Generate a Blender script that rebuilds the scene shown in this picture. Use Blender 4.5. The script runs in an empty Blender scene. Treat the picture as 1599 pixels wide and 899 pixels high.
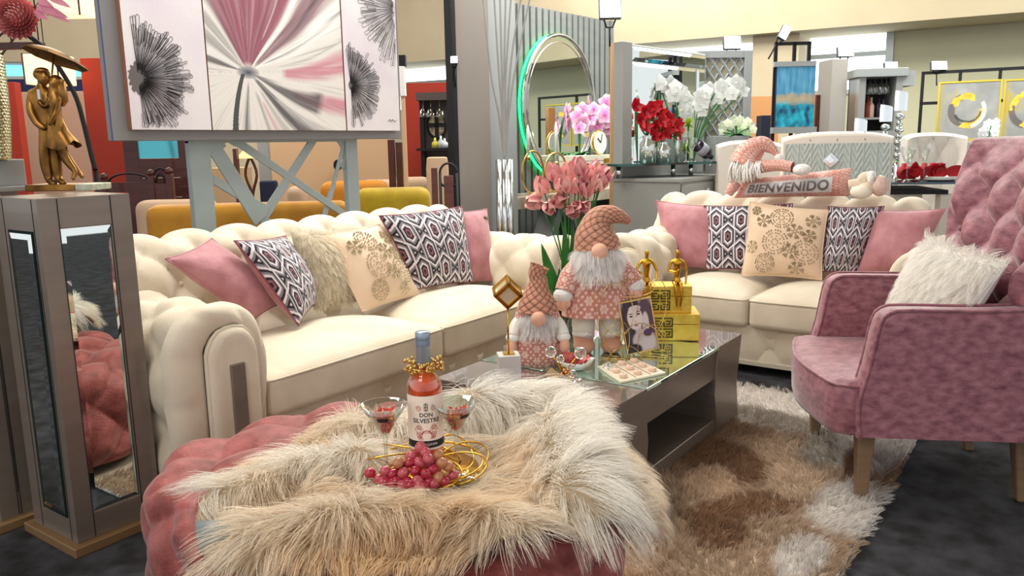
import bpy, bmesh, math, random
import numpy as np
from mathutils import Vector, Matrix
random.seed(7); RNG = np.random.default_rng(7)
SC = bpy.context.scene; COL = SC.collection; PI = math.pi
# ------------------------------------------------------------------ camera, world, light
FPX = 1250.0; EYE = 1.35; CX, CY = 799.5, 449.5
_a = math.radians(35.4); _p = math.atan(225/1250); _t = -math.radians(1.0)
F0 = np.array([math.cos(_a), math.sin(_a), 0.0]); R0 = np.array([math.sin(_a), -math.cos(_a), 0.0]); U0 = np.array([0, 0, 1.0])
FW = F0*math.cos(_p)-U0*math.sin(_p); UP = U0*math.cos(_p)+F0*math.sin(_p)
RT = R0*math.cos(_t)+UP*math.sin(_t); UPV = -R0*math.sin(_t)+UP*math.cos(_t); CAM = np.array([0, 0, EYE])
cam = bpy.data.cameras.new('camera'); camo = bpy.data.objects.new('camera', cam); COL.objects.link(camo)
cam.sensor_width = 36; cam.lens = 36*FPX/1599; cam.clip_start = .05; cam.clip_end = 200
camo.matrix_world = Matrix(((RT[0], UPV[0], -FW[0], 0), (RT[1], UPV[1], -FW[1], 0), (RT[2], UPV[2], -FW[2], EYE), (0, 0, 0, 1)))
SC.camera = camo
SC.view_settings.view_transform = 'Standard'; SC.view_settings.look = 'None'; SC.view_settings.gamma = 1; SC.view_settings.exposure = 0.42
w = bpy.data.worlds.new('world'); SC.world = w; w.use_nodes = True
w.node_tree.nodes['Background'].inputs[0].default_value = (0.96, .97, 1.0, 1); w.node_tree.nodes['Background'].inputs[1].default_value = .8
def area(name, loc, aim, sx, sy, power, col):
    l = bpy.data.lights.new(name, 'AREA'); l.shape = 'RECTANGLE'; l.size = sx; l.size_y = sy; l.energy = power; l.color = col
    o = bpy.data.objects.new(name, l); COL.objects.link(o); o.location = loc
    o.rotation_euler = (Vector(aim)-Vector(loc)).to_track_quat('-Z', 'Y').to_euler(); return o
area('ceiling_and_fill_light', (2.9, 3.2, 3.7), (2.9, 2.3, 0), 2.6, 1.2, 95, (1, .97, .9))
area('ceiling_and_fill_light', (6.5, 4.0, 4.0), (6.5, 3.2, 0), 3.0, 1.5, 150, (1, .97, .92))
area('ceiling_and_fill_light', (-.8, 1.2, 3.6), (1.8, 1.9, 0), 1.6, 1.6, 34, (1, .93, .85))
area('ceiling_and_fill_light', (9.5, 1.5, 4.1), (9.0, 1.5, 0), 3.0, 3.0, 170, (.97, 1, .97))
area('ceiling_and_fill_light', (4.5, 9.0, 4.0), (4.5, 8.5, 0), 3.5, 3.5, 170, (1, .9, .78))
area('ceiling_and_fill_light', (11.5, 5.5, 5.6), (17, 3.5, 3.6), 5.0, 1.5, 210, (1, .95, .86))  # added fill that brightens the far bulkhead, not a fitting of the hall
area('ceiling_and_fill_light', (6.0, 9.5, 5.8), (9.0, 15.0, 3.5), 5.0, 1.5, 130, (1, .92, .82))  # added to lift the left wall; no lamp hangs here
area('ceiling_and_fill_light', (8.4, 6.8, 5.6), (11.6, 10.2, 3.9), 4.0, 1.0, 130, (1, .95, .87))  # invented light for the dull middle stretch of the upper wall
area('ceiling_and_fill_light', (9.5, -1.5, 5.6), (14.0, .8, 2.2), 4.0, 1.0, 210, (.98, 1, .90))  # extra light put in to brighten the sage wall at right
# ------------------------------------------------------------------ helpers
def ray(px, py): return FW+(px-CX)/FPX*RT-(py-CY)/FPX*UPV
def Pz(px, py, z=0.0): d = ray(px, py); return CAM+d*((z-EYE)/d[2])
def Px(px, py, X): d = ray(px, py); return CAM+d*(X/d[0])
def Py(px, py, Y): d = ray(px, py); return CAM+d*(Y/d[1])
def Pd(px, py, D): d = ray(px, py); return CAM+d*(D/(d@F0))
def T(x=0, y=0, z=0, yaw=0): return np.array(Matrix.Translation((x, y, z)) @ Matrix.Rotation(math.radians(yaw), 4, 'Z'))
def RX(deg, ax='X'): return np.array(Matrix.Rotation(math.radians(deg), 4, ax))
class Fr:
    """an upright plane standing in the place: origin o, local x along it, local y away from the viewer"""
    def __init__(s, o, yaw): s.o = np.array([o[0], o[1], 0.0]); s.yaw = yaw; s.m = T(o[0], o[1], 0, yaw); s.i = np.linalg.inv(s.m)
    def uv(s, px, py, y=0.0):
        d = s.i[:3, :3]@ray(px, py); c = s.i[:3, :3]@CAM+s.i[:3, 3]; k = (y-c[1])/d[1]; q = c+k*d; return q[0], q[2]
def front(px, D, yaw=-54.6, py=300): return Fr(Pd(px, py, D), yaw)
MATS = {}
def lin(c):
    return tuple(((x/255)/12.92 if x/255 <= .04045 else ((x/255+.055)/1.055)**2.4) for x in c)
def mat(name, c, rough=.6, metal=0, c2=None, scale=8, detail=4, contrast=.5, bump=0, bscale=60, sheen=0, trans=0, ior=1.45, emit=0, vcol=None, coat=0, alpha=1, stretch=None, wave=0, spec=None, ecol=None):
    if name in MATS: return MATS[name]
    m = bpy.data.materials.new(name); m.use_nodes = True; MATS[name] = m
    nt = m.node_tree; N = nt.nodes; L = nt.links; p = N['Principled BSDF']
    c = lin(c); p.inputs['Base Color'].default_value = (*c, 1); p.inputs['Roughness'].default_value = rough; p.inputs['Metallic'].default_value = metal
    tc = N.new('ShaderNodeTexCoord'); mp = N.new('ShaderNodeMapping'); L.new(tc.outputs['Object'], mp.inputs['Vector'])
    if stretch: mp.inputs['Scale'].default_value = stretch
    if c2:
        n = N.new('ShaderNodeTexWave' if wave else 'ShaderNodeTexNoise'); n.inputs['Scale'].default_value = scale; n.inputs['Detail'].default_value = detail
        if wave: n.inputs['Distortion'].default_value = wave
        r = N.new('ShaderNodeValToRGB'); r.color_ramp.elements[0].position = .5-contrast/2; r.color_ramp.elements[1].position = .5+contrast/2
        r.color_ramp.elements[0].color = (*lin(c2), 1); r.color_ramp.elements[1].color = (*c, 1)
        L.new(mp.outputs[0], n.inputs['Vector']); L.new(n.outputs[0 if not wave else 1], r.inputs[0]); L.new(r.outputs[0], p.inputs['Base Color'])
    if vcol:
        a = N.new('ShaderNodeAttribute'); a.attribute_name = vcol; L.new(a.outputs['Color'], p.inputs['Base Color'])
    if bump:
        n2 = N.new('ShaderNodeTexNoise'); n2.inputs['Scale'].default_value = bscale; n2.inputs['Detail'].default_value = 3
        b = N.new('ShaderNodeBump'); b.inputs['Strength'].default_value = bump; b.inputs['Distance'].default_value = .01
        L.new(mp.outputs[0], n2.inputs['Vector']); L.new(n2.outputs[0], b.inputs['Height']); L.new(b.outputs[0], p.inputs['Normal'])
    p.inputs['Sheen Weight'].default_value = sheen; p.inputs['Sheen Roughness'].default_value = .35
    p.inputs['Transmission Weight'].default_value = trans; p.inputs['IOR'].default_value = ior; p.inputs['Coat Weight'].default_value = coat
    if spec is not None: p.inputs['Specular IOR Level'].default_value = spec
    if emit: p.inputs['Emission Color'].default_value = (*(lin(ecol) if ecol else c), 1); p.inputs['Emission Strength'].default_value = emit
    if alpha < 1: p.inputs['Alpha'].default_value = alpha
    return m
def rootmat(o):
    while o.parent is not None: o = o.parent
    return np.array(o.matrix_basis)
def thing(name, label, cat, loc, yaw=0, group=None):
    o = bpy.data.objects.new(name, None); COL.objects.link(o); o.location = loc; o.rotation_euler = (0, 0, math.radians(yaw)); o.empty_display_size = .05
    o.matrix_basis = Matrix.Translation(loc) @ Matrix.Rotation(math.radians(yaw), 4, 'Z')
    o['label'] = label; o['category'] = cat
    if group: o['group'] = group
    return o
def tag(o, label, cat, group=None, kind=None):
    if label: o['label'] = label
    if cat: o['category'] = cat
    if group: o['group'] = group
    if kind: o['kind'] = kind
    return o
def mk(name, V, F, m, parent=None, smooth=True, col=None, bevel=0, kind=None, loc=None, label=None, sub=0, seg=2):
    V = np.asarray(V, dtype=float).reshape(-1, 3)
    if parent is not None: inv = np.linalg.inv(rootmat(parent)); V = V@inv[:3, :3].T+inv[:3, 3]; base = None
    else:
        base = np.array(loc) if loc is not None else np.array([(V[:, 0].min()+V[:, 0].max())/2, (V[:, 1].min()+V[:, 1].max())/2, V[:, 2].min()]); V = V-base
    me = bpy.data.meshes.new(name)
    if isinstance(F, np.ndarray):
        k = F.shape[1]; me.vertices.add(len(V)); me.vertices.foreach_set('co', V.astype(np.float32).ravel())
        me.loops.add(F.size); me.loops.foreach_set('vertex_index', F.astype(np.int32).ravel()); me.polygons.add(len(F))
        me.polygons.foreach_set('loop_start', np.arange(0, F.size, k, dtype=np.int32)); me.update(calc_edges=True)
    else: me.from_pydata(V.tolist(), [], F); me.update()
    if smooth: me.polygons.foreach_set('use_smooth', np.ones(len(me.polygons), dtype=bool))
    if col is not None:
        a = me.color_attributes.new('Col', 'FLOAT_COLOR', 'POINT'); c4 = np.ones((len(V), 4), dtype=np.float32); c4[:, :3] = col; a.data.foreach_set('color', c4.ravel())
    o = bpy.data.objects.new(name, me); COL.objects.link(o); me.materials.append(m)
    if parent is not None: o.parent = parent
    else: o.location = base
    if bevel:
        b = o.modifiers.new('bevel', 'BEVEL'); b.width = bevel; b.segments = seg; b.limit_method = 'ANGLE'; b.angle_limit = math.radians(40)
        if not smooth: pass
    if sub: s = o.modifiers.new('sub', 'SUBSURF'); s.levels = sub; s.render_levels = sub
    if kind: o['kind'] = kind
    if label: o['label'] = label
    return o
def gridF(nu, nv, off=0, cu=False, cv=False):
    iu = np.arange(nu if cu else nu-1); iv = np.arange(nv if cv else nv-1); I, J = np.meshgrid(iu, iv, indexing='ij')
    a = I*nv+J; b = ((I+1) % nu)*nv+J; c = ((I+1) % nu)*nv+(J+1) % nv; d = I*nv+(J+1) % nv
    return np.stack([a, b, c, d], -1).reshape(-1, 4)+off
class B:
    def __init__(s, m=None): s.V = []; s.F = []; s.m = np.eye(4) if m is None else m; s.C = []
    def add(s, V, F, m=None, col=None):
        V = np.asarray(V, float).reshape(-1, 3); M = s.m if m is None else s.m@m; V = V@M[:3, :3].T+M[:3, 3]
        o = sum(len(v) for v in s.V); s.V.append(V); s.F += [[i+o for i in f] for f in (F.tolist() if isinstance(F, np.ndarray) else F)]
        s.C.append(np.tile(col if col is not None else (1, 1, 1), (len(V), 1)) if np.ndim(col) < 2 else np.asarray(col)); return s
    def box(s, x0, x1, y0, y1, z0, z1, m=None):
        V = [(x, y, z) for z in (z0, z1) for x, y in ((x0, y0), (x1, y0), (x1, y1), (x0, y1))]
        return s.add(V, [[0, 3, 2, 1], [4, 5, 6, 7], [0, 1, 5, 4], [1, 2, 6, 5], [2, 3, 7, 6], [3, 0, 4, 7]], m)
    def hexa(s, bot, top, m=None):
        return s.add(list(bot)+list(top), [[0, 3, 2, 1], [4, 5, 6, 7], [0, 1, 5, 4], [1, 2, 6, 5], [2, 3, 7, 6], [3, 0, 4, 7]], m)
    def prism(s, poly, y0, y1, m=None):
        """poly in (x,z), extruded along y"""
        n = len(poly); V = [(p[0], y0, p[1]) for p in poly]+[(p[0], y1, p[1]) for p in poly]
        return s.add(V, [list(range(n)), list(range(2*n-1, n-1, -1))]+[[i, i+n, (i+1) % n+n, (i+1) % n] for i in range(n)], m)
    def tube(s, pts, r, n=8, closed=False, m=None, cap=True, flat=1.0):
        P = np.asarray(pts, float); k = len(P); r = np.broadcast_to(np.asarray(r, float), (k,))
        Tn = np.roll(P, -1, 0)-np.roll(P, 1, 0) if closed else np.gradient(P, axis=0)
        Tn /= np.linalg.norm(Tn, axis=1)[:, None]+1e-12
        ref = np.array([0, 0, 1.0]) if abs(Tn[0][2]) < .9 else np.array([1.0, 0, 0]); N = np.cross(Tn[0], ref); N /= np.linalg.norm(N); V = []
        for i in range(k):
            N = N-Tn[i]*(N@Tn[i]); N /= np.linalg.norm(N)+1e-12; Bn = np.cross(Tn[i], N)
            a = np.arange(n)*2*PI/n; V.append(P[i]+r[i]*(np.cos(a)[:, None]*N+flat*np.sin(a)[:, None]*Bn))
        V = np.concatenate(V); F = gridF(k, n, 0, closed, True).tolist()
        if cap and not closed: F += [list(range(n)), list(range(k*n-1, (k-1)*n-1, -1))]
        return s.add(V, F, m)
    def lathe(s, prof, c=(0, 0, 0), n=24, m=None, cap=True, sx=1, sy=1):
        a = np.arange(n)*2*PI/n; V = np.array([[(c[0]+sx*r*math.cos(t), c[1]+sy*r*math.sin(t), c[2]+z) for t in a] for r, z in prof]).reshape(-1, 3)
        F = gridF(len(prof), n, 0, False, True)[:, ::-1].tolist()
        if cap: F += [list(range(n-1, -1, -1)), list(range((len(prof)-1)*n, len(prof)*n))]
        return s.add(V, F, m)
    def ball(s, c, r, n=16, m=None):
        r = np.broadcast_to(np.asarray(r, float), (3,)); k = max(6, n//2); pr = [(math.sin(t), -math.cos(t)) for t in np.linspace(.02, PI-.02, k)]
        M = np.array(Matrix.Translation(c) @ Matrix.Diagonal((*r, 1))); return s.lathe(pr, n=n, m=M if m is None else m@M)
    def grid(s, V, nu, nv, cu=False, cv=False, m=None, col=None): return s.add(V, gridF(nu, nv, 0, cu, cv), m, col)
    def out(s, name, m, parent=None, smooth=True, col=False, **k):
        return mk(name, np.concatenate(s.V), s.F, m, parent, smooth, np.concatenate(s.C) if col else None, **k)
def normals_of(V, nu, nv):
    G = V.reshape(nu, nv, 3); a = np.gradient(G, axis=0); b = np.gradient(G, axis=1); n = np.cross(a, b); n /= np.linalg.norm(n, axis=2)[..., None]+1e-12; return n.reshape(-1, 3)
def tuft(a, b):
    p = a+b; q = a-b; dp = np.abs(p-np.round(p)); dq = np.abs(q-np.round(q))
    return .62*np.sqrt(np.clip(np.sin(PI*dp)*np.sin(PI*dq), 0, 1))+.38*np.minimum(1, np.sqrt(dp*dp+dq*dq)*1.9)
def smoothpath(P, n, closed=False):
    P = np.asarray(P, float); k = len(P)
    idx = np.linspace(0, k if closed else k-1, n, endpoint=not closed); out = []
    for t in idx:
        i = int(min(t, k-1 if closed else k-2)); f = t-i
        g = (lambda j: P[j % k]) if closed else (lambda j: P[min(max(j, 0), k-1)])
        a, b, c, d = g(i-1), g(i), g(i+1), g(i+2)
        out.append(.5*((2*b)+(-a+c)*f+(2*a-5*b+4*c-d)*f*f+(-a+3*b-3*c+d)*f**3))
    return np.array(out)
def resample(P, n):
    P = smoothpath(P, n*6); d = np.r_[0, np.cumsum(np.linalg.norm(np.diff(P, axis=0), axis=1))]; t = np.linspace(0, d[-1], n)
    return np.stack([np.interp(t, d, P[:, k]) for k in range(P.shape[1])], 1), t
def vnoise(x, y, seed=0, s=1.0):
    r = np.random.default_rng(seed); o = np.zeros_like(np.asarray(x, float))
    for k in range(6):
        a = r.uniform(0, 2*PI); fq = s*(1+k*.55); o = o+np.sin(fq*(x*math.cos(a)+y*math.sin(a))+r.uniform(0, 6)+1.7*np.sin(fq*.6*(y*math.cos(a)-x*math.sin(a))+k))/(1+k*.5)
    return o/3
def softbox(b, x0, x1, y0, y1, z0, z1, r=.03, crown=0, front=0, n=14, m=None, top=None):
    """upholstered box: rounded edges, crowned top and front"""
    c = np.array([(x0+x1)/2, (y0+y1)/2, (z0+z1)/2]); h = np.array([(x1-x0)/2, (y1-y0)/2, (z1-z0)/2]); t = np.linspace(-1, 1, n)
    t = np.sign(t)*np.abs(t)**.75
    A, Bq = np.meshgrid(t, t, indexing='ij'); A = A.ravel(); Bq = Bq.ravel(); O = np.ones_like(A)
    for ax, sg in ((0, 1), (0, -1), (1, 1), (1, -1), (2, 1), (2, -1)):
        q = [None]*3; q[ax] = sg*O; q[(ax+1) % 3] = A; q[(ax+2) % 3] = Bq; P = np.stack(q, 1)*h
        I = np.clip(P, -(h-r), h-r); d = P-I; d /= np.linalg.norm(d, axis=1)[:, None]+1e-9; Q = I+d*r; u = Q/h
        Q[:, 2] += crown*np.clip(u[:, 2], 0, 1)*(1-np.abs(u[:, 0])**2.5)*(1-np.abs(u[:, 1])**2.5)
        Q[:, 1] -= front*np.clip(-u[:, 1], 0, 1)*(1-u[:, 0]**2)*(1-.5*u[:, 2]**2)
        if top is not None: Q = top(Q)
        F = gridF(n, n); b.add(Q+c, F if sg > 0 else F[:, ::-1], m)
    return b
def fur(name, P, D, L, Wd, m, parent, col, seg=4, bend=None, gravity=.5, curl=.15, clump=0, seed=1, N=None):
    """hair strands as thin ribbons; P roots, D start directions, bend = direction they lie over to"""
    r = np.random.default_rng(seed); n = len(P); L = np.broadcast_to(L, (n,)).copy(); D = D/(np.linalg.norm(D, axis=1)[:, None]+1e-9)
    bend = D if bend is None else bend; pts = [P]; cur = P.copy(); d = D.copy(); wob = r.normal(size=(n, 3))*curl
    for k in range(seg):
        t = (k+1)/seg; d = d*(1-.45*t)+bend*.45*t+np.array([0, 0, -gravity*.3*t])+wob*(math.cos(k*1.9)); d /= np.linalg.norm(d, axis=1)[:, None]
        cur = cur+d*(L/seg)[:, None]; pts.append(cur)
    if clump:
        K = max(4, n//clump); idx = r.choice(n, K, replace=False); C0 = P[idx]; own = np.empty(n, int)
        for s0 in range(0, n, 2000): own[s0:s0+2000] = np.argmin(((P[s0:s0+2000, None, :]-C0[None])**2).sum(-1), 1)
        for k in range(1, seg+1):
            t = (k/seg)**1.3*.62; pts[k] = pts[k]*(1-t)+pts[k][idx][own]*t
    side = np.cross(D, r.normal(size=(n, 3))); side /= np.linalg.norm(side, axis=1)[:, None]+1e-9
    V = np.empty((n, seg+1, 2, 3))
    for k in range(seg+1):
        wk = (Wd*(1-.8*(k/seg)**1.5)); V[:, k, 0] = pts[k]-side*wk/2; V[:, k, 1] = pts[k]+side*wk/2
    base = (np.arange(n)*(seg+1)*2)[:, None]; q = np.arange(seg)[None]*2+base
    F = np.stack([q, q+1, q+3, q+2], -1).reshape(-1, 4)
    C = np.repeat(np.asarray(col).reshape(-1, 3) if np.ndim(col) == 2 else np.tile(col, (n, 1)), (seg+1)*2, 0)
    tt = np.tile(np.repeat(np.linspace(.84, 1.08, seg+1), 2), n)[:, None]  # roots darkened, tips lightened: strand shading put into the colour
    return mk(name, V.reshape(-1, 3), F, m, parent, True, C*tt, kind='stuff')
def skinfig(name, joints, edges, m, parent, sub=2, bones=None):
    """joints: (x,y,z,r); one continuous surface grown on the skeleton"""
    P = np.array([j[:3] for j in joints], float); inv = np.linalg.inv(rootmat(parent)) if parent is not None else np.eye(4); P = P@inv[:3, :3].T+inv[:3, 3]
    me = bpy.data.meshes.new(name); me.from_pydata(P.tolist(), edges, []); me.update(); o = bpy.data.objects.new(name, me); COL.objects.link(o); me.materials.append(m); o.parent = parent
    s = o.modifiers.new('skin', 'SKIN'); s.use_smooth_shade = True
    for i, j in enumerate(joints): me.skin_vertices[0].data[i].radius = (j[3], j[3] if len(j) < 5 else j[4])
    me.skin_vertices[0].data[0].use_root = True
    if sub: q = o.modifiers.new('sub', 'SUBSURF'); q.levels = sub; q.render_levels = sub
    return o
def dup(o, parent=None):
    c = o.copy(); COL.objects.link(c)
    if parent is not None: c.parent = parent
    for ch in list(o.children): dup(ch, c)
    return c
def leaf(b, o, d, up, L, W, curl=.3, n=6, cup=.2, m=None, col=None, tip=.5):
    """a petal or leaf: starts at o, runs along d, curls towards up"""
    o = np.array(o, float); d = np.array(d, float); d /= np.linalg.norm(d); up = np.array(up, float); up = up-d*(up@d); up /= np.linalg.norm(up)+1e-9; s = np.cross(d, up); V = []
    for i in range(n):
        t = i/(n-1); w = W*math.sin(PI*min(1, .06+t**tip*.94))**.8*.5 if t < 1 else 0.002*W
        c = o+d*L*(math.sin(t*curl*1.5)/(curl*1.5) if abs(curl) > .01 else t)+up*L*(1-math.cos(t*curl*1.5))/(curl*1.5 if abs(curl) > .01 else 1)
        for j in (-1, 0, 1): V.append(c+s*w*j+up*cup*w*abs(j))
    return b.add(V, gridF(n, 3), m, col)
def ellipse(c, a, b2, n=32, ax=(1, 0, 0), ay=(0, 0, 1)):
    t = np.arange(n)*2*PI/n; return np.array(c)+np.outer(a*np.cos(t), ax)+np.outer(b2*np.sin(t), ay)
def text(name, s, size, m, parent, M, extrude=.0005, offset=0, align='CENTER'):
    c = bpy.data.curves.new(name, 'FONT'); c.body = s; c.size = size; c.extrude = extrude; c.align_x = align; c.align_y = 'CENTER'; c.offset = offset; c.materials.append(m)
    o = bpy.data.objects.new(name, c); COL.objects.link(o); Mw = Matrix(M.tolist()) if isinstance(M, np.ndarray) else M
    if parent is not None: o.parent = parent; o.matrix_basis = Matrix(np.linalg.inv(rootmat(parent)).tolist()) @ Mw
    else: o.matrix_basis = Mw
    return o
# ------------------------------------------------------------------ materials
cream = mat('cream_velvet', (226, 216, 196), .75, c2=(206, 192, 168), scale=5, bump=.15, bscale=140, sheen=.35)
pinkv = mat('pink_crushed_velvet', (178, 122, 130), .5, c2=(112, 60, 74), scale=24, detail=15, contrast=.5, bump=.25, bscale=120, sheen=.5, stretch=(1, 1, 1.7))
rosev = mat('rust_pink_velvet', (176, 96, 92), .6, c2=(112, 42, 36), scale=16, detail=12, contrast=.46, bump=.25, bscale=120, sheen=.3)
pinkp = mat('pink_pillow_velvet', (190, 132, 138), .6, c2=(160, 98, 104), scale=10, detail=6, contrast=.4, bump=.2, bscale=90, sheen=.5)
champ = mat('champagne_lacquer', (140, 129, 118), .34, .45, c2=(128, 116, 105), scale=3, stretch=(1, 1, 6), coat=.2)
champ_d = mat('champagne_plinth', (150, 118, 82), .4, .4)
groove = mat('groove_shadow', (38, 34, 32), .8)
greyl = mat('grey_lacquer', (150, 150, 146), .35, .2)
mirror = mat('mirror_glass', (225, 232, 228), .015, 1)
glass = mat('clear_glass', (250, 255, 252), .01, trans=1, ior=1.45)
def thin(name, c, k=.12):
    m = bpy.data.materials.new(name); m.use_nodes = True; MATS[name] = m; N = m.node_tree.nodes; L = m.node_tree.links; N.remove(N['Principled BSDF'])
    a = N.new('ShaderNodeBsdfTransparent'); a.inputs[0].default_value = (*lin(c), 1); g = N.new('ShaderNodeBsdfGlossy'); g.inputs['Roughness'].default_value = .03; lw = N.new('ShaderNodeLayerWeight'); lw.inputs[0].default_value = .35
    mp = N.new('ShaderNodeMapRange'); mp.inputs['To Min'].default_value = k; mp.inputs['To Max'].default_value = .75; x = N.new('ShaderNodeMixShader')
    L.new(lw.outputs['Facing'], mp.inputs[0]); L.new(mp.outputs[0], x.inputs[0]); L.new(a.outputs[0], x.inputs[1]); L.new(g.outputs[0], x.inputs[2]); L.new(x.outputs[0], N['Material Output'].inputs[0]); return m
tglass = thin('thin_glass', (246, 252, 248))
gold = mat('polished_gold', (222, 170, 62), .22, 1, c2=(190, 140, 40), scale=14)
goldwire = mat('pale_gold_wire', (214, 178, 110), .25, 1)
statue = mat('antique_gold_bronze', (176, 128, 66), .36, .9, c2=(70, 46, 22), scale=9, contrast=.4)
silver = mat('chrome', (215, 218, 220), .12, 1)
wood = mat('dark_red_wood', (88, 36, 26), .45, c2=(60, 22, 16), scale=3, stretch=(1, 1, 8), coat=.2)
woodleg = mat('taupe_wood_leg', (136, 110, 84), .45, c2=(118, 94, 70), scale=5, stretch=(1, 1, 8))
blackm = mat('black_metal', (22, 22, 26), .5, .3)
white = mat('white_ceramic', (236, 236, 232), .35)
leafm = mat('green_leaf', (52, 132, 48), .5, c2=(28, 92, 32), scale=12)
furm = mat('faux_fur', (255, 255, 255), .75, vcol='Col', sheen=.2)
_n = furm.node_tree; _tr = _n.nodes.new('ShaderNodeBsdfTranslucent'); _mx = _n.nodes.new('ShaderNodeMixShader'); _mx.inputs[0].default_value = .5
_n.links.new(_n.nodes['Attribute'].outputs['Color'], _tr.inputs[0]); _n.links.new(_n.nodes['Principled BSDF'].outputs[0], _mx.inputs[1]); _n.links.new(_tr.outputs[0], _mx.inputs[2]); _n.links.new(_mx.outputs[0], _n.nodes['Material Output'].inputs[0])
vc = mat('woven_pattern', (255, 255, 255), .85, vcol='Col', sheen=.2)
paint = mat('canvas_paint', (255, 255, 255), .6, vcol='Col', bump=.1, bscale=200)

def finetext(body, offset=0.0, cuts=2, spacing=1.0, size=1.0, res=3):
    """flat lettering as finely cut faces so that it can follow a curved surface"""
    c = bpy.data.curves.new('lettering', 'FONT'); c.body = body; c.size = size; c.align_x = 'CENTER'; c.align_y = 'CENTER'; c.offset = offset; c.resolution_u = res; c.space_character = spacing
    o = bpy.data.objects.new('lettering', c); me = o.to_mesh(); bm = bmesh.new(); bm.from_mesh(me); o.to_mesh_clear(); bmesh.ops.triangulate(bm, faces=bm.faces)
    for _ in range(cuts): bmesh.ops.subdivide_edges(bm, edges=bm.edges, cuts=1, use_grid_fill=True); bmesh.ops.triangulate(bm, faces=bm.faces)
    bm.verts.ensure_lookup_table(); V = np.array([v.co[:] for v in bm.verts]); F = [[v.index for v in f.verts] for f in bm.faces]; bm.free(); return V, F
# ------------------------------------------------------------------ the hall
carpet = mat('dark_carpet', (64, 65, 71), .95, c2=(27, 24, 26), scale=9, detail=15, contrast=.28, bump=.6, bscale=260)
beige = mat('cream_wall', (206, 192, 164), .85, c2=(196, 182, 154), scale=1.5)
sagew = mat('pale_sage_wall', (204, 202, 172), .85)
b = B(); b.box(-6, 26, -8, 24, -.1, 0); o = b.out('floor', carpet, smooth=False); o['kind'] = 'structure'
# far wall: yaw follows the hall, windows run in a band under a dropped bulkhead
WF = Fr(Pd(1250, 200, 15.0), -85.4+0.6)
su, sz = WF.uv(1400, 49)                       # lower edge of the bulkhead
zw0 = WF.uv(1330, 141)[1]; ul = WF.uv(630, 90)[0]
u0, u1 = WF.uv(1266, 100)[0], WF.uv(1388, 90)[0]
b = B(WF.m); b.box(-16, u1, .05, .25, 0, zw0); b.box(u1, 8, .05, .25, 0, sz+.5); o = b.out('wall_right', sagew, smooth=False); o['kind'] = 'structure'
b = B(WF.m); b.box(-16, 8, -1.2, .3, sz, 7.0); o = b.out('wall_bulkhead', beige, smooth=False); o.name = 'wall_upper'; o['kind'] = 'structure'
day = mat('daylight_pane', (232, 244, 250), .3, emit=2.3)
frm = mat('aluminium_frame', (176, 184, 184), .4, .5)
k = 0
for a, c in ((ul-3.5, ul+1.6), (WF.uv(1050, 90)[0]-1.2, WF.uv(1190, 90)[0]), (u0-.1, u1)):
    k += 1; b = B(WF.m); zm = WF.uv(1380, 82)[1]
    b.box(a, c, .02, .08, zm-.04, zm+.04); b.box(a-.05, a+.05, 0, .1, zw0, sz+.02); b.box(c-.06, c+.06, 0, .1, zw0, sz+.02); b.box(a, c, 0, .1, zw0-.06, zw0+.02)
    o = b.out('window_%d' % k, frm, smooth=False); o['kind'] = 'structure'
    for z0, z1 in ((zw0, zm), (zm, sz)):
        b = B(WF.m); b.box(a, c, .09, .11, z0, z1); b.out('pane', day, o, smooth=False)
b = B(WF.m); cu0, cu1 = WF.uv(1193, 100)[0], WF.uv(1262, 100)[0]; b.box(cu0, cu1, -.9, .2, 0, sz); o = b.out('trim_1', beige, smooth=False); o['kind'] = 'structure'
# left and back walls that close the hall beyond the shop displays
LF = front(80, 15.5, -38); b = B(LF.m); lz0, lz1 = LF.uv(80, 123)[1], LF.uv(80, 97)[1]
b.box(-9, 4.6, 0, .2, 0, lz0); b.box(-9, 4.6, 0, .2, lz1, 7); o = b.out('wall_left', beige, smooth=False); o['kind'] = 'structure'
b = B(LF.m); b.box(-9, 4.6, .1, .12, lz0, lz1); b2 = B(LF.m)
o = b2.box(-9, 4.6, .05, .09, lz0-.02, lz0+.05).box(-9, 4.6, .05, .09, lz1-.05, lz1+.02).out('window_4', frm, smooth=False); o['kind'] = 'structure'; b.out('pane', mat('cyan_window', (110, 205, 235), .3, emit=1.1), o, smooth=False)
b = B(LF.m); z0 = LF.uv(80, 145)[1]; b.box(-9, 4.5, -.12, 0, z0, lz0-.02); o = b.out('trim_2', mat('navy_band', (22, 34, 82), .6), smooth=False); o['kind'] = 'structure'
b = B(); b.box(-6, 26, -8, 24, 6.9, 7.0); o = b.out('ceiling', beige, smooth=False); o['kind'] = 'structure'

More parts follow.
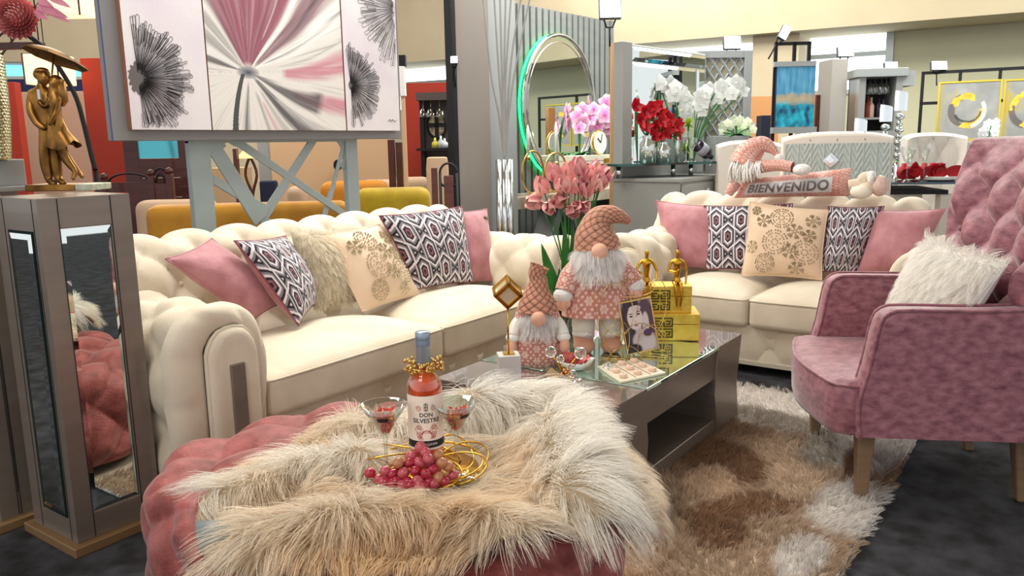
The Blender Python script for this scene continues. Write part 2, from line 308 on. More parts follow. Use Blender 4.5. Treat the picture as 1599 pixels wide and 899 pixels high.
# ------------------------------------------------------------------ mirrored pedestals
def pedestal(label, x0, y0, W, D, H, group, side=True):
    t = thing('mirrored_pedestal', label, 'pedestal', (x0, y0, 0), 0, None)
    m = T(x0, y0)
    b = B(m); b.box(-.025, W+.03, -.03, D+.03, 0, .035); b.out('plinth', champ_d, t, False, bevel=.004)
    fx0, fx1, fz0, fz1 = .062, W-.07, .125, H-.10
    # frame of boards round the mirror openings
    b = B(m); b.box(0, fx0, 0, D, .035, H); b.box(fx1, W, 0, .02, .035, H); b.box(W-.02, W, .021, D-.021, .035, H-.021); b.box(fx0, fx1, 0, .02, .035, fz0); b.box(fx0, fx1, 0, .02, fz1, H)
    b.box(fx0+.001, W, D-.02, D, .035, H-.021); b.box(fx0+.001, W, .021, D, H-.02, H); b.out('body', champ, t, False, bevel=.002)
    b = B(m); b.box(fx0-.002, fx0+.001, -.0012, .0005, .04, H-.003).box(fx1-.001, fx1+.002, -.0012, .0005, .04, H-.003).out('joint', groove, t, False)
    # bevelled mirrors, front and side
    def bevmir(P0, ux, vz, L, Hh, nrm):
        P0, ux, vz, nrm = map(np.array, (P0, ux, vz, nrm)); e = .018; V = [P0, P0+ux*L, P0+ux*L+vz*Hh, P0+vz*Hh]
        V += [P0+ux*e+vz*e+nrm*.004, P0+ux*(L-e)+vz*e+nrm*.004, P0+ux*(L-e)+vz*(Hh-e)+nrm*.004, P0+ux*e+vz*(Hh-e)+nrm*.004]
        return B(m).add(V, [[4, 5, 6, 7], [0, 1, 5, 4], [1, 2, 6, 5], [2, 3, 7, 6], [3, 0, 4, 7]])
    bevmir((fx0, .006, fz0), (1, 0, 0), (0, 0, 1), fx1-fx0, fz1-fz0, (0, -1, 0)).out('mirror_panel', mirror, t, False)
    if side:
        B(m).box(-.003, .0005, .045, .215, .12, H-.105).out('mirror_backing', mat('green_glass_edge', (16, 40, 34), .1, .3), t, False)
        bevmir((-.004, .205, .13), (0, -1, 0), (0, 0, 1), .15, H-.245, (-1, 0, 0)).out('mirror_panel', mirror, t, False)
        B(m).box(-.0012, .0005, .035, .038, .04, H-.003).box(-.0012, .0005, D-.07, D-.067, .04, H-.003).out('joint', groove, t, False)
    return t
pedestal('near tall champagne pedestal with long mirrors, under the gold couple statue', 1.198, 2.68, .305, .31, 1.205, None)
pedestal('second champagne mirror pedestal, mostly cut off by the left edge behind the near one', 1.13, 3.09, .14, .33, 1.205, None, side=False)
b = B(T(1.10, 3.32)); b.box(0, .36, 0, .3, 1.225, 1.325); b.box(-.02, .38, -.02, .32, 1.205, 1.225)
o = b.out('plinth_box', greyl, smooth=False, bevel=.004); tag(o, 'pale grey box plinth under the hammered vase at left edge', 'plinth')
b = B(T(1.14, 3.36)); b.box(0, .3, 0, .24, 0, 1.205); o = b.out('display_column', champ, smooth=False, bevel=.003); tag(o, 'plain column hidden behind the pedestals, holding the pale grey box', 'pedestal')

# ------------------------------------------------------------------ chesterfield sofas
def sofa(name, label, loc, yaw, L, AW, DEP, cuts, zs=.45, zb=.975, nb=9):
    t = thing(name, label, 'sofa', (loc[0], loc[1], 0), yaw); m = T(loc[0], loc[1], 0, yaw)
    # back: rolled profile with deep buttons
    prof, s = resample([(.50, .38), (.60, .50), (.665, .66), (.69, .80), (.72, .90), (.79, zb-.015), (.87, zb), (.94, zb-.06), (DEP, zb-.16), (DEP, .5), (DEP, .08)], 90)
    nu = 260; e0, e1 = .08, L-.34; U = np.linspace(e0, e1, nu); cu = (L-.5)/nb; cv = .34
    UU, SS = np.meshgrid(U, s, indexing='ij'); PY = np.broadcast_to(prof[:, 0], UU.shape); PZ = np.broadcast_to(prof[:, 1], UU.shape)
    V = np.stack([UU, PY, PZ], -1).reshape(-1, 3); N = normals_of(V, nu, 90)
    if N.reshape(nu, 90, 3)[nu//2, 20, 1] > 0: N = -N
    h = tuft((UU.ravel()-.25)/cu, (SS.ravel()-.10)/cv); fade = 1-np.clip((SS.ravel()-.85)/.18, 0, 1)
    # above the last row of buttons only vertical pleats run over the roll
    vp = np.abs(np.sin(PI*((UU.ravel()-.25)/cu)))**.4; up = np.clip((SS.ravel()-.62)/.1, 0, 1); h = h*(1-up)+vp*up
    V = V+N*((h-1)*.058*fade+.01)[:, None]; e = np.minimum(UU.ravel()-e0, e1-UU.ravel()); V[:, 2] -= .06*np.exp(-np.clip(e, 0, 9)/.05)*np.clip((V[:, 2]-.6)*4, 0, 1)
    b = B(m); b.grid(V, nu, 90); V3 = V.reshape(nu, 90, 3)
    for ii, sgn in ((0, 1), (nu-1, -1)):
        b.add(V3[ii], [list(range(90))[::sgn]])
    b.out('backrest', cream, t)
    bt = B(m)
    for j in range(0, 3):
        for i in range(0, nb*2+2):
            if (i+j) % 2: continue
            u = .25+i*cu/2; sv = .10+j*cv/2+cv/2*0
            if u < e0+.06 or u > e1-.06: continue
            sv = .10+j*cv/2; k2 = int(np.argmin(np.abs(s-sv))); ii = int(np.argmin(np.abs(U-u))); q = V3[ii, k2]; n = N.reshape(nu, 90, 3)[ii, k2]
            bt.ball(q+n*.004, .013, 10)
    bt.out('button', cream, t, kind='stuff')
    # arms: arch section swept from front to back with tufting, face panel, piping, inset plate
    for sgn, nm in ((0, 'armrest'), (1, 'armrest')):
        zt = .79; pr = [(0, .06), (-.005, .3), (-.01, .55), (.0, .66), (.05, .745), (.13, zt-.005), (AW/2, zt), (AW-.13, zt-.005), (AW-.05, .745), (AW, .66), (AW+.01, .55), (AW-.01, .40), (AW-.02, .28)]
        pf, ss = resample(pr, 72); ny = 60; Y = np.linspace(.045, DEP-.03, ny)
        YY, S2 = np.meshgrid(Y, ss, indexing='ij'); X2 = np.broadcast_to(pf[:, 0], YY.shape); Z2 = np.broadcast_to(pf[:, 1], YY.shape)
        V = np.stack([X2, YY, Z2], -1).reshape(-1, 3); N = normals_of(V, ny, 72)
        if N.reshape(ny, 72, 3)[30, 36, 2] < 0: N = -N
        h = tuft((YY.ravel()-.12)/.26, (S2.ravel()-ss[-1]*.5-.13)/.30); V = V+N*((h-1)*.045)[:, None]
        rings = []; xi0, xi1, zi = AW*.34, AW*.88, .70; wd = xi1-xi0; ang = np.linspace(0, 1, 72)
        arch = [(xi0, .065), (xi0, .58), (xi0+.012, zi-.06), (xi0+.05, zi-.012), (xi0+wd/2, zi), (xi1-.05, zi-.012), (xi1-.012, zi-.06), (xi1, .58), (xi1, .065)]
        ap, _ = resample(arch, 40); a72, _ = resample(arch, 72)
        for f, yy, wv in ((0, .045, 1), (.04, .02, 1), (.14, .002, .9), (.4, -.008, .9), (.75, -.002, .4), (1.0, .016, 0)):
            q = pf*(1-f)+a72*f; pl = np.abs(np.sin(ang*PI*8))**.35; rings.append(np.stack([q[:, 0], yy+(1-pl)*.02*wv, q[:, 1]], 1))
        R = np.concatenate([r for r in rings[::-1]]+[]).reshape(-1, 3)
        flip = np.array([[-1, 0, 0], [0, 1, 0], [0, 0, 1.]]) if sgn else np.eye(3); off = np.array([L if sgn else 0, 0, 0])
        b = B(m); 
        Fa = gridF(ny, 72); Fr_ = gridF(len(rings), 72)
        b.add(V@flip+off, Fa if not sgn else Fa[:, ::-1]); b.add(R@flip+off, Fr_ if not sgn else Fr_[:, ::-1])
        b.add(V.reshape(ny, 72, 3)[-1]@flip+off, [list(range(72))])
        arm = b.out(nm, cream, t)
        # inner padded panel of the face
        lv = []
        for sc, yy in ((1.0, .012), (.985, -.008), (.9, -.024), (.72, -.026), (.5, -.022), (.36, -.02)):
            q = ap.copy(); q[:, 0] = (xi0+xi1)/2+(q[:, 0]-(xi0+xi1)/2)*sc; q[:, 1] = np.where(q[:, 1] > .5, zi-(zi-q[:, 1])*1-(1-sc)*.12*(q[:, 1] > .5)*np.clip((q[:, 1]-.5)/.15, 0, 1), q[:, 1])
            lv.append(np.stack([q[:, 0], np.full(40, yy), q[:, 1]], 1))
        R = np.concatenate(lv[::-1]); b = B(m); b.add(R@flip+off, gridF(6, 40) if not sgn else gridF(6, 40)[:, ::-1]); b.add(lv[-1]@flip+off, [list(range(40))[::-1] if not sgn else list(range(40))])
        b.out('face_panel', cream, arm)
        b = B(m); b.tube(np.stack([ap[:, 0], np.full(40, -.004), ap[:, 1]], 1)@flip+off, .007, 8); b.out('piping', cream, arm)
        b = B(m); xa, xb = sorted((off[0]+flip[0, 0]*(AW*.55), off[0]+flip[0, 0]*(AW*.70))); b.box(xa, xb, -.032, -.018, .22, .56); b.out('inset_plate', champ, arm, False, bevel=.003, label='grey metallic inset plate')
    # tufted front rail and plinth
    nu, nv = 200, 30; U = np.linspace(AW-.02, L-AW+.02, nu); Z = np.linspace(.085, .29, nv); UU, ZZ = np.meshgrid(U, Z, indexing='ij')
    h = tuft((UU-AW)/.24, (ZZ-.19)/.36); V = np.stack([UU, .052-(h-.6)*.022, ZZ], -1).reshape(-1, 3)
    b = B(m); b.grid(V, nu, nv); b.box(AW-.02, L-AW+.02, .06, DEP-.05, .085, .29); b.out('front_rail', cream, t)
    b = B(m); b.box(.03, L-.03, .045, DEP-.03, .055, .085); b.out('plinth', mat('pale_lacquer_plinth', (196, 188, 170), .4), t, False, bevel=.004)
    for x in (.12, L/2, L-.12):
        for y in (.14, DEP-.12): B(m).box(x-.03, x+.03, y-.03, y+.03, 0, .055).out('foot', blackm, t, False)
    xs = cuts
    for i in range(len(xs)-1):
        b = B(m); softbox(b, xs[i]+.004, xs[i+1]-.004, .0, .66, .285, zs, .035, crown=.07, front=.012, n=26)
        c = b.out('seat_cushion', cream, t)
        x0, x1, y0 = xs[i]+.012, xs[i+1]-.012, .004
        path = resample([(x0-.006, .5, zs-.008), (x0-.006, .1, zs-.012), (x0, .03, zs-.014), (x0+.03, y0-.002, zs-.016), ((x0+x1)/2, y0-.012, zs-.012), (x1-.03, y0-.002, zs-.016), (x1, .03, zs-.014), (x1+.006, .1, zs-.012), (x1+.006, .5, zs-.008)], 60)[0]
        B(m).tube(path, .0055, 8).out('piping', cream, c)
    return t
sofa('chesterfield_sofa', 'long cream tufted sofa on the left side with six cushions on it', (1.515, 2.545), 0, 2.88, .40, .95, (.40, 1.485, 2.48), zs=.46, nb=9)
sofa('chesterfield_sofa', 'short cream tufted loveseat facing the coffee table, behind the pink armchair', (4.43, 2.50), -90, 2.12, .40, .95, (.40, 1.0, 1.72), zs=.46, nb=6, zb=1.0)
# ------------------------------------------------------------------ shaggy rug
RX0, RX1, RY0, RY1 = 1.5, 4.2, .50, 2.45
def ORf0(x, y):
    f = np.arctan2(y-1.52, x-1.46)+math.radians(10); return (np.abs(np.cos(f)/.515)**3+np.abs(np.sin(f)/.66)**3)**(-1/3)
def rugcol(x, y):
    n1 = vnoise(x, y, 3, 2.6); n2 = vnoise(x, y, 9, 6.0); c = np.empty((len(x), 3)); tan = np.array(lin((208, 186, 162))); br = np.array(lin((150, 116, 88))); wh = np.array(lin((232, 226, 220))); gr = np.array(lin((172, 162, 150)))
    c[:] = tan*.8+br*.2
    def mix(mask, col): nonlocal c; k = np.clip(mask, 0, 1)[:, None]; c = c*(1-k)+col*k
    mix((n1-.1)*2.2, br); mix((-n1-.25)*2.5, tan*1.05)
    def blob(px, py, rx, ry, col, rot=0, k=1.0):
        P = Pz(px, py); dx = x-P[0]; dy = y-P[1]; cs, sn = math.cos(rot), math.sin(rot); u = (dx*cs+dy*sn)/rx; v = (-dx*sn+dy*cs)/ry; mix((1.12-np.sqrt(u*u+v*v)+n2*.12)*4*k, col)
    blob(1200, 640, .62, .30, wh, 1.2); blob(1225, 668, .30, .12, gr*1.1, 1.2); blob(1370, 690, .5, .16, wh*.95, .0)
    blob(1120, 722, .30, .16, br, 1.0); blob(1280, 712, .20, .08, gr, .2); blob(1340, 735, .3, .05, br, .1)
    blob(1110, 770, .20, .11, tan*1.12, .3); blob(1330, 800, .26, .17, wh, 0); blob(1170, 800, .10, .3, br*1.1, .9, .6); blob(1240, 760, .2, .1, tan*1.1, .2)
    blob(1120, 838, .15, .10, br, .2); blob(1010, 815, .11, .09, gr*1.1, 0); blob(1250, 880, .17, .08, wh, 0); blob(990, 880, .15, .08, tan*1.15, 0)
    return c*(1+.18*n2[:, None])
n = 85000; x = RNG.uniform(RX0, RX1, n*2); y = RNG.uniform(RY0, RY1, n*2)
keep = (RNG.uniform(size=n*2) < np.clip(1.35-(x-1.5)*.22, .35, 1)); x = x[keep][:n+20000]; y = y[keep][:n+20000]
k_ = ~((x > 2.38) & (x < 3.66) & (y > 1.30) & (y < 2.03)) & (np.hypot((x-1.46), (y-1.52)) > ORf0(x, y)); x = x[k_]; y = y[k_]
rug = thing('shaggy_rug', 'shaggy brown, tan and white patchwork rug under the coffee table', 'rug', (2.85, 1.475, 0))
nx, ny = 120, 90; GX, GY = np.meshgrid(np.linspace(RX0+.015, RX1-.015, nx), np.linspace(RY0+.015, RY1-.015, ny), indexing='ij')
V = np.stack([GX.ravel(), GY.ravel(), .016+0*GX.ravel()], 1); b = B(); b.grid(V, nx, ny, col=rugcol(GX.ravel(), GY.ravel())*.8); b.box(RX0+.015, RX1-.015, RY0+.015, RY1-.015, .001, .012); b.out('backing', vc, rug, col=True)
P = np.stack([x, y, np.full(len(x), .014)], 1); a1 = vnoise(x, y, 21, 5)*2.2
D = np.stack([np.cos(a1)*.75, np.sin(a1)*.75, np.ones(len(x))], 1)+RNG.normal(size=(len(x), 3))*.35; D[:, 2] = np.abs(D[:, 2]); D[:, 1] -= .9*np.clip((.56-y)/.06, 0, 1)
cc = rugcol(x, y)*RNG.uniform(.75, 1.2, (len(x), 1))
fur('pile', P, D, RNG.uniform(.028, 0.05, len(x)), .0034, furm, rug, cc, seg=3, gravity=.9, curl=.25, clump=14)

# ------------------------------------------------------------------ coffee table
t = thing('coffee_table', 'champagne coffee table with a glass centre and zigzag ends', 'coffee table', (3.03, 1.66, 0))
tz = .43; x0, x1, y0, y1 = 2.35, 3.70, 1.275, 2.05
def zig(xa, xb, s):   # end block, outer side kinked in at half height
    k = .045
    return [(xa, .0), (xb, 0), (xb+(.05 if s > 0 else -.0), .2), (xb, tz), (xa, tz), (xa-(.0 if s > 0 else .0), .2)]
eL = [(x0+.02, 0), (x0+.30, 0), (x0+.335, .21), (x0+.30, tz), (x0-.01, tz), (x0+.045, .2)]
eR = [(x1-.28, 0), (x1-.01, 0), (x1-.05, .2), (x1, tz), (x1-.30, tz), (x1-.335, .21)]
for e in (eL, eR): B().prism(e, y0, y1).out('end_block', champ, t, False, bevel=.003)
b = B(); b.box(x0+.28, x1-.28, y0+.012, y1-.012, tz-.15, tz-.012); b.out('apron', champ, t, False, bevel=.003)
b = B(); b.box(x0+.25, x1-.25, y0+.012, y1-.012, .0, .085); b.out('shelf', champ, t, False, bevel=.003)
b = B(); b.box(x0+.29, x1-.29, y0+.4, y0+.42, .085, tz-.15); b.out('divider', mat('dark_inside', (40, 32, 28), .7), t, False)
b = B(); b.box(x0+.305, x1-.305, y0-.004, y1+.004, tz-.010, tz+.004)
b.out('glass_top', mat('mirrored_glass_top', (200, 224, 210), .02, .9), t, False, bevel=.002, label='mirrored glass centre panel')
for xx in (x0-.01, x1-.30): B().box(xx+.002, xx+.298, y0, y1, tz-.0005, tz+.0012).out('end_top', mat('champagne_gloss', (184, 178, 170), .14, .75, coat=.6), t, False)

# ------------------------------------------------------------------ pink armchair, faces the table
CO = np.array([3.42, .475]); yaw = 117-90
A_ = Pz(1340, 783); Bp = Pz(1274, 676); ex = np.array([-.457, .889]); # facing direction
# local frame: x across (towards the far side of the chair), y backwards
yaw = math.degrees(math.atan2(.33, .65)); m = T(A_[0], A_[1], 0, yaw)   # x axis from near front leg to far front leg
t = thing('wing_armchair', 'pink crushed velvet armchair with a buttoned high back, on the right', 'armchair', (A_[0], A_[1], 0), yaw)
W = .70; DP = .60
for (lx, ly, k) in ((0.01, -.01, 1), (W-.01, .01, 1), (.075, -DP+.03, 0), (W-.11, -DP+.02, 0)):
    b = B(m); s_ = .8 if k else .9; w1, w2 = .034, .021; sp = -.03 if not k else .0
    b.hexa([(lx-w2, ly-w2+sp, 0), (lx+w2, ly-w2+sp, 0), (lx+w2, ly+w2+sp, 0), (lx-w2, ly+w2+sp, 0)], [(lx-w1, ly-w1, .32), (lx+w1, ly-w1, .32), (lx+w1, ly+w1, .32), (lx-w1, ly+w1, .32)])
    b.out('leg', woodleg, t, False, bevel=.008)
# note: local +y is the facing direction
def chairwarp(Q): return Q
b = B(m)
seat = [(-.045, -.60), (-.045, .00), (-.035, .07), (.02, .125), (W/2, .175), (W-.04, .125), (W+.02, .07), (W+.03, .0), (W+.03, -.60)]
sp_, _ = resample(seat, 80)
lev = []
for z, o_ in ((.268, .03), (.275, .008), (.30, 0), (.38, -.004), (.455, .0), (.468, .008), (.476, .05), (.483, .14), (.486, .26)):
    c0 = np.array([W/2, -.2]); d = c0-sp_; ln = np.linalg.norm(d, axis=1)[:, None]; q = sp_+d/ln*o_; lev.append(np.c_[q, np.full(80, z)])
b.grid(np.concatenate(lev), len(lev), 80, False, False); b.add(lev[-1], [list(range(80))[::-1]]); b.add(lev[0], [list(range(80))])
sc = b.out('seat', pinkv, t)
pp = sp_+(np.array([W/2, -.2])-sp_)*.0; B(m).tube(np.c_[pp, np.full(80, .462)], .006, 8).out('piping', pinkv, sc)
# arms: upright pads, front edge piped
for xa, xb, nm in ((-.075, .035, 0), (W-.03, W+.075, 1)):
    b = B(m)
    prof = [(.035, .27), (.045, .40), (.015, .55), (-.01, .70), (-.04, .742), (-.10, .752), (-.35, .752), (-.62, .765), (-.70, .765), (-.70, .27)]
    pts, _ = resample(prof, 70); V = []
    for x_, ins in ((xa+.0, .022), (xa+.008, .008), (xa+.028, .0), (xb-.028, 0), (xb-.008, .008), (xb, .022)):
        c0 = np.array([-.35, .5]); d = c0-pts; d /= np.linalg.norm(d, axis=1)[:, None]; q = pts+d*ins; V.append(np.c_[np.full(70, x_), q])
    b.grid(np.concatenate(V), 6, 70); b.add(V[0], [list(range(70))]); b.add(V[-1], [list(range(70))[::-1]])
    ar = b.out('armrest', pinkv, t)
    for xx in (xa+.004, xb-.004): B(m).tube([(xx, y-.006, z) for y, z in pts[:40]], .006, 8).out('piping', pinkv, ar)
# high buttoned back, wings curving forward
nu, nv = 120, 110; U = np.linspace(-1, 1, nu); S = np.linspace(0, 1, nv); UU, SS = np.meshgrid(U, S, indexing='ij')
Z = .44+SS*.875; lean = -.50-.13*SS-.05*SS**2
wid = (W/2+.03)*(1.0-.02*SS+.10*np.exp(-((SS-.85)/.25)**2)); X = W/2+UU*wid
Y = lean+.10*np.abs(UU)**3*np.clip(SS*1.5, 0, 1)
h = tuft(UU*1.75+.0, (SS-.12)*3.1); edge = np.clip((1-np.abs(UU))*7, 0, 1)*np.clip((1-SS)*7, 0, 1)
Y = Y+(h-.2)*.075*edge
V = np.stack([X, Y, Z], -1); 
prof = np.linspace(0, 1, 10)
b = B(m); b.grid(V.reshape(-1, 3), nu, nv)
# rolled rim: top and sides to the flat rear
rim = np.concatenate([V[0, :], V[1:-1, -1], V[-1, ::-1]]); rn = len(rim); L_ = []
cen = np.array([W/2, -.62, .8])
for k in range(9):
    a = k/8*PI; out_ = rim-cen; out_[:, 1] = 0; out_ /= np.linalg.norm(out_, axis=1)[:, None]; L_.append(rim+out_*math.sin(a)*.035+np.array([0, -.055*(1-math.cos(a)), 0]))
b.grid(np.concatenate(L_), 9, rn); b.add(L_[-1], [list(range(rn))])
bk = b.out('backrest', pinkv, t)
for j in range(5):
    for i in range(-3, 4):
        if (i+j) % 2: continue
        u = i*.5/1.75; s_ = .12+j*.5/3.1
        if abs(u) > .9 or s_ > .95: continue
        ii = int((u+1)/2*(nu-1)); jj = int(s_*(nv-1)); B(m).ball(V[ii, jj]+np.array([0, .006, 0]), .013, 10).out('button', pinkv, bk)

# ------------------------------------------------------------------ round tufted ottoman
OX, OY, OH = 1.46, 1.52, .50
def ORf(th): f = th+math.radians(10); return (np.abs(np.cos(f)/.515)**3+np.abs(np.sin(f)/.66)**3)**(-1/3)
t = thing('tufted_ottoman', 'large rust pink tufted velvet ottoman in the foreground', 'ottoman', (OX, OY, 0))
prof = [(.001, OH), (.35, OH), (.65, OH-.003), (.87, OH-.015), (.955, OH-.045), (1.0, OH-.11), (1.01, OH-.2), (1.0, .2), (.985, .10), (.92, .06)]
pf, _ = resample([(p[0]*.56, p[1]) for p in prof], 130); na = 400; TH = np.arange(na)*2*PI/na
dd = np.r_[0, np.cumsum(np.hypot(*np.diff(pf, axis=0).T))]
TT, S2 = np.meshgrid(TH, dd, indexing='ij'); Rm = ORf(TT)/.56; RR = pf[:, 0][None]*Rm; ZZ = np.broadcast_to(pf[:, 1], TT.shape)
X = RR*np.cos(TT); Y = RR*np.sin(TT); ht = tuft(X/.31, Y/.31)
pr_ = np.r_[0, np.cumsum(np.hypot(np.diff(ORf(TH)*np.cos(TH)), np.diff(ORf(TH)*np.sin(TH))))]; pr_ = pr_/pr_[-1]*13
hs = tuft(pr_[:, None]+0*TT, (S2-.68)/.30); kk = np.clip((S2-.46)/.10, 0, 1); h = ht*(1-kk)+hs*kk; fade = 1-np.clip((S2-.9)/.08, 0, 1)
dr = np.gradient(pf[:, 0]); dz = np.gradient(pf[:, 1]); ln = np.hypot(dr, dz); nr = -dz/ln; nz = dr/ln; hh = (h-1)*.05*fade+.010
V = np.stack([OX+(RR+nr*hh)*np.cos(TT), OY+(RR+nr*hh)*np.sin(TT), ZZ+nz*hh], -1).reshape(-1, 3)
b = B(); b.grid(V, na, 130, True, False); b.out('upholstery', rosev, t)
for k in range(4):
    a = PI/4+k*PI/2; B().lathe([(.03, 0), (.035, .07)], (OX+.38*math.cos(a), OY+.46*math.sin(a), 0), 12).out('foot', blackm, t)

# ------------------------------------------------------------------ long fur throw draped over the ottoman
def seg_d(x, y, a): 
    x0, y0, x1, y1 = a; dx, dy = x1-x0, y1-y0; t_ = np.clip(((x-x0)*dx+(y-y0)*dy)/(dx*dx+dy*dy), 0, 1); return np.hypot(x-x0-t_*dx, y-y0-t_*dy)
def rg(a, c, hh, wv): p = Pz(*a, .57)-np.array([OX, OY, 0]); q = Pz(*c, .57)-np.array([OX, OY, 0]); return ((p[0], p[1], q[0], q[1]), hh, wv)
ridges = [rg((330, 775), (560, 705), .060, .07), rg((540, 655), (640, 665), .06, .055), rg((735, 640), (860, 640), .10, .085), rg((870, 660), (905, 770), .09, .09), rg((380, 830), (560, 790), .05, .07), rg((560, 800), (860, 805), .045, .06)]
def throw_h(x, y):
    h = np.full_like(x, .022)
    for a, hh, wv in ridges: h = np.maximum(h, .022+hh*np.exp(-(seg_d(x, y, a)/wv)**2))
    return h+.012*vnoise(x, y, 5, 14)
def drape(x, y):
    s = np.hypot(x, y)+1e-9; ux, uy = x/s, y/s; s0 = ORf(np.arctan2(y, x))-.06; e = np.clip(s-s0, 0, None); q = .11
    a = np.minimum(e/q, PI/2); r = np.minimum(s, s0)+q*np.sin(a); z = OH-q*(1-np.cos(a))-np.clip(e-q*PI/2, 0, None); h = throw_h(x, y)
    return np.stack([OX+ux*(r+h*np.sin(a)), OY+uy*(r+h*np.sin(a)), z+h*np.cos(a)], -1)
poly = [tuple((Pz(px, py, z)-np.array([OX, OY, 0]))[:2]) for px, py, z in ((322, 815, .53), (385, 742, .55), (470, 690, .55), (530, 655, .55), (610, 650, .56), (700, 635, .57), (790, 612, .6), (860, 622, .6), (905, 660, .58))]
for deg, ex in ((-18, .02), (-32, .04), (-48, .07), (-62, .08), (-75, .07), (-88, .03), (-100, .0), (-112, -.04), (-124, -.05)): th = math.radians(deg); r_ = float(ORf(th))+ex; poly.append((r_*math.cos(th), r_*math.sin(th)))
poly += [tuple((Pz(px, py, .52)-np.array([OX, OY, 0]))[:2]) for px, py in ((480, 880), (400, 885), (340, 862))]
PL = smoothpath(poly, 160, True)
def inside(x, y, P):
    c = np.zeros(x.shape, bool); n = len(P)
    for i in range(n):
        x1, y1 = P[i]; x2, y2 = P[(i+1) % n]; k = ((y1 > y) != (y2 > y)) & (x < (x2-x1)*(y-y1)/(y2-y1+1e-12)+x1); c ^= k
    return c
tw = thing('fur_throw', 'long haired cream and tan fur throw heaped over the ottoman', 'throw', (OX, OY, OH))
C0 = (Pz(665, 728, .53)-np.array([OX, OY, 0]))[:2]; nr_, nt = 46, 160; V = []
for k in range(nr_):
    f = k/(nr_-1); q = C0+(PL-C0)*f; V.append(drape(q[:, 0], q[:, 1]))
V = np.concatenate(V); b = B(); b.grid(V, nr_, nt, False, True); hide = b.out('hide', mat('fur_hide', (196, 178, 150), .9, c2=(170, 148, 118), scale=6), tw)
sol = hide.modifiers.new('thick', 'SOLIDIFY'); sol.thickness = .008; sol.offset = -1
n = 62000; x = RNG.uniform(-.66, .9, n*3); y = RNG.uniform(-1.0, .6, n*3); k = inside(x, y, PL)
tc_ = Pz(676, 734, .53)-np.array([OX, OY, 0]); tray = (np.hypot(x-tc_[0], y-tc_[1])) < .145
k &= ~tray; lq = Pz(348, 822, .55)-np.array([OX, OY, 0]); k &= ~((np.hypot(x-lq[0], y-lq[1]) < .078)); x = x[k][:n]; y = y[k][:n]
P = drape(x, y); e = .004; dPx = (drape(x+e, y)-P)/e; dPy = (drape(x, y+e)-P)/e; Nn = np.cross(dPx, dPy); Nn /= np.linalg.norm(Nn, axis=1)[:, None]
hx = (throw_h(x+e, y)-throw_h(x-e, y))/(2*e); hy = (throw_h(x, y+e)-throw_h(x, y-e))/(2*e)
fx = -hx*.8+.45*(x+.1)/.5-.12; fy = -hy*.8+.5*(y+.10)/.5-.25
an = vnoise(x, y, 31, 7)*1.5; fx, fy = fx*np.cos(an)-fy*np.sin(an), fx*np.sin(an)+fy*np.cos(an); fl = dPx*fx[:, None]+dPy*fy[:, None]; fl /= np.linalg.norm(fl, axis=1)[:, None]+1e-6
D = Nn*.55+fl*.7+RNG.normal(size=P.shape)*.16; g = vnoise(x, y, 41, 5); base = np.array(lin((255, 249, 238))); tan = np.array(lin((240, 214, 176))); wh = np.array(lin((255, 253, 248)))
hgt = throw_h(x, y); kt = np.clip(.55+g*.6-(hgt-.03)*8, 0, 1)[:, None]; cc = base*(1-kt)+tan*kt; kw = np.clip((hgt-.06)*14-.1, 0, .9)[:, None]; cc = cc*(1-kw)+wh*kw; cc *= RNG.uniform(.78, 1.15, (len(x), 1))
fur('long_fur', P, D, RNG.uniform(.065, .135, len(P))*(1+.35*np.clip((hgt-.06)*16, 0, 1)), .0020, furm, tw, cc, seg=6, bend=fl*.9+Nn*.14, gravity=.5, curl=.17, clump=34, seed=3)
# folded lining at the left tip
lc = Pz(348, 822, .55)-np.array([OX, OY, 0]); c0 = drape(np.array([lc[0]]), np.array([lc[1]]))[0]+np.array([0, 0, .022]); b = B(); V = []
rd = ray(348, 822); rd = rd/np.linalg.norm(rd); ax_ = np.array([RT[0], RT[1], .25]); ax_ /= np.linalg.norm(ax_); uu = np.cross(ax_, -rd)
for k in range(14):
    a = k/13*2*PI; o_ = ax_*(-.052+.0*k); V += [c0-ax_*.048+uu*.034*math.sin(a)+rd*.028*math.cos(a), c0+ax_*.05+uu*.016*math.sin(a)+rd*.03*math.cos(a)+np.array([0, 0, -.006])]
b.grid(np.array(V), 14, 2); q = b.out('lining', mat('suede_lining', (150, 160, 158), .8, c2=(120, 128, 130), scale=8), tw, label='grey suede lining folded open'); sol = q.modifiers.new('thick', 'SOLIDIFY'); sol.thickness = .006
# ------------------------------------------------------------------ cushions
def pillow_fn(Q, th, ear=.05, seed=0, bend=0.0):
    """Q: TL, TR, BR, BL world corners; returns f(u,v,side) -> points"""
    TL, TR, BR, BL = [np.array(q, float) for q in Q]; n = np.cross(TR-TL, BL-TL); n /= np.linalg.norm(n)
    if n@(CAM-TL) < 0: n = -n
    c = (TL+TR+BR+BL)/4
    def f(u, v, side):
        a = 2*u-1; b2 = 2*v-1; P = (TL*((1-u)*(1-v))[:, None]+TR*(u*(1-v))[:, None]+BR*(u*v)[:, None]+BL*((1-u)*v)[:, None])
        pin = ear*((1-b2**2)*a**2*np.sign(a)); pin2 = ear*((1-a**2)*b2**2*np.sign(b2)); P = P-((TR-TL)*.5)*pin[:, None]-((BL-TL)*.5)*pin2[:, None]
        t = th/2*(np.clip(1-np.abs(a)**2.4, 0, 1)*np.clip(1-np.abs(b2)**2.4, 0, 1))**.62
        wr = 1+.06*vnoise(a, b2, seed, 3.2)+.03*vnoise(a, b2, seed+1, 8)*np.maximum(np.abs(a), np.abs(b2))
        return P+n*(side*t*wr)[:, None]
    return f, n
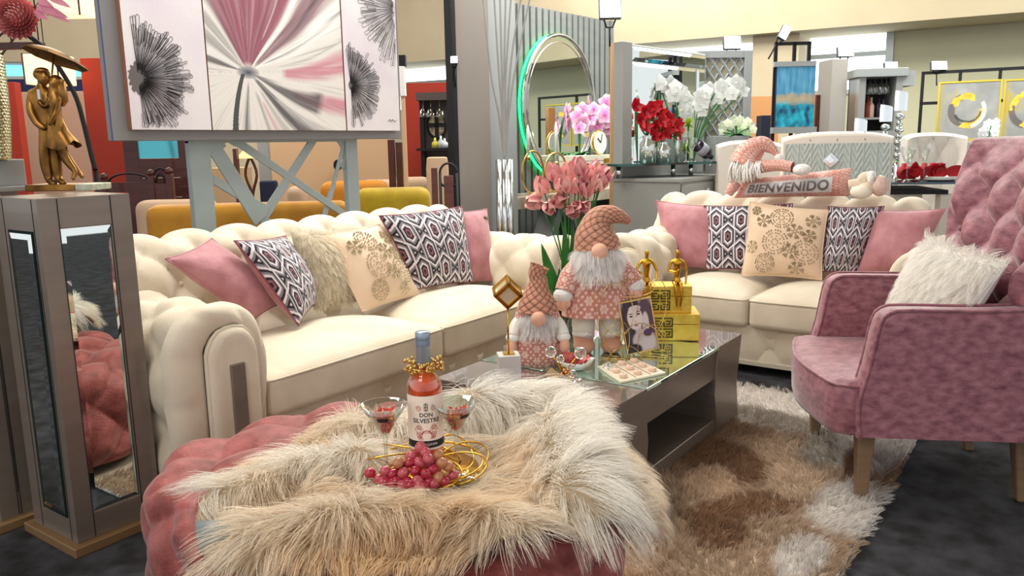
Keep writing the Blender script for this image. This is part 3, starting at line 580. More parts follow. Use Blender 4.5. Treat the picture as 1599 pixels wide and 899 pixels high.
def pillow(label, Q, th, front, back, cat='cushion', group=None, seed=0, colf=None, piping=None, n=46, ear=.05, name='throw_pillow'):
    f, nrm = pillow_fn(Q, th, ear, seed); c = np.mean(np.array(Q), 0); zb = min(q[2] for q in Q)
    t = thing(name, label, cat, (c[0], c[1], zb), 0, group); s = np.linspace(0, 1, n); U, Vv = np.meshgrid(s, s, indexing='ij'); U = U.ravel(); Vv = Vv.ravel()
    for side, m, nm in ((1, front, 'front_panel'), (-1, back, 'back_panel')):
        nn = n
        if side == 1 and colf is not None: nn = 190; s2 = np.linspace(0, 1, nn); A, Bb = np.meshgrid(s2, s2, indexing='ij'); A = A.ravel(); Bb = Bb.ravel()
        else: A, Bb = U, Vv
        F = gridF(nn, nn); mk(nm, f(A, Bb, np.full(len(A), side)), F if side < 0 else F[:, ::-1], m, t, True, colf(A, Bb) if (colf is not None and side == 1) else None)
    if piping:
        e = np.linspace(0, 1, 24)[:-1]; z = np.zeros(23); o = np.ones(23); uu = np.r_[e, o, 1-e, z]; vv = np.r_[z, e, o, 1-e]
        B().tube(f(uu, vv, np.zeros(92)), .0045, 6, True).out('piping', piping, t)
    return t, f, nrm
BL_ = np.array(lin((34, 30, 36))); WH_ = np.array(lin((226, 216, 220))); GR_ = np.array(lin((128, 124, 132))); MV_ = np.array(lin((140, 92, 102)))
def geo(u, v, su=3.3, sv=1.9, ro=0.0):
    x = u*su; y = v*sv; best = np.full(u.shape, 9.0); 
    for ox, oy in ((0, 0), (.5, .5)):
        dx = np.abs((x-ox+.5) % 1-.5); dy = np.abs((y-oy+.5) % 1-.5); d = np.maximum(dx*2, dx*.85+dy*1.3); best = np.minimum(best, d)
    k = np.floor(best*12.5).astype(int); pal = np.array([BL_, MV_, BL_, WH_, GR_, BL_, WH_, GR_, BL_, WH_, GR_]); return pal[np.clip(k, 0, 10)]*(1+.08*np.sin(u*900))[:, None]
def quad(px, z0, ax, lean=.13, dz=None):
    """four photo corners TL TR BR BL; the lower two rest at height z0, the upper two lean back along ax"""
    out = [None]*4; bs = [Pz(*px[i], z0) for i in (2, 3)]; k = 0 if ax == 'X' else 1
    out[2] = bs[0]; out[3] = bs[1]; fn = Px if ax == 'X' else Py
    out[1] = fn(*px[1], bs[0][k]+lean); out[0] = fn(*px[0], bs[1][k]+lean); return out
pip_p = mat('rose_piping', (132, 72, 80), .6); beigec = mat('beige_satin', (226, 200, 172), .5, c2=(214, 184, 154), scale=6, sheen=.3)
SG = 'cushions on the long sofa'; LG = 'cushions on the loveseat'
q1 = quad([(262, 404), (330, 372), (452, 452), (398, 494)], .53, 'Y', .14); q1[0] = Py(258, 412, q1[3][1]+.02); q1[3] = Py(290, 455, q1[3][1]); q1[2] = Pz(440, 505, .53); q1[1] = Py(332, 372, q1[2][1]+.24)
pillow('dusty pink velvet cushion slumped in the left arm corner of the long sofa', [Py(258, 404, 3.02), Py(330, 372, 3.16), Py(452, 470, 3.10), Py(395, 500, 2.96)], .15, pinkp, pinkp, group=SG, seed=1, piping=pinkp, ear=.07)
pillow('grey and white geometric cushion with pink back, second from the left arm', [Py(366, 376, 3.02), Py(446, 368, 3.22), Py(497, 470, 3.08), Py(466, 508, 2.87)], .17, vc, pinkp, group=SG, seed=2, colf=geo, piping=pip_p)
pf_, ff, nf = pillow('shaggy cream fur cushion between the geometric and the snowflake cushions', [Py(452, 360, 3.14), Py(522, 362, 3.16), Py(575, 470, 3.05), Py(490, 484, 3.04)], .13, mat('fur_base', (200, 190, 170), .9), mat('fur_base', (200, 190, 170), .9), group=SG, seed=3)
pb, fb, nb_ = pillow('beige cushion with beaded snowflakes leaning on the long sofa', [Py(500, 366, 3.13), Py(592, 350, 3.17), Py(657, 460, 3.03), Py(566, 486, 2.93)], .15, beigec, beigec, group=SG, seed=4, piping=beigec)
pillow('grey and white geometric cushion standing upright near the right end of the long sofa', [Py(592, 337, 3.14), Py(722, 322, 3.16), Py(740, 440, 3.01), Py(650, 452, 3.05)], .15, vc, pinkp, group=SG, seed=5, colf=geo, piping=pip_p)
pk6, f6, _n = pillow('dusty pink velvet cushion against the right arm of the long sofa', [Py(700, 330, 3.2), Py(760, 326, 3.18), Py(772, 438, 3.0), Py(715, 444, 3.08)], .14, pinkp, pinkp, group=SG, seed=6, piping=pinkp)
pillow('dusty pink velvet cushion at the left end of the loveseat', [Px(1025, 313, 5.02), Px(1122, 322, 5.02), Px(1122, 420, 4.90), Px(1040, 417, 4.88)], .15, pinkp, pinkp, group=LG, seed=7, piping=pinkp)
pillow('grey geometric cushion partly behind the snowflake cushion on the loveseat', [Px(1099, 321, 5.00), Px(1238, 318, 5.08), Px(1228, 424, 4.94), Px(1102, 420, 4.86)], .14, vc, pinkp, group=LG, seed=8, colf=geo, piping=pip_p)
pc, fc, nc = pillow('beige cushion with beaded snowflakes in the middle of the loveseat', [Px(1171, 315, 4.94), Px(1293, 328, 4.94), Px(1283, 437, 4.80), Px(1158, 430, 4.78)], .15, beigec, beigec, group=LG, seed=9, piping=beigec)
pillow('grey geometric cushion with pink back, right of the snowflake cushion on the loveseat', [Px(1293, 322, 4.97), Px(1381, 322, 5.06), Px(1338, 428, 4.93), Px(1280, 424, 4.86)], .16, vc, pinkp, group=LG, seed=10, colf=lambda u, v: geo(u, v, 3.2, 1.8), piping=pip_p)
pillow('dusty pink velvet cushion at the right end of the loveseat', [Px(1366, 328, 5.05), Px(1476, 326, 5.0), Px(1428, 430, 4.86), Px(1338, 428, 4.90)], .16, pinkp, pinkp, group=LG, seed=11, piping=pinkp)
def ch(x, y, z): yw = math.atan2(.33, .65); A = Pz(1340, 783); return (A[0]+x*math.cos(yw)-y*math.sin(yw), A[1]+x*math.sin(yw)+y*math.cos(yw), z)
pg, fg, ng = pillow('long haired white fur cushion on the pink armchair', [ch(.63, -.40, .93), ch(-.01, -.45, .92), ch(.05, -.26, .50), ch(.62, -.24, .50)], .16, mat('white_fur_base', (226, 222, 216), .9), mat('white_fur_base', (226, 222, 216), .9), seed=12)
def pillow_fur(par, f, n, cnt, L, c1, c2, seed, flow, wd=.0016):
    r = np.random.default_rng(seed); u = r.uniform(.0, 1, cnt); v = r.uniform(.0, 1, cnt); P = f(u, v, np.ones(cnt)); e = .01
    down = f(u, np.clip(v+e, 0, 1), np.ones(cnt))-f(u, np.clip(v-e, 0, 1), np.ones(cnt)); down /= np.linalg.norm(down, axis=1)[:, None]+1e-9
    right = f(np.clip(u+e, 0, 1), v, np.ones(cnt))-f(np.clip(u-e, 0, 1), v, np.ones(cnt)); right /= np.linalg.norm(right, axis=1)[:, None]+1e-9
    fu = flow[0]*(u-.5)*2+.5*vnoise(u, v, seed, 9); fl = down*(flow[1]*(1.2-np.exp(-v*10)*2.2))[:, None]+right*fu[:, None]; fl /= np.linalg.norm(fl, axis=1)[:, None]+1e-9
    D = n*.7+fl*.6+r.normal(size=P.shape)*.15; k = r.uniform(0, 1, (cnt, 1)); col = np.array(lin(c1))*k+np.array(lin(c2))*(1-k)
    fur('long_fur', P, D, r.uniform(.6, 1.1, cnt)*L, wd, furm, par, col, seg=5, bend=fl, gravity=.35, curl=.16, clump=22, seed=seed)
pillow_fur(pf_, ff, nf, 5000, .06, (252, 246, 232), (232, 220, 196), 51, (.5, 1.0), .002)
pillow_fur(pg, fg, ng, 11000, .075, (255, 255, 252), (242, 236, 228), 52, (.6, 1.0), .0017)
stone = mat('rhinestone', (206, 196, 170), .12, .85)
def flakes(par, f, n, spots):
    for u0, v0, r0, arms in spots:
        b = B()
        for a in range(arms):
            an = a*2*PI/arms+.2
            for k in range(1, 5):
                rr = r0*k/4.2; pts = [(rr, 0)]
                if k >= 3: pts += [(rr, .22), (rr, -.22)]
                for q, off in pts:
                    u = u0+q*math.cos(an+off); v = v0+q*math.sin(an+off)
                    if .03 < u < .97 and .03 < v < .97: p = f(np.array([u]), np.array([v]), np.array([1.0]))[0]+n*.002; b.ball(p, .0042 if k < 4 else .0055, 6)
        if b.V: b.out('snowflake', stone, par, False, kind='stuff')
fl_ = [(.24, .26, .09, 6), (.47, .20, .15, 8), (.42, .55, .17, 8), (.30, .84, .13, 8), (.66, .38, .10, 6), (.62, .66, .10, 6), (.80, .66, .17, 8), (.70, .90, .09, 6), (.86, .20, .09, 6), (.84, .42, .08, 6)]
flakes(pb, fb, nb_, fl_); flakes(pc, fc, nc, [(u, v, r, a) for u, v, r, a in fl_]+[(.12, .12, .06, 6), (.1, .62, .08, 6)])
p = f6(np.array([.78]), np.array([.13]), np.array([1.0]))[0]; q = f6(np.array([.9]), np.array([.13]), np.array([1.0]))[0]; B().tube([p+(0, -.004, 0), q+(0, -.004, 0)], .011, 4).out('badge', mat('brown_badge', (96, 80, 66), .5, .5), pk6, False)

# ------------------------------------------------------------------ patterned cloth for the gnomes
PKc = np.array(lin((198, 130, 118))); CRc = np.array(lin((238, 214, 200)))
def damask(a, z, s=9.0):
    """a = distance round the body, z = height, in metres"""
    x = a*s*1.6; y = z*s*1.6; ix = np.round(x); fx = x-ix; oy = np.where(ix % 2 == 0, 0, .5); fy = (y+oy) % 1-.5; r = np.hypot(fx, fy); th = np.arctan2(fy, fx)
    fl = r < .34*(.45+.55*np.abs(np.cos(3*th))); core = r < .06; ring = np.abs(r-.10) < .018
    g = (np.abs(np.sin(x*PI*2+y*PI*2))*np.abs(np.sin(x*PI*2-y*PI*2))) > .62; k = (fl & ~ring) | core | (g & (r > .36)); k2 = np.where(k, .85, 0.0)[:, None]
    vein = (np.abs(fy) < .012) | (np.abs(np.abs(fx)-np.abs(fy)*.6) < .012); k2 = np.where((vein & fl)[:, None], .3, k2); return PKc*(1-k2)+CRc*k2
def weave(a, z, s=64.0):
    p = np.abs(np.sin((a+z)*s*PI/2)); q = np.abs(np.sin((a-z)*s*PI/2)); k = np.clip(np.minimum(p, q)*2.2, 0, 1)[:, None]; return np.array(lin((66, 40, 30)))*(1-k)+np.array(lin((206, 148, 122)))*k, k[:, 0]
clothm = mat('gnome_cloth', (255, 255, 255), .75, vcol='Col', sheen=.2); skinm = mat('peach_felt', (232, 178, 152), .8); whitefl = mat('white_fleece', (238, 234, 228), .95, bump=.8, bscale=90)
pants = mat('pearl_satin', (222, 218, 206), .35, sheen=.3)
def cloth_tube(m, path, rad, fn, nu=70, nv=60, flat=1.0):
    P, _ = resample([p for p in path], nu); t = np.linspace(0, 1, nu); R = np.interp(t, np.linspace(0, 1, len(rad)), rad); Tn = np.gradient(P, axis=0); Tn /= np.linalg.norm(Tn, axis=1)[:, None]; N = np.array([0, 1.0, 0]); V = []; arc = np.r_[0, np.cumsum(np.linalg.norm(np.diff(P, axis=0), axis=1))]; A = np.arange(nv)*2*PI/nv; aa = []; zz = []
    for i in range(nu):
        N = N-Tn[i]*(N@Tn[i]); N /= np.linalg.norm(N); Bn = np.cross(Tn[i], N); V.append(P[i]+R[i]*(np.cos(A)[:, None]*N+flat*np.sin(A)[:, None]*Bn)); aa.append(A*R.mean()); zz.append(np.full(nv, arc[i]))
    V = np.concatenate(V); c = fn(np.concatenate(aa), np.concatenate(zz)); h = None
    if isinstance(c, tuple): c, h = c; ctr = np.repeat(P, nv, 0); d = V-ctr; d /= np.linalg.norm(d, axis=1)[:, None]+1e-9; V = V+d*(h-.5)[:, None]*.004
    return B(m).grid(V, nu, nv, False, True, col=c)
def gnome(label, px, py, D_z, H, standing, yaw=-54.6):
    g0 = Pz(px, py, D_z); m = T(g0[0], g0[1], D_z, yaw); t = thing('gnome', label, 'gnome', (g0[0], g0[1], D_z), yaw, 'plush gnomes on the coffee table')
    def W(P): P = np.atleast_2d(P); return P@m[:3, :3].T+m[:3, 3]
    if standing:
        zb, zs, rb, rs = .165, .44, .158, .085
        for s in (-1, 1):
            b = B(m); b.tube([(s*.055, .0, .06), (s*.06, 0, .12), (s*.06, 0, .2)], [.046, .052, .05], 18); b.out('leg', pants, t)
            b = B(m); b.ball((s*.06, -.03, .034), (.048, .075, .036), 18); b.tube([(s*.06, .0, .03), (s*.06, 0, .085)], [.044, .046], 18); b.out('boot', mat('tan_boot', (206, 152, 128), .7), t)
            b = B(m); b.tube([(s*.06, 0, .075), (s*.06, 0, .095)], [.05, .05], 18); b.out('boot_cuff', whitefl, t)
    else: zb, zs, rb, rs = .0, .25, .112, .06
    # bell shaped body
    nz, na_ = 110, 200; tt = np.linspace(0, 1, nz); Z = zb+(zs-zb)*tt
    R = (rb+(rs-rb)*tt**1.3) if standing else rb*np.sqrt(np.clip(1-(tt-.30)**2/.95, 0, 1))*np.where(tt < .12, .86+.14*np.sin(tt/.12*PI/2), 1)
    A = np.arange(na_)*2*PI/na_; ZZ, AA = np.meshgrid(Z, A, indexing='ij'); RR = R[:, None]*(1+.02*np.sin(AA*5+1)*(1-tt[:, None]))
    V = np.stack([RR*np.cos(AA), RR*.66*np.sin(AA), ZZ], -1).reshape(-1, 3); c = damask((AA*rb).ravel(), ZZ.ravel(), 9 if standing else 12)
    b = B(m); b.grid(V, nz, na_, False, True, col=c); b.add(V[:na_], [list(range(na_))[::-1]], col=np.tile(PKc, (na_, 1))); b.out('coat', clothm, t, col=True)
    nzp = zs+.02 if standing else .215; nr_ = .036 if standing else .031; ny = -.085 if standing else -.098
    B(m).ball((0, 0, zs+.01), (.092, .08, .085) if standing else (.07, .062, .06), 24).out('head', skinm, t)
    B(m).ball((0, ny-.02, nzp), nr_, 22).out('nose', skinm, t)
    if standing:
        cloth_tube(m, [(0, 0, zs+.025), (-.005, 0, zs+.09), (.012, 0, zs+.145), (.06, 0, zs+.165), (.115, 0, zs+.15), (.14, 0, zs+.13)], [.102, .09, .066, .045, .03, .012], weave).out('hat', clothm, t, col=True)
        arms = [[(-.07, 0, .40), (-.115, -.02, .34), (-.145, -.05, .275)], [(.07, 0, .40), (.12, .0, .35), (.16, .005, .305)]]
        for s, a in zip((-1, 1), arms):
            o = cloth_tube(m, a, [.04, .05, .046], lambda x, z: damask(x, z, 14)).out('sleeve', clothm, t, col=True); e = np.array(a[-1])
            B(m).ball(e+(s*.008, -.01, -.01), (.044, .044, .036), 18).out('cuff', whitefl, o)
            B(m).ball(e+(s*.012, -.018, -.045), (.028, .03, .034), 14).ball(e+(-s*.012, -.035, -.04), (.012, .014, .02), 10).out('mitten', skinm, o)
    else:
        cloth_tube(m, [(0, 0, zs-.02), (-.0, 0, zs+.04), (.005, 0, zs+.10), (.0, 0, zs+.13), (.012, 0, zs+.165)], [.086, .07, .045, .032, .04], weave).out('hat', clothm, t, col=True)
        for s in (-1, 1):
            a = [(s*.055, 0, .20), (s*.09, -.02, .165), (s*.105, -.055, .125)]; o = B(m).tube(smoothpath(a, 12), [.028]*12, 16).out('sleeve', pants, t); e = np.array(a[-1])
            B(m).ball(e, (.03, .03, .022), 16).out('cuff', whitefl, o); B(m).ball(e+(s*.004, -.012, -.035), (.022, .024, .036), 14).out('mitten', skinm, o)
    # beard
    r = np.random.default_rng(5 if standing else 6); cnt = 4200 if standing else 2600; a = r.uniform(-1, 1, cnt)*1.35; hz = r.uniform(0, 1, cnt)**1.3
    bw, bz0, bl = (.092, zs+.035, .12) if standing else (.07, zs-.02, .085)
    P = np.stack([np.sin(a)*bw*(1.02-.2*hz), -np.cos(a)*bw*.95-.004-.03*hz*np.cos(a), bz0-hz*bl*.9-.02*np.abs(np.sin(a))], 1); D = np.stack([np.sin(a)*.7, -np.cos(a)*.9, -.3-.3*hz], 1)+r.normal(size=(cnt, 3))*.2
    bend = np.stack([np.sin(a)*.25, -.15+0*a, -1+0*a], 1)
    Pw = W(P); Dw = D@m[:3, :3].T; Bw = bend@m[:3, :3].T; k = r.uniform(0, 1, (cnt, 1)); col = np.array(lin((255, 255, 255)))*k+np.array(lin((246, 242, 238)))*(1-k)
    fur('beard', Pw, Dw, r.uniform(.5, 1.0, cnt)*(.085 if standing else .065), .0016, furm, t, col, seg=4, bend=Bw, gravity=.3, curl=.12, clump=24, seed=8)
    return t
gnome('tall standing plush gnome in a pink patterned coat and woven hat', 932, 547, tz+.004, .62, True)
gnome('small sitting plush gnome with a long white beard and woven pointed hat', 840, 566, tz+.004, .42, False)
# ------------------------------------------------------------------ things on the coffee table
TT_ = tz+.005; VY = -54.6
pinkpet = mat('pink_tulip_petal', (252, 212, 200), .5, c2=(232, 150, 160), scale=14, detail=3, contrast=.4, sheen=.2)
# tulips in a clear glass vase
v0 = Pz(893, 519, TT_); t = thing('tulip_vase', 'tall clear glass vase of pink tulips with long green leaves, behind the gnomes', 'flower vase', (v0[0], v0[1], TT_), VY)
m = T(v0[0], v0[1], TT_, VY)
b = B(m); b.lathe([(.058, 0), (.06, .01), (.06, .36), (.056, .36), (.056, .012), (.0, .012)], n=32, cap=False); b.out('vase', tglass, t)
B(m).tube(ellipse((0, 0, .34), .0615, .0615, 40, (1, 0, 0), (0, 1, 0)), .002, 6, True).out('rim_band', goldwire, t)
heads = [(880, 288), (912, 296), (842, 304), (935, 284), (868, 272), (850, 292), (862, 312), (878, 300), (888, 270), (904, 262), (918, 280), (930, 290), (907, 312), (893, 318), (925, 268), (940, 274), (898, 292)]
r = random.Random(3)
FRv = Fr(v0, VY)
for i, (px, py) in enumerate(heads):
    dy = (-.05, .0, .04)[i % 3]; x, z = FRv.uv(px, py+8, dy); hd = np.array([x, dy, z-TT_]); st = np.array([r.uniform(-.03, .03), r.uniform(-.03, .03), .03])
    pts = smoothpath([st, (st+hd)/2+(x*-.12, 0, .04), hd], 12); b = B(m); b.tube(pts, .0032, 6); stem = b.out('stem', leafm, t)
    up = np.array([x*1.6+r.uniform(-.1, .1), -.35+dy*2, .55 if py < 300 else -.05]); up /= np.linalg.norm(up); s1 = np.cross(up, (0, 1, 0)); s1 /= np.linalg.norm(s1); s2 = np.cross(up, s1)
    b = B(m)
    for k in range(6):
        a = k*PI/3+r.uniform(-.2, .2); o_ = s1*math.cos(a)+s2*math.sin(a); op = .35+.2*(k % 2)+r.uniform(0, .2); leaf(b, hd-up*.01, up+o_*op*1.3, -o_, .10+r.uniform(-.01, .01), .066, .75-(op*.3), 7, -.25, tip=.8)
    b.out('petals', pinkpet, stem)
for i, (px, py, wv, lean) in enumerate([(850, 375, .06, -.12), (868, 420, .07, -.08), (905, 340, .05, .03), (893, 352, .05, 0), (880, 336, .045, -.03), (872, 410, .06, -.05), (912, 350, .045, .05), (870, 490, .05, -.06), (858, 440, .05, -.1)]):
    x, z = FRv.uv(px, py, -.02); tip_ = np.array([x, -.02-.02*(i % 3), z-TT_]); st = np.array([x*.3, 0, .02]); b = B(m); d = tip_-st; leaf(b, st, d, (lean*2, -1, .2), np.linalg.norm(d)*1.05, wv*1.5, .28, 10, .25); b.out('leaf', leafm, t)

# marble ornament with gold cube
o0 = Pz(795, 601, TT_); m = T(o0[0], o0[1], TT_, VY+8); t = thing('cube_ornament', 'gold open cube on a thin rod above a white marble block', 'ornament', (o0[0], o0[1], TT_), VY+8)
marble = mat('white_marble', (232, 230, 224), .25, c2=(176, 172, 166), scale=4, detail=8, contrast=.5)
B(m).box(-.042, .042, -.04, .04, 0, .125).out('base', marble, t, False, bevel=.003)
B(m).box(-.022, .022, -.022, .022, .125, .130).out('plate', gold, t, False); B(m).tube([(0, 0, .13), (0, 0, .32)], .0035, 8).out('rod', gold, t)
R_ = RX(35, 'Y')@RX(42, 'X'); cm = m@np.array(Matrix.Translation((0, 0, .365)))@RX(12, 'Z')@RX(45, 'Y')@RX(20, 'X')
b = B(cm); h = .040; w_ = .014
for a in (-1, 1):
    for c in (-1, 1):
        b.box(-h, h, a*h-w_*(a > 0), a*h+w_*(a < 0), c*h-w_*(c > 0), c*h+w_*(c < 0)); b.box(a*h-w_*(a > 0), a*h+w_*(a < 0), -h, h, c*h-w_*(c > 0), c*h+w_*(c < 0)); b.box(a*h-w_*(a > 0), a*h+w_*(a < 0), c*h-w_*(c > 0), c*h+w_*(c < 0), -h, h)
cube = b.out('cube', gold, t, False, bevel=.0015); B(cm).box(-.034, .034, -.034, .034, -.034, .034).out('crystal', mat('crystal_block', (236, 226, 190), .1, .5), cube, False, bevel=.006)

# gold boxes with a key pattern
keym = mat('dark_key_relief', (96, 84, 36), .4, .6)
def keypat(b, x0, z0, s):
    w_ = s*.07
    for cx in (0, 1):
        for cz in (0, 1):
            ox, oz = x0+cx*s*.52, z0+cz*s*.52; L = s*.46
            def H(a, c, z): b.box(ox+a*L, ox+c*L, -.004, .001, oz+z*L, oz+z*L+w_)
            def Vv(a, c, x): b.box(ox+x*L, ox+x*L+w_, -.0042, .001, oz+a*L, oz+c*L)
            fx = (lambda q: q) if cx == 0 else (lambda q: .85-q)
            H(0, 1, 0); H(0, 1, .85); Vv(0, 1, fx(0)); Vv(0, .55, fx(.85)); H(.25, .8, .55); Vv(.25, .7, fx(.27)); H(.3, .65, .27)
g0 = Pz(1092, 532, TT_)
def gbox(label, px0, px1, pyb, z0, z1, dep, fr):
    xa, xb = fr.uv(px0, pyb)[0], fr.uv(px1, pyb)[0]; o = fr.m@np.array([(xa+xb)/2, dep/2, 0, 1]); t = thing('gold_box', label, 'box', (o[0], o[1], z0), fr.yaw, 'gold boxes on the coffee table')
    gl = mat('gold_leaf', (246, 212, 96), .36, .65, c2=(222, 180, 62), scale=18, bump=.2, bscale=60)
    lid = z1-(z1-z0)*.38
    B(fr.m).box(xa, xb, 0, dep, z0, lid-.001).out('body', gl, t, False, bevel=.002); B(fr.m).box(xa-.001, xb+.001, -.001, dep+.001, lid+.001, z1).out('lid', gl, t, False, bevel=.002)
    return t, xa, xb
fb1 = Fr(g0, -60)
t1, xa, xb = gbox('lower gold box with a dark key pattern, behind the photo frame', 1004, 1092, 532, TT_, TT_+.125, .20, fb1)
b = B(fb1.m); b.m = b.m@np.array(Matrix.Translation((0, 0, 0))); ks = .098; keypat(b, fb1.uv(1018, 515)[0], TT_+.014, ks); b.out('key_pattern', keym, t1, False)
fb2 = Fr((fb1.m@np.array([0, .035, 0, 1]))[:2], -60)
t2, xa2, xb2 = gbox('upper gold box with a dark key pattern, seat of the gold figures', 1000, 1080, 470, TT_+.1255, TT_+.2505, .14, fb2)
b = B(fb2.m); keypat(b, fb2.uv(1014, 470)[0], TT_+.138, ks); b.out('key_pattern', keym, t2, False)
# seated gold figures
def figure(px, label, pose, zseat):
    x = fb2.uv(px, 437)[0]; m_ = fb2.m@np.array(Matrix.Translation((x, .012, zseat))); t = thing('gold_figure', label, 'figurine', tuple((m_@np.array([0, 0, 0, 1]))[:3]), -60, 'gold figures on the boxes'); s = .92
    J = [(0, .02, .012, .014), (0, .018, .045, .013), (0, .012, .085, .017), (0, .01, .105, .014), (0, .008, .118, .006), (0, .004, .128, .008), (0, .002, .142, .011), (0, .002, .154, .007)]
    E = [(0, 1), (1, 2), (2, 3), (3, 4), (4, 5), (5, 6), (6, 7)]
    def lim(a, pts): 
        nonlocal J, E; k = len(J); J += pts; E.append((a, k)); E += [(k+i, k+i+1) for i in range(len(pts)-1)]
    if pose:   # arm folded to the chest, other hand on the seat
        lim(3, [(-.026, .01, .102, .008), (-.038, .002, .065, .0055), (-.008, -.018, .062, .005), (.006, -.02, .075, .004)]); lim(3, [(.026, .01, .102, .008), (.040, .012, .062, .0055), (.036, .004, .02, .0045), (.034, -.008, .008, .004)])
    else:
        lim(3, [(-.026, .01, .102, .008), (-.045, -.004, .07, .0055), (-.02, -.02, .055, .005)]); lim(3, [(.026, .01, .102, .008), (.044, .008, .062, .0055), (.038, -.006, .022, .0045)])
    lim(0, [(-.012, .008, .010, .011), (-.012, -.035, .012, .008), (-.006, -.040, -.04, .006), (-.004, -.040, -.088, .0045), (-.004, -.055, -.094, .0045)])
    lim(0, [(.012, .008, .010, .011), (.012, -.035, .014, .008), (.014, -.040, -.04, .006), (.010, -.040, -.085, .0045), (.012, -.055, -.092, .0045)])
    JW = [tuple((m_@np.array([a*1.1, c*1.1, d*1.1, 1]))[:3])+(e*1.1,) for a, c, d, e in J]; skinfig('body', JW, E, gold, t, 2); return t
figure(1058, 'gold seated figure with legs hanging over the box front, right one', 1, TT_+.2505)
figure(1010, 'gold seated figure half hidden behind the photo frame, left one', 0, TT_+.2505)

# photo frame with portrait and wire loops
f0 = Pz(979, 555, TT_); f1 = Pz(1019, 546, TT_); yw = -48; FWd = .148; FH = .235
t = thing('photo_frame', 'thin gold photo frame with a portrait of a dark haired woman, leaning back', 'photo frame', (f0[0], f0[1], TT_), yw); m = T(f0[0], f0[1], TT_, yw)@RX(-6, 'X')@RX(-9, 'Y')
b = B(m); e = .007
b.box(0, FWd, -.005, .005, 0, e).box(0, FWd, -.005, .005, FH-e, FH).box(0, e, -.005, .005, e, FH-e).box(FWd-e, FWd, -.005, .005, e, FH-e); b.out('frame', goldwire, t, False, bevel=.001)
b = B(m); b.box(FWd*.4, FWd*.6, .002, .006, .0, .2); b.out('stand', goldwire, t, False)
NX, NY = 110, 180; U, Vv = np.meshgrid(np.linspace(0, 1, NX), np.linspace(0, 1, NY), indexing='ij'); U = U.ravel(); Vv = Vv.ravel()
def L3(*c): return np.array(lin(c))
C = np.tile(L3(176, 166, 176), (len(U), 1))
def put(msk, c, a=1.0): 
    k = np.clip(msk, 0, 1)[:, None]*a; C[:] = C*(1-k)+c*k
def el(cx, cy, rx, ry, k=8, rot=0): dx = U-cx; dy = (Vv-cy); c, s = math.cos(rot), math.sin(rot); return (1-np.hypot((dx*c+dy*s)/rx, (-dx*s+dy*c)/ry))*k
put(el(.34, .55, .46, .62, 6), L3(52, 36, 44)); put(el(.8, .6, .3, .5, 5), L3(92, 62, 78)); put(el(.12, .2, .2, .4, 5), L3(66, 46, 54)); put(el(.60, .18, .42, .26, 6), L3(216, 200, 202))
put(el(.48, .40, .12, .22, 6), L3(204, 184, 186)); put(el(.42, .67, .27, .25, 8, .12), L3(232, 214, 210)); put(el(.46, .86, .22, .06, 6), L3(224, 206, 204)); put(el(.74, .52, .12, .26, 6, -.2), L3(222, 202, 200))
put(el(.30, .71, .065, .022, 3), L3(40, 30, 38)); put(el(.56, .735, .065, .022, 3), L3(40, 30, 38)); put(el(.30, .76, .09, .012, 3), L3(70, 50, 54)); put(el(.56, .785, .09, .012, 3), L3(70, 50, 54)); put(el(.43, .52, .08, .022, 3), L3(168, 98, 108)); put(el(.42, .60, .04, .02, 3), L3(198, 174, 172))
put(el(.76, .34, .16, .085, 6), L3(92, 60, 104)); put(el(.22, .05, .30, .13, 5), L3(46, 38, 52)); put((np.sin(U*60+Vv*9) > .3)*(np.abs(U-.1) < .12)*1.0, L3(88, 62, 66), .5)
V = np.stack([e+U*(FWd-2*e), np.full(len(U), -.001), e+Vv*(FH-2*e)], 1)@m[:3, :3].T+m[:3, 3]; mk('portrait', V, gridF(NX, NY), mat('photo_print', (255, 255, 255), .25, vcol='Col'), t, True, C)
w0 = Pz(985, 560, TT_); t = thing('wire_ornament', 'loops of thin pale gold wire standing round the photo frame', 'ornament', (w0[0], w0[1], TT_), VY); m = T(w0[0], w0[1], TT_, VY); FRw = Fr(w0, VY)
for px, py, rx, ry, tl, dy in ((962, 483, 26, 42, .1, .0), (960, 540, 22, 40, -.25, .0), (1005, 545, 34, 42, .5, .01), (1018, 480, 22, 46, -.2, .06), (1020, 545, 24, 40, .25, .05), (985, 450, 38, 14, .1, .07), (975, 562, 26, 22, .0, -.02), (950, 510, 14, 60, .3, .02)):
    x, z = FRw.uv(px, py, dy); s = 1/365; t1_ = np.arange(40)*2*PI/40; q = np.stack([rx*s*np.cos(t1_), .02*np.sin(t1_*2), ry*s*np.sin(t1_)], 1); c_, s_ = math.cos(tl), math.sin(tl); q = np.stack([x+q[:, 0]*c_-q[:, 2]*s_, dy+q[:, 1], np.maximum(z-TT_+q[:, 0]*s_+q[:, 2]*c_, .003)], 1); B(m).tube(q, .0017, 6, True).out('wire_loop', goldwire, t)

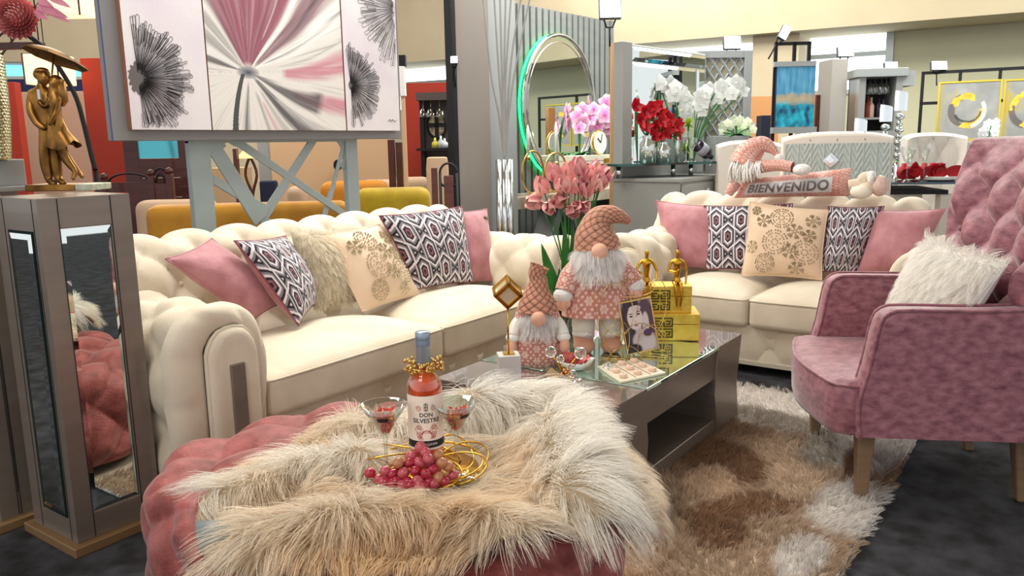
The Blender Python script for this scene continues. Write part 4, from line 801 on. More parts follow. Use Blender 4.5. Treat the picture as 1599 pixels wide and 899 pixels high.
# tray with tea lights
P4 = [Pz(*p, TT_) for p in ((933, 574), (969, 599), (1040, 584), (995, 563))]
t = thing('tea_light_tray', 'square cream tray holding small round candles and glass cubes', 'tray', (P4[0][0], P4[0][1], TT_), 0); b = B()
b.hexa([(p[0], p[1], TT_) for p in P4], [(p[0], p[1], TT_+.008) for p in P4]); b.out('tray', mat('cream_tray', (232, 218, 196), .5), t, False, bevel=.001)
def tp(u, v): return (P4[0]*(1-u)*(1-v)+P4[1]*(1-u)*v+P4[2]*u*v+P4[3]*u*(1-v))
for u in (.36, .68):
    a, c = tp(u, .05), tp(u, .95); b = B().tube([(a[0], a[1], TT_+.0085), (c[0], c[1], TT_+.0085)], .0012, 5); b.out('slot', mat('brown_slot', (120, 90, 66), .7), t)
cand = mat('ivory_candle', (238, 206, 182), .5)
first = None
for u, v in ((.15, .82), (.17, .5), (.48, .8), (.5, .48), (.5, .16), (.82, .8), (.8, .46), (.82, .14)):
    p = tp(u, v); 
    if first is None:
        c = thing('tea_light', 'round ivory tea light at the near left corner of the tray', 'candle', (p[0], p[1], TT_+.0082), 0, 'tea lights in the tray'); B(T(p[0], p[1], TT_+.0082)).lathe([(.0155, 0), (.0165, .002), (.0165, .012), (.015, .015), (.0, .0148)], n=20).out('wax', cand, c); B(T(p[0], p[1], TT_+.0082)).tube([(0, 0, .013), (.001, 0, .019)], .0008, 5).out('wick', blackm, c); first = c
    else: q = dup(first); q.location = (p[0], p[1], TT_+.0082); q['label'] = {.8: 'round ivory tea light in the front row of the tray, ', .82: 'round ivory tea light in the front row of the tray, ', .5: 'round ivory tea light in the middle row of the tray, ', .48: 'round ivory tea light in the middle row of the tray, ', .46: 'round ivory tea light in the middle row of the tray, ', .16: 'round ivory tea light in the back row of the tray, ', .14: 'round ivory tea light in the back row of the tray, '}[v]+('left side' if u < .3 else 'centre' if u < .6 else 'right side')
for i, (u, v) in enumerate(((.02, .12), (.06, .26), (.17, .2), (.12, .06))):
    p = tp(u+.08, v+.06); o = B(T(p[0], p[1], TT_+.0082, 20*i)).box(-.009, .009, -.009, .009, 0, .017).out('glass_cube', glass, None, False, bevel=.001, loc=(p[0], p[1], TT_+.0082)); tag(o, ('clear glass cube at the left corner of the candle tray', 'clear glass cube nearest the first candle row on the tray', 'clear glass cube beside the pale front edge of the tray', 'clear glass cube at the back of the tray corner cluster')[i], 'glass cube', 'glass cubes on the tray')
# petal bowl
p0 = Pz(899, 577, TT_); t = thing('petal_bowl', 'white scalloped bowl full of pink petals in front of the gnomes', 'bowl', (p0[0], p0[1], TT_), VY); m = T(p0[0], p0[1], TT_, VY); n = 48; V = []
for rr, zz in ((.02, 0), (.035, .004), (.055, .018), (.068, .036), (.065, .036), (.052, .02), (.03, .008), (.001, .006)):
    for k in range(n): a = k*2*PI/n; s = 1+.12*math.cos(a*5)*(zz/.036); V.append((rr*s*1.05*math.cos(a), rr*s*.8*math.sin(a), zz*(1+.35*math.cos(a)**2)))
b = B(m); b.grid(np.array(V), 8, n, False, True); b.out('bowl', white, t)
rose = mat('rose_petal', (226, 128, 122), .55, c2=(204, 92, 92), scale=30)
b = B(m); r = random.Random(5)
for k in range(34): a = r.uniform(0, 6.28); q = r.uniform(0, .045); leaf(b, (q*math.cos(a)*1.1, q*math.sin(a)*.8, .02+r.uniform(0, .022)), (math.cos(a+1), math.sin(a+1), r.uniform(-.1, .5)), (0, 0, 1), .03, .026, .8, 5, .3)
o = b.out('petals', rose, t, kind='stuff')
b = B(m)
for k in range(9): a = k*.7; leaf(b, (-.03+.008*math.cos(a), -.01+.008*math.sin(a), .035), (math.cos(a), math.sin(a), .8), (-math.cos(a), -math.sin(a), .2), .045, .045, .7, 6, .4)
b.out('rose_head', rose, t)
# crystal ball ornament
c0 = Pz(880, 604, TT_); t = thing('crystal_ornament', 'cluster of crystal balls joined by gold pieces on the table corner', 'ornament', (c0[0], c0[1], TT_), VY); m = T(c0[0], c0[1], TT_, VY); FRc = Fr(c0, VY)
hub = np.array([0, 0, .055])
for px, py, dy, rr in ((860, 549, .0, .022), (906, 551, .01, .024), (855, 597, -.02, .021), (903, 600, -.03, .022), (894, 583, .03, .016), (875, 560, .0, .016)):
    x, z = FRc.uv(px, py, dy); q = np.array([x, dy, max(z-TT_, rr)]); o = B(m).ball(q, rr, 18).out('crystal_ball', glass, t); B(m).tube([hub, hub+(q-hub)*.8], .003, 8).out('gold_rod', gold, t)
b = B(m); 
for k in range(10): a = k*2.4; b.ball(hub+(.018*math.cos(a), .012*math.sin(a), .014*math.sin(a*1.7)), .008, 8)
b.out('gold_cluster', mat('rose_gold', (214, 156, 104), .25, 1), t)
B(m@np.array(Matrix.Translation((-.045, -.01, .055)))@RX(40, 'Y')).box(-.018, .018, -.002, .002, -.018, .018).out('tag_card', mat('kraft_tag', (206, 176, 128), .7), t, False)
# black and gold box behind the gnomes
p0 = Pz(880, 522, TT_); m = T(p0[0], p0[1], TT_, VY+10); t = thing('patterned_gift_box', 'black box with a gold honeycomb pattern between the two gnomes', 'box', (p0[0], p0[1], TT_), VY+10)
B(m).box(-.045, .045, 0, .06, 0, .12).out('body', mat('black_lacquer', (30, 26, 20), .3), t, False, bevel=.002); 
for hx, hz in ((-.022, .03), (.022, .055), (-.022, .082), (.022, .10)): B(m).tube([(hx+.02*math.cos(k*PI/3), -.002, hz+.02*math.sin(k*PI/3)) for k in range(6)], .004, 4, True).out('gold_line', gold, t)

# ------------------------------------------------------------------ things on the throw
ZT = .555
def onthrow(px, py, z=ZT): return Pz(px, py, z)
# tray of gold wire loops
w0 = onthrow(668, 722); t = thing('wire_tray', 'gold wire basket tray of overlapping loops sunk in the fur throw', 'tray', (w0[0], w0[1], ZT-.02), VY); m = T(w0[0], w0[1], ZT-.02, VY)
B(m).lathe([(.0, 0), (.13, 0), (.13, .004), (0, .004)], n=40, cap=False).out('base', gold, t)
for k in range(9):
    a = k*2*PI/9; cx, cy = .09*math.cos(a), .09*math.sin(a); q = ellipse((cx, cy, .025), .085, .06, 40, (math.cos(a+.9), math.sin(a+.9), .12), (-math.sin(a+.9)*.75, math.cos(a+.9)*.75, .38)); q[:, 2] = np.maximum(q[:, 2], .004); B(m).tube(q, .0022, 6, True).out('wire_loop', gold, t)
for rr, zz in ((.14, .022),): B(m).tube(ellipse((0, 0, zz), rr, rr, 60, (1, 0, 0), (0, 1, .0)), .003, 6, True).out('rim', gold, t)
# wine bottle
ZB = ZT-.015; b0 = Pz(668, 738, ZB); fd = b0@F0; d = ray(660, 517); s_ = (b0[:2]@d[:2])/(d[:2]@d[:2]); HB = (CAM+s_*d)[2]-ZB; RB = 56/2*fd/1250*1.02
t = thing('wine_bottle', 'rosé wine bottle with a grey cap, standing in the fur throw', 'bottle', (b0[0], b0[1], ZB), VY); m = T(b0[0], b0[1], ZB, VY+8)
k = HB; gp = [(RB*.2, .006*k), (RB*.9, 0), (RB, .02*k), (RB, .60*k), (RB*.97, .64*k), (RB*.86, .68*k), (RB*.62, .715*k), (RB*.40, .75*k), (RB*.33, .80*k), (RB*.32, .95*k)]
B(m).lathe(gp, n=40).out('glass_body', thin('bottle_glass', (255, 244, 236), .05), t)
B(m).lathe([(r_*.93, z_) for r_, z_ in gp[1:8]], n=40).out('wine', mat('rose_wine', (250, 138, 84), .08, trans=.6, ior=1.33, c2=(228, 92, 48), scale=14), t)
cap_m = mat('blue_grey_foil', (150, 164, 180), .35, .6)
B(m).lathe([(RB*.42, .775*k), (RB*.43, .78*k), (RB*.40, .90*k), (RB*.43, .905*k), (RB*.40, .915*k), (RB*.43, .925*k), (RB*.40, .935*k), (RB*.42, .945*k), (RB*.42, .992*k), (RB*.37, k), (0, k)], n=28, cap=False).out('cap', cap_m, t)
# label wrapped on the bottle
def wrap(u, z, r): return (r*math.sin(u/r), -r*math.cos(u/r), z)
def band(z0, z1, half, r, mt, nm, par):
    n = 40; V = [wrap(u, z, r) for z in (z0, z1) for u in np.linspace(-half, half, n)]; b = B(m); b.grid(np.array(V), 2, n); return b.out(nm, mt, par)
lab = band(.21*k, .585*k, RB*1.45, RB*1.012, mat('cream_label', (240, 224, 208), .6), 'label', t)
band(.225*k, .275*k, RB*1.45, RB*1.018, mat('black_print', (30, 26, 28), .6), 'label_band', lab)
def wraptext(s, size, zc, mt, nm, uoff=0, bold=.0):
    V, F = finetext(s, bold, 1, 1.0, size); V = np.array([wrap(x+uoff, zc+y, RB*1.026) for x, y, _ in V]); b = B(m); b.add(V, F); return b.out(nm, mt, lab, False)
grn = mat('dark_green_print', (54, 66, 54), .6); redp = mat('red_print', (190, 72, 70), .6)
wraptext('DON', .0145, .455*k, grn, 'lettering', 0, .0003); wraptext('SILVESTRE', .0155, .415*k, grn, 'lettering', 0, .0003); wraptext('ROSÉ', .008, .335*k, redp, 'lettering'); wraptext('BCR AGAVIA', .0095, .25*k, mat('white_print', (230, 226, 220), .6), 'lettering')
b = B(m)
for sx in (-1, 1):
    for cz, rr, n_ in ((.345*k, .013, 1), (.315*k, .009, 1), (.37*k, .008, -1), (.50*k, .008, 1), (.30*k, .006, -1)):
        pts = [];
        for q in range(22): a = q/21*3.6*PI; ra = rr*(1-q/28); pts.append(wrap(sx*(.018+ra*math.cos(a*n_)*.9), cz+ra*math.sin(a), RB*1.024))
        b.tube(pts, .00055, 4)
for w_ in (.012, .016): b.tube([wrap(w_*math.sin(a), .318*k+.012*math.cos(a)-.004*abs(math.sin(a)), RB*1.024) for a in np.linspace(-2.3, 2.3, 20)], .0006, 4)
b.out('ornament_print', redp, lab)
b = B(m)
for a, c in ((0, .004), (0, -.004)): b.tube([wrap(x, .51*k+z, RB*1.024) for x, z in ((-.004, c-.004), (.004, c-.004), (.004, c+.004), (-.004, c+.004))], .0009, 4, True)
b.tube([wrap(0, .51*k+z, RB*1.024) for z in (-.011, .011)], .0009, 4); b.out('crest', grn, lab)
# bead garland round the bottle neck
t = thing('bead_wreath', 'wreath of small gold beads hung round the bottle neck', 'garland', (b0[0], b0[1], ZB+.72*k), VY); b = B(m); r = random.Random(2)
for q in range(95): a = r.uniform(0, 2*PI); rr = r.choice([RB*.55, RB*.8, RB*1.0, RB*1.05]); b.ball((rr*math.cos(a), rr*math.sin(a), .755*k+r.uniform(-.010, .016)+.003*math.sin(a*3)), .0048+r.uniform(-.0008, .0008), 8)
b.out('beads', mat('bead_gold', (208, 170, 100), .25, 1), t, kind='stuff'); B(m).tube(ellipse((0, 0, .755*k), RB*.8, RB*.8, 40, (1, 0, 0), (0, 1, 0)), .0015, 5, True).out('wire', gold, t)
# martini glasses
def martini(label, px, py, rimx, rimy, wpx, lab_u):
    p0 = Pz(px, py, ZB); fd = p0@F0; d = ray(rimx, rimy); s_ = (p0[:2]@d[:2])/(d[:2]@d[:2]); Hh = (CAM+s_*d)[2]-ZB; R = wpx/2*fd/1250; t = thing('martini_glass', label, 'glass', (p0[0], p0[1], ZB), VY, 'martini glasses on the ottoman'); m = T(p0[0], p0[1], ZB, VY)
    zc = Hh*.58
    B(m).lathe([(.0, 0), (R*.95, 0), (R*.95, .002), (R*.5, .006), (.006, .014), (.0042, .03), (.0042, zc-.02), (.006, zc), (R*.5, zc+(Hh-zc)*.48), (R, Hh), (R-.0015, Hh), (R*.48, zc+(Hh-zc)*.5), (.002, zc+.006), (0, zc+.006)], n=40, cap=False).out('glass', tglass, t)
    r = random.Random(int(px)); b = B(m)
    for q in range(150):
        z = zc+.012+(Hh-zc)*r.uniform(.03, .62); rr = R*((z-zc)/(Hh-zc))*.8*math.sqrt(r.random()); a = r.uniform(0, 6.28); e = .0055; V = [(r.uniform(-e, e), r.uniform(-e, e), e), (e, 0, 0), (0, e, 0), (-e, 0, 0), (0, -e, 0), (0, 0, -e)]; b.add([(rr*math.cos(a)+v[0], rr*math.sin(a)+v[1], z+v[2]) for v in V], [[0, 1, 2], [0, 2, 3], [0, 3, 4], [0, 4, 1], [5, 2, 1], [5, 3, 2], [5, 4, 3], [5, 1, 4]])
    b.out('red_crystals', mat('red_sugar_crystal', (244, 96, 92), .15, trans=.35), t, False, kind='stuff')
    zl = zc+(Hh-zc)*.66; rl = R*.66+.001; V = []
    for i, z_ in enumerate((-.006, .006)):
        rr = rl+z_*R/(Hh-zc)
        for a in np.linspace(-.35, .35, 12): V.append((rr*math.sin(a+lab_u), -rr*math.cos(a+lab_u), zl+z_))
    b = B(m); b.grid(np.array(V), 2, 12); b.out('label', mat('black_print', (30, 26, 28), .6), t)
martini('martini glass of red crystals left of the wine bottle', 605, 752, 601, 631, 77, .05)
martini('martini glass of red crystals right of the wine bottle', 714, 746, 709, 627, 76, .75)
# grapes
g0 = onthrow(652, 752, ZT); t = thing('grape_bunch', 'bunch of red grapes lying in front of the wine bottle', 'grapes', (g0[0], g0[1], ZT-.01), VY); gm = [mat('red_grape', (188, 44, 70), .25, trans=.2, coat=.4), mat('pink_grape', (214, 96, 110), .25, trans=.25, coat=.4), mat('green_pink_grape', (206, 142, 104), .3, trans=.25, coat=.4)]
r = random.Random(11); proto = [B().ball((0, 0, 0), (.0132, .0132, .0158), 14).out('grape', g, None, loc=(0, 0, 0)) for g in gm]; inv = np.linalg.inv(rootmat(t)); cnt = 0
FRg = Fr(g0, VY)
for (px, py, dy) in [(578, 738, 0), (602, 735, 0), (622, 722, .0), (640, 722, .01), (655, 722, .01), (676, 732, .0), (700, 728, .02), (684, 710, .03), (664, 705, .02), (656, 698, .03), (668, 715, .0), (648, 735, -.01), (630, 738, -.01), (614, 740, 0), (604, 752, -.01), (620, 752, -.02), (636, 752, -.02), (652, 750, -.03), (668, 752, -.02), (684, 746, -.01), (694, 758, -.01), (678, 764, -.02), (662, 766, -.03), (646, 768, -.03), (630, 766, -.03), (614, 764, -.02), (600, 765, -.01), (642, 712, .03), (690, 722, .01), (708, 742, .02), (665, 740, -.02), (590, 748, 0), (625, 730, .02), (655, 760, -.045), (640, 758, -.04), (672, 722, .02)]:
    x, z = FRg.uv(px, py, dy); o = proto[r.choice([0, 0, 0, 1, 1, 2]) if py > 715 else r.choice([1, 2])].copy() if cnt > 2 else proto[cnt]; cnt += 1
    if cnt > 3: COL.objects.link(o)
    o.parent = t; o.matrix_basis = Matrix(inv.tolist()) @ Matrix.Translation(tuple((FRg.m@np.array([x, dy, max(z, ZT+.004), 1]))[:3])) @ Matrix.Rotation(r.uniform(0, 3), 4, 'X') @ Matrix.Rotation(r.uniform(0, 3), 4, 'Y')
b = B(FRg.m); b.tube([(.0, .02, ZT+.03), (-.01, .0, ZT+.035), (.01, -.01, ZT+.02), (.03, .0, ZT+.01)], .0016, 6); b.out('stem', mat('grape_stem', (120, 110, 50), .6), t)
# ------------------------------------------------------------------ displays behind the loveseat
def rect(fr, px0, py0, px1, py1, y=0.0): a = fr.uv(px0, py0, y); c = fr.uv(px1, py1, y); return min(a[0], c[0]), max(a[0], c[0]), min(a[1], c[1]), max(a[1], c[1])
def R4(fr, x0, x1, ytop, ybot, y=0.0):
    """a rectangle: x from its middle height, z from its middle"""
    ym = (ytop+ybot)/2; xm = (x0+x1)/2; return fr.uv(x0, ym, y)[0], fr.uv(x1, ym, y)[0], fr.uv(xm, ybot, y)[1], fr.uv(xm, ytop, y)[1]
def floorbox(name, label, cat, fr, x0, x1, ytop, ybot, y0, y1, m, bevel=.004, tofloor=True, group=None):
    a, c, z0, z1 = R4(fr, x0, x1, ytop, ybot, y0); z0 = 0 if tofloor else z0; o = B(fr.m).box(a, c, y0, y1, z0, z1).out(name, m, None, False, bevel=bevel); tag(o, label, cat, group); return o, (a, c, z0, z1)
SF = Fr(Py(953, 150, 4.75), -4)
slatm = mat('slate_slat', (126, 130, 128), .5, c2=(114, 118, 116), scale=2, stretch=(1, 1, 5)); darkb = mat('dark_backing', (26, 28, 28), .7)
xr, zt = SF.uv(953, 33); xl = SF.uv(800, 250)[0]
t = thing('slat_wall_panel', 'grey vertical slat panel behind the round mirror', 'wall panel', tuple(SF.m[:3, 3]), SF.yaw)
B(SF.m).box(xl, xr, .03, .07, 0, zt).out('backing', darkb, t, False); n = 17; w_ = (xr-xl)/n
for k in range(n): B(SF.m).box(xl+k*w_+.018, xl+(k+1)*w_-.018, 0, .035, 0, zt).out('slat', slatm, t, False, bevel=.003)
B(SF.m).box(xr, xr+.05, -.02, .09, 0, zt+.01).out('edge_post', slatm, t, False, bevel=.004)
PF = Fr(Py(738, 200, 4.35), -4)
taupe = mat('taupe_panel', (138, 130, 122), .5); lg = mat('light_grey_panel', (156, 160, 160), .5)
t = thing('display_panel', 'tall taupe and grey display panel between the painting and the slat panel', 'partition', tuple(PF.m[:3, 3]), PF.yaw); a, c, z0, z1 = R4(PF, 713, 765, 0, 300); B(PF.m).box(a, c, 0, .06, 0, 3.3).out('taupe_board', taupe, t, False, bevel=.004); B(PF.m).box(a-.05, a-.001, -.01, .07, 0, 3.3).out('black_edge', blackm, t, False)
a2, c2, _, _ = R4(PF, 765.5, 806, 0, 300, .08); B(PF.m).box(c+.002, c2, .08, .14, 0, 3.3).out('grey_board', lg, t, False, bevel=.004)
# round mirror with green light behind it
mx, mz = SF.uv(871, 166, -.09); ml = SF.uv(818, 166, -.09)[0]; mr = (SF.uv(927, 166, -.09)[0]-ml)/2; mz1 = SF.uv(871, 54, -.09)[1]; mz0 = SF.uv(871, 275, -.09)[1]; rz = (mz1-mz0)/2; mc = np.array([ml+mr, -.09, (mz1+mz0)/2])
t = thing('round_mirror', 'large round silver rimmed mirror lit green from behind', 'mirror', tuple((SF.m@np.array([*mc, 1]))[:3]), SF.yaw)
def disc(fr, c, rx, rzz, y0, y1, n=64): a = np.arange(n)*2*PI/n; return B(fr.m).prism([(c[0]+rx*math.cos(q), c[2]+rzz*math.sin(q)) for q in a], c[1]+y0, c[1]+y1)
disc(SF, mc, mr*.97, rz*.97, .0, .01).out('mirror_glass', mirror, t, False)
B(SF.m).tube(ellipse(mc, mr, rz, 72), .022, 10, True).out('rim', silver, t); B(SF.m).tube(ellipse(mc+(0, .004, 0), mr*.9, rz*.9, 72)-np.array([0, .006, 0]), .004, 6, True).out('bevel_line', silver, t)
disc(SF, mc, mr*.9, rz*.9, .012, .05).out('backing', blackm, t, False)
B(SF.m).tube(ellipse(mc+(0, .06, 0), mr*1.0, rz*1.0, 72), .014, 8, True).out('green_light_strip', mat('green_led', (30, 230, 110), .5, emit=3.2), t)
# tall vase with metal branches
p0 = Py(789, 345, 4.1); z0 = 0; m = T(p0[0], p0[1], 0, -30); FB = Fr(p0, -54.6); zt_ = FB.uv(789, 249)[1]; t = thing('branch_vase', 'tall silver ribbed vase holding long curved metal branches', 'vase', (p0[0], p0[1], 0), -30)
for k in range(6): a = k*PI/3; B(m).tube([(.055*math.cos(a), .055*math.sin(a), 0), (.055*math.cos(a), .055*math.sin(a), zt_)], .026, 10).out('ribbed_column', silver, t)
for top, mid in (((752, -30), (766, 110)), ((770, -30), (778, 100)), ((790, -30), (787, 120)), ((800, -30), (790, 110)), ((832, -25), (806, 100)), ((818, -30), (800, 80)), ((780, -30), (783, 90))):
    a = FB.uv(*top, 0); c = FB.uv(*mid, 0); e = FB.uv(788, 249, 0); q = smoothpath([(e[0], 0, e[1]), (e[0]*.6+c[0]*.4, 0, (e[1]+c[1])/2), (c[0], .0, c[1]), (a[0], 0, a[1])], 20); B(FB.m).tube(q, np.linspace(.011, .008, 20), 6).out('branch', greyl, t)
# marble console
KF = Fr(Py(990, 300, 4.25), -4); ka, kz = KF.uv(992, 290); kb = KF.uv(800, 303)[0]; kz0 = KF.uv(992, 306)[1]
marb2 = mat('veined_marble', (226, 218, 202), .25, c2=(150, 132, 112), scale=2.2, detail=8, contrast=.22)
t = thing('marble_console', 'marble topped console with angled steel legs under the round mirror', 'console table', tuple(KF.m[:3, 3]), KF.yaw); B(KF.m).box(kb, ka, 0, .38, kz0, kz).out('marble_top', marb2, t, False, bevel=.004)
steel = mat('brushed_steel', (126, 132, 136), .35, .5)
for xx in (kb+.45, ka-.75):
    for s in (-1, 1):
        b = B(KF.m); b.hexa([(xx+s*.06, .06, 0), (xx+s*.16, .06, 0), (xx+s*.16, .3, 0), (xx+s*.06, .3, 0)], [(xx+s*.40, .06, kz0), (xx+s*.50, .06, kz0), (xx+s*.50, .3, kz0), (xx+s*.40, .3, kz0)]); b.out('leg', steel, t, False, bevel=.003)
B(KF.m).box(ka-.12, ka-.02, .04, .34, 0, kz0).out('leg', steel, t, False, bevel=.003)
# keepsake boxes, clock
boxm = mat('ivory_box', (222, 220, 200), .5); pos = []
for i, (x0, x1, yt, yb, lab_) in enumerate(((911, 977, 266, 293, 'lower ivory keepsake box on the marble console'), (903, 969, 242, 266, 'upper ivory keepsake box with a gold clasp, under the clock'))):
    a, c, z0, z1 = R4(KF, x0, x1, yt, yb, .05); z0 = (kz if i == 0 else ztop)+.0005; ztop = z1
    o = KF.m@np.array([(a+c)/2, .16, 0, 1]); t = thing('keepsake_box', lab_, 'box', (o[0], o[1], z0), KF.yaw, 'ivory boxes on the console'); zl = z1-(z1-z0)*.34
    B(KF.m).box(a, c, .05, .30, z0, zl-.003).out('body', boxm, t, False, bevel=.003); B(KF.m).box(a-.003, c+.003, .047, .303, zl, z1).out('lid', boxm, t, False, bevel=.003); xm = (a+c)/2+.12
    B(KF.m).box(xm-.05, xm+.05, .040, .047, zl-.03, zl+.02).out('clasp', gold, t, False)
cx_, cz_ = KF.uv(935.5, 231, .12); cr = KF.uv(946, 231, .12)[0]-cx_; o = KF.m@np.array([cx_, .12, 0, 1]); t = thing('table_clock', 'small round gold rimmed clock on top of the ivory boxes', 'clock', (o[0], o[1], ztop), KF.yaw); cc_ = np.array([cx_, .12, ztop+cr*.98])
disc(KF, cc_, cr*.9, cr*.9, -.02, .03, 32).out('dial', white, t, False); B(KF.m).tube(ellipse(cc_, cr*.93, cr*.93, 36), .012, 8, True).out('rim', gold, t)
B(KF.m).tube([cc_+(0, -.024, 0), cc_+(-cr*.45, -.024, cr*.35)], .005, 5).out('hour_hand', blackm, t); B(KF.m).tube([cc_+(0, -.024, 0), cc_+(cr*.2, -.024, cr*.68)], .004, 5).out('minute_hand', blackm, t)
# candle rings
candm = mat('white_candle', (240, 240, 236), .5)
for rx_, cpx, ct, cb, rad, lab_ in (((832, 262), 824, 195, 243, (16, 33), 'gold ring candle holder at the left end of the console, white candle'), ((868, 266), 868, 190, 252, (17, 30), 'gold ring candle holder in front of the mirror, white candle'), ((893, 262), 893, 256, 262, (19, 22), 'gold ring candle holder behind the tulips, without a tall candle')):
    x, z = KF.uv(*rx_, .12); rw = KF.uv(rx_[0]+rad[0], rx_[1], .12)[0]-x; rh = z-KF.uv(rx_[0], rx_[1]+rad[1], .12)[1]; o = KF.m@np.array([x, .12, 0, 1]); t = thing('candle_holder', lab_, 'candle holder', (o[0], o[1], kz), KF.yaw, 'ring candle holders on the console'); zc = max(kz+rh+.012, z)
    B(KF.m).tube(ellipse((x, .12, kz+rh+.012), rw, rh, 44), .011, 8, True).out('ring', goldwire, t); B(KF.m).box(x-.05, x+.05, .08, .16, kz+.0005, kz+.014).out('foot', goldwire, t, False)
    if cb-ct > 20: xc, zt2 = KF.uv(cpx, ct, .12); zb2 = KF.uv(cpx, cb, .12)[1]; B(KF.m).lathe([(.018, zb2-.05), (.022, zb2), (.0, zb2)], (xc, .12, 0), 12).out('cup', goldwire, t); B(KF.m).lathe([(.016, zb2), (.016, zt2-.05), (.004, zt2)], (xc, .12, 0), 12).out('candle', candm, t)
# orchids
orch = mat('orchid_pink', (255, 255, 255), .5, vcol='Col'); orw = mat('white_orchid', (240, 242, 240), .5)
def bloom(b, p, nrm, s, c1, c2):
    nrm = np.array(nrm, float); nrm /= np.linalg.norm(nrm); s1 = np.cross(nrm, (0, 0, 1)); s1 /= np.linalg.norm(s1); s2 = np.cross(s1, nrm)
    for k in range(5): a = PI/2+k*2*PI/5; d = s1*math.cos(a)+s2*math.sin(a); leaf(b, p, d+nrm*.15, nrm, s, s*1.0, -.3, 6, .0, col=np.repeat(np.linspace(0, 1, 6)[:, None]*np.array(c2)+(1-np.linspace(0, 1, 6))[:, None]*np.array(c1), 3, 0), tip=.8)
    leaf(b, p+nrm*s*.05, nrm*.6+s2*-.5, nrm, s*.4, s*.4, .5, 6, .3, col=np.tile(c1, (18, 1)))
def flowerthing(name, label, cat, fr, y, base_px, zbase, blooms, s, c1, c2, leaves=0, group=None, stemc=None, pot=None, lw_=.10):
    bx, bz = fr.uv(*base_px, y); bz = zbase if zbase is not None else bz; o = fr.m@np.array([bx, y, 0, 1]); t = thing(name, label, cat, (o[0], o[1], bz), fr.yaw, group); r = random.Random(base_px[0]); vn = fr.i[:3, :3]@(-F0)
    if pot: B(fr.m).lathe([(pot*.7, 0), (pot, pot*1.6), (pot*.9, pot*1.6), (pot*.85, pot*1.4), (0, pot*1.4)], (bx, y, bz), 20, cap=False).out('pot', white, t)
    for px, py in blooms:
        x, z = fr.uv(px, py, y); dy = r.uniform(-.06, .06); p = np.array([x, y+dy, z]); nn = vn+np.array([r.uniform(-.5, .5), 0, r.uniform(-.3, .3)]); b = B(fr.m); bloom(b, p, nn, s*r.uniform(.85, 1.1), c1, c2); b.out('bloom', orch, t, col=True)
    for px, py in blooms[::3]:
        x, z = fr.uv(px, py, y); q = smoothpath([(bx, y, bz), (bx*.7+x*.3, y, (bz+z)/2), (x, y, z-.02)], 10); B(fr.m).tube(q, .006, 6).out('stem', leafm, t)
    for k in range(leaves): a = k*2.4; b = B(fr.m); leaf(b, (bx, y, bz+(pot or 0)*1.4), (math.cos(a), math.sin(a)*.6, .6), (0, 0, -1), lw_*2, lw_*.7, .9, 8, .1); b.out('leaf', leafm, t)
    return t
mg = lin((208, 84, 168)); pk = lin((246, 220, 236)); wt = lin((240, 242, 240)); wt2 = lin((214, 220, 216)); rd = lin((206, 18, 40)); rd2 = lin((150, 8, 24))
flowerthing('orchid', 'pink orchid rising behind the keepsake boxes, right hand plant', 'orchid', KF, .34, (962, 243), None, [(943, 160), (957, 156), (970, 162), (950, 168), (940, 178), (952, 180), (962, 186), (947, 190), (936, 196), (950, 200), (958, 204), (966, 176), (963, 197)], .115, mg, pk, 6, 'pink orchids on the console', lw_=.14)
flowerthing('orchid', 'pink orchid left of the clock, in front of the mirror', 'orchid', KF, .30, (905, 243), None, [(912, 172), (922, 170), (931, 174), (908, 182), (920, 184), (929, 186), (905, 192), (914, 194), (925, 180), (902, 199)], .10, mg, pk, 6, 'pink orchids on the console', lw_=.14)
# tan partition end
TF = Fr(Pd(965, 150, 8.2), -54.6); a, c, z0, z1 = R4(TF, 954, 974, 66, 300); o = B(TF.m).box(a, c, 0, .1, 0, z1).out('tan_partition', mat('tan_board', (172, 138, 96), .7), None, False); tag(o, 'tan board partition between the slat panel and the vanity mirror', 'partition')
# vanity: mirror, glass shelf, cabinet
VF = Fr(Pd(1040, 160, 7.6), -7); x0, x1, z0, z1 = R4(VF, 989, 1103, 78, 254); z1 = VF.uv(989, 68)[1]
t = thing('vanity_mirror', 'large vanity mirror in a grey frame behind the red flowers', 'mirror', tuple(VF.m[:3, 3]), VF.yaw)
B(VF.m).box(x0-.02, x1, .02, .14, z0-.12, z1).out('frame', greyl, t, False, bevel=.01); B(VF.m).box(x0-.16, x0-.02, -.0, .1, z0-.12, z1+.01).out('side_board', greyl, t, False, bevel=.004)
zi = VF.uv(1040, 102)[1]; xi = VF.uv(1088, 150)[0]; zb_ = z0
b = B(VF.m); e = .03
def bev(b, a, c, z0, z1, y): b.add([(a, y, z0), (c, y, z0), (c, y, z1), (a, y, z1), (a+e, y-.012, z0+e), (c-e, y-.012, z0+e), (c-e, y-.012, z1-e), (a+e, y-.012, z1-e)], [[4, 5, 6, 7], [0, 1, 5, 4], [1, 2, 6, 5], [2, 3, 7, 6], [3, 0, 4, 7]]); return b
bev(B(VF.m), x0, xi, zb_, zi, .018).out('mirror_panel', mirror, t, False); bev(B(VF.m), x0, x1-.01, zi+.01, z1-.02, .018).out('mirror_panel', mirror, t, False); bev(B(VF.m), xi+.02, x1-.01, zb_+.4, zi, .018).out('mirror_panel', mirror, t, False)
CF = Fr(Pd(1062, 280, 6.6), 0); cz = CF.uv(1062, 279)[1]; ub = CF.uv(1126, 275)[0]
XF = Fr(CF.o[:2], -90); ul_ = XF.uv(958, 275)[0]
zs_ = VF.uv(1040, 254)[1]
t = thing('vanity_cabinet', 'grey lacquer vanity cabinet with square chrome handles and a glass shelf on top', 'cabinet', (CF.o[0], CF.o[1], 0), 0)
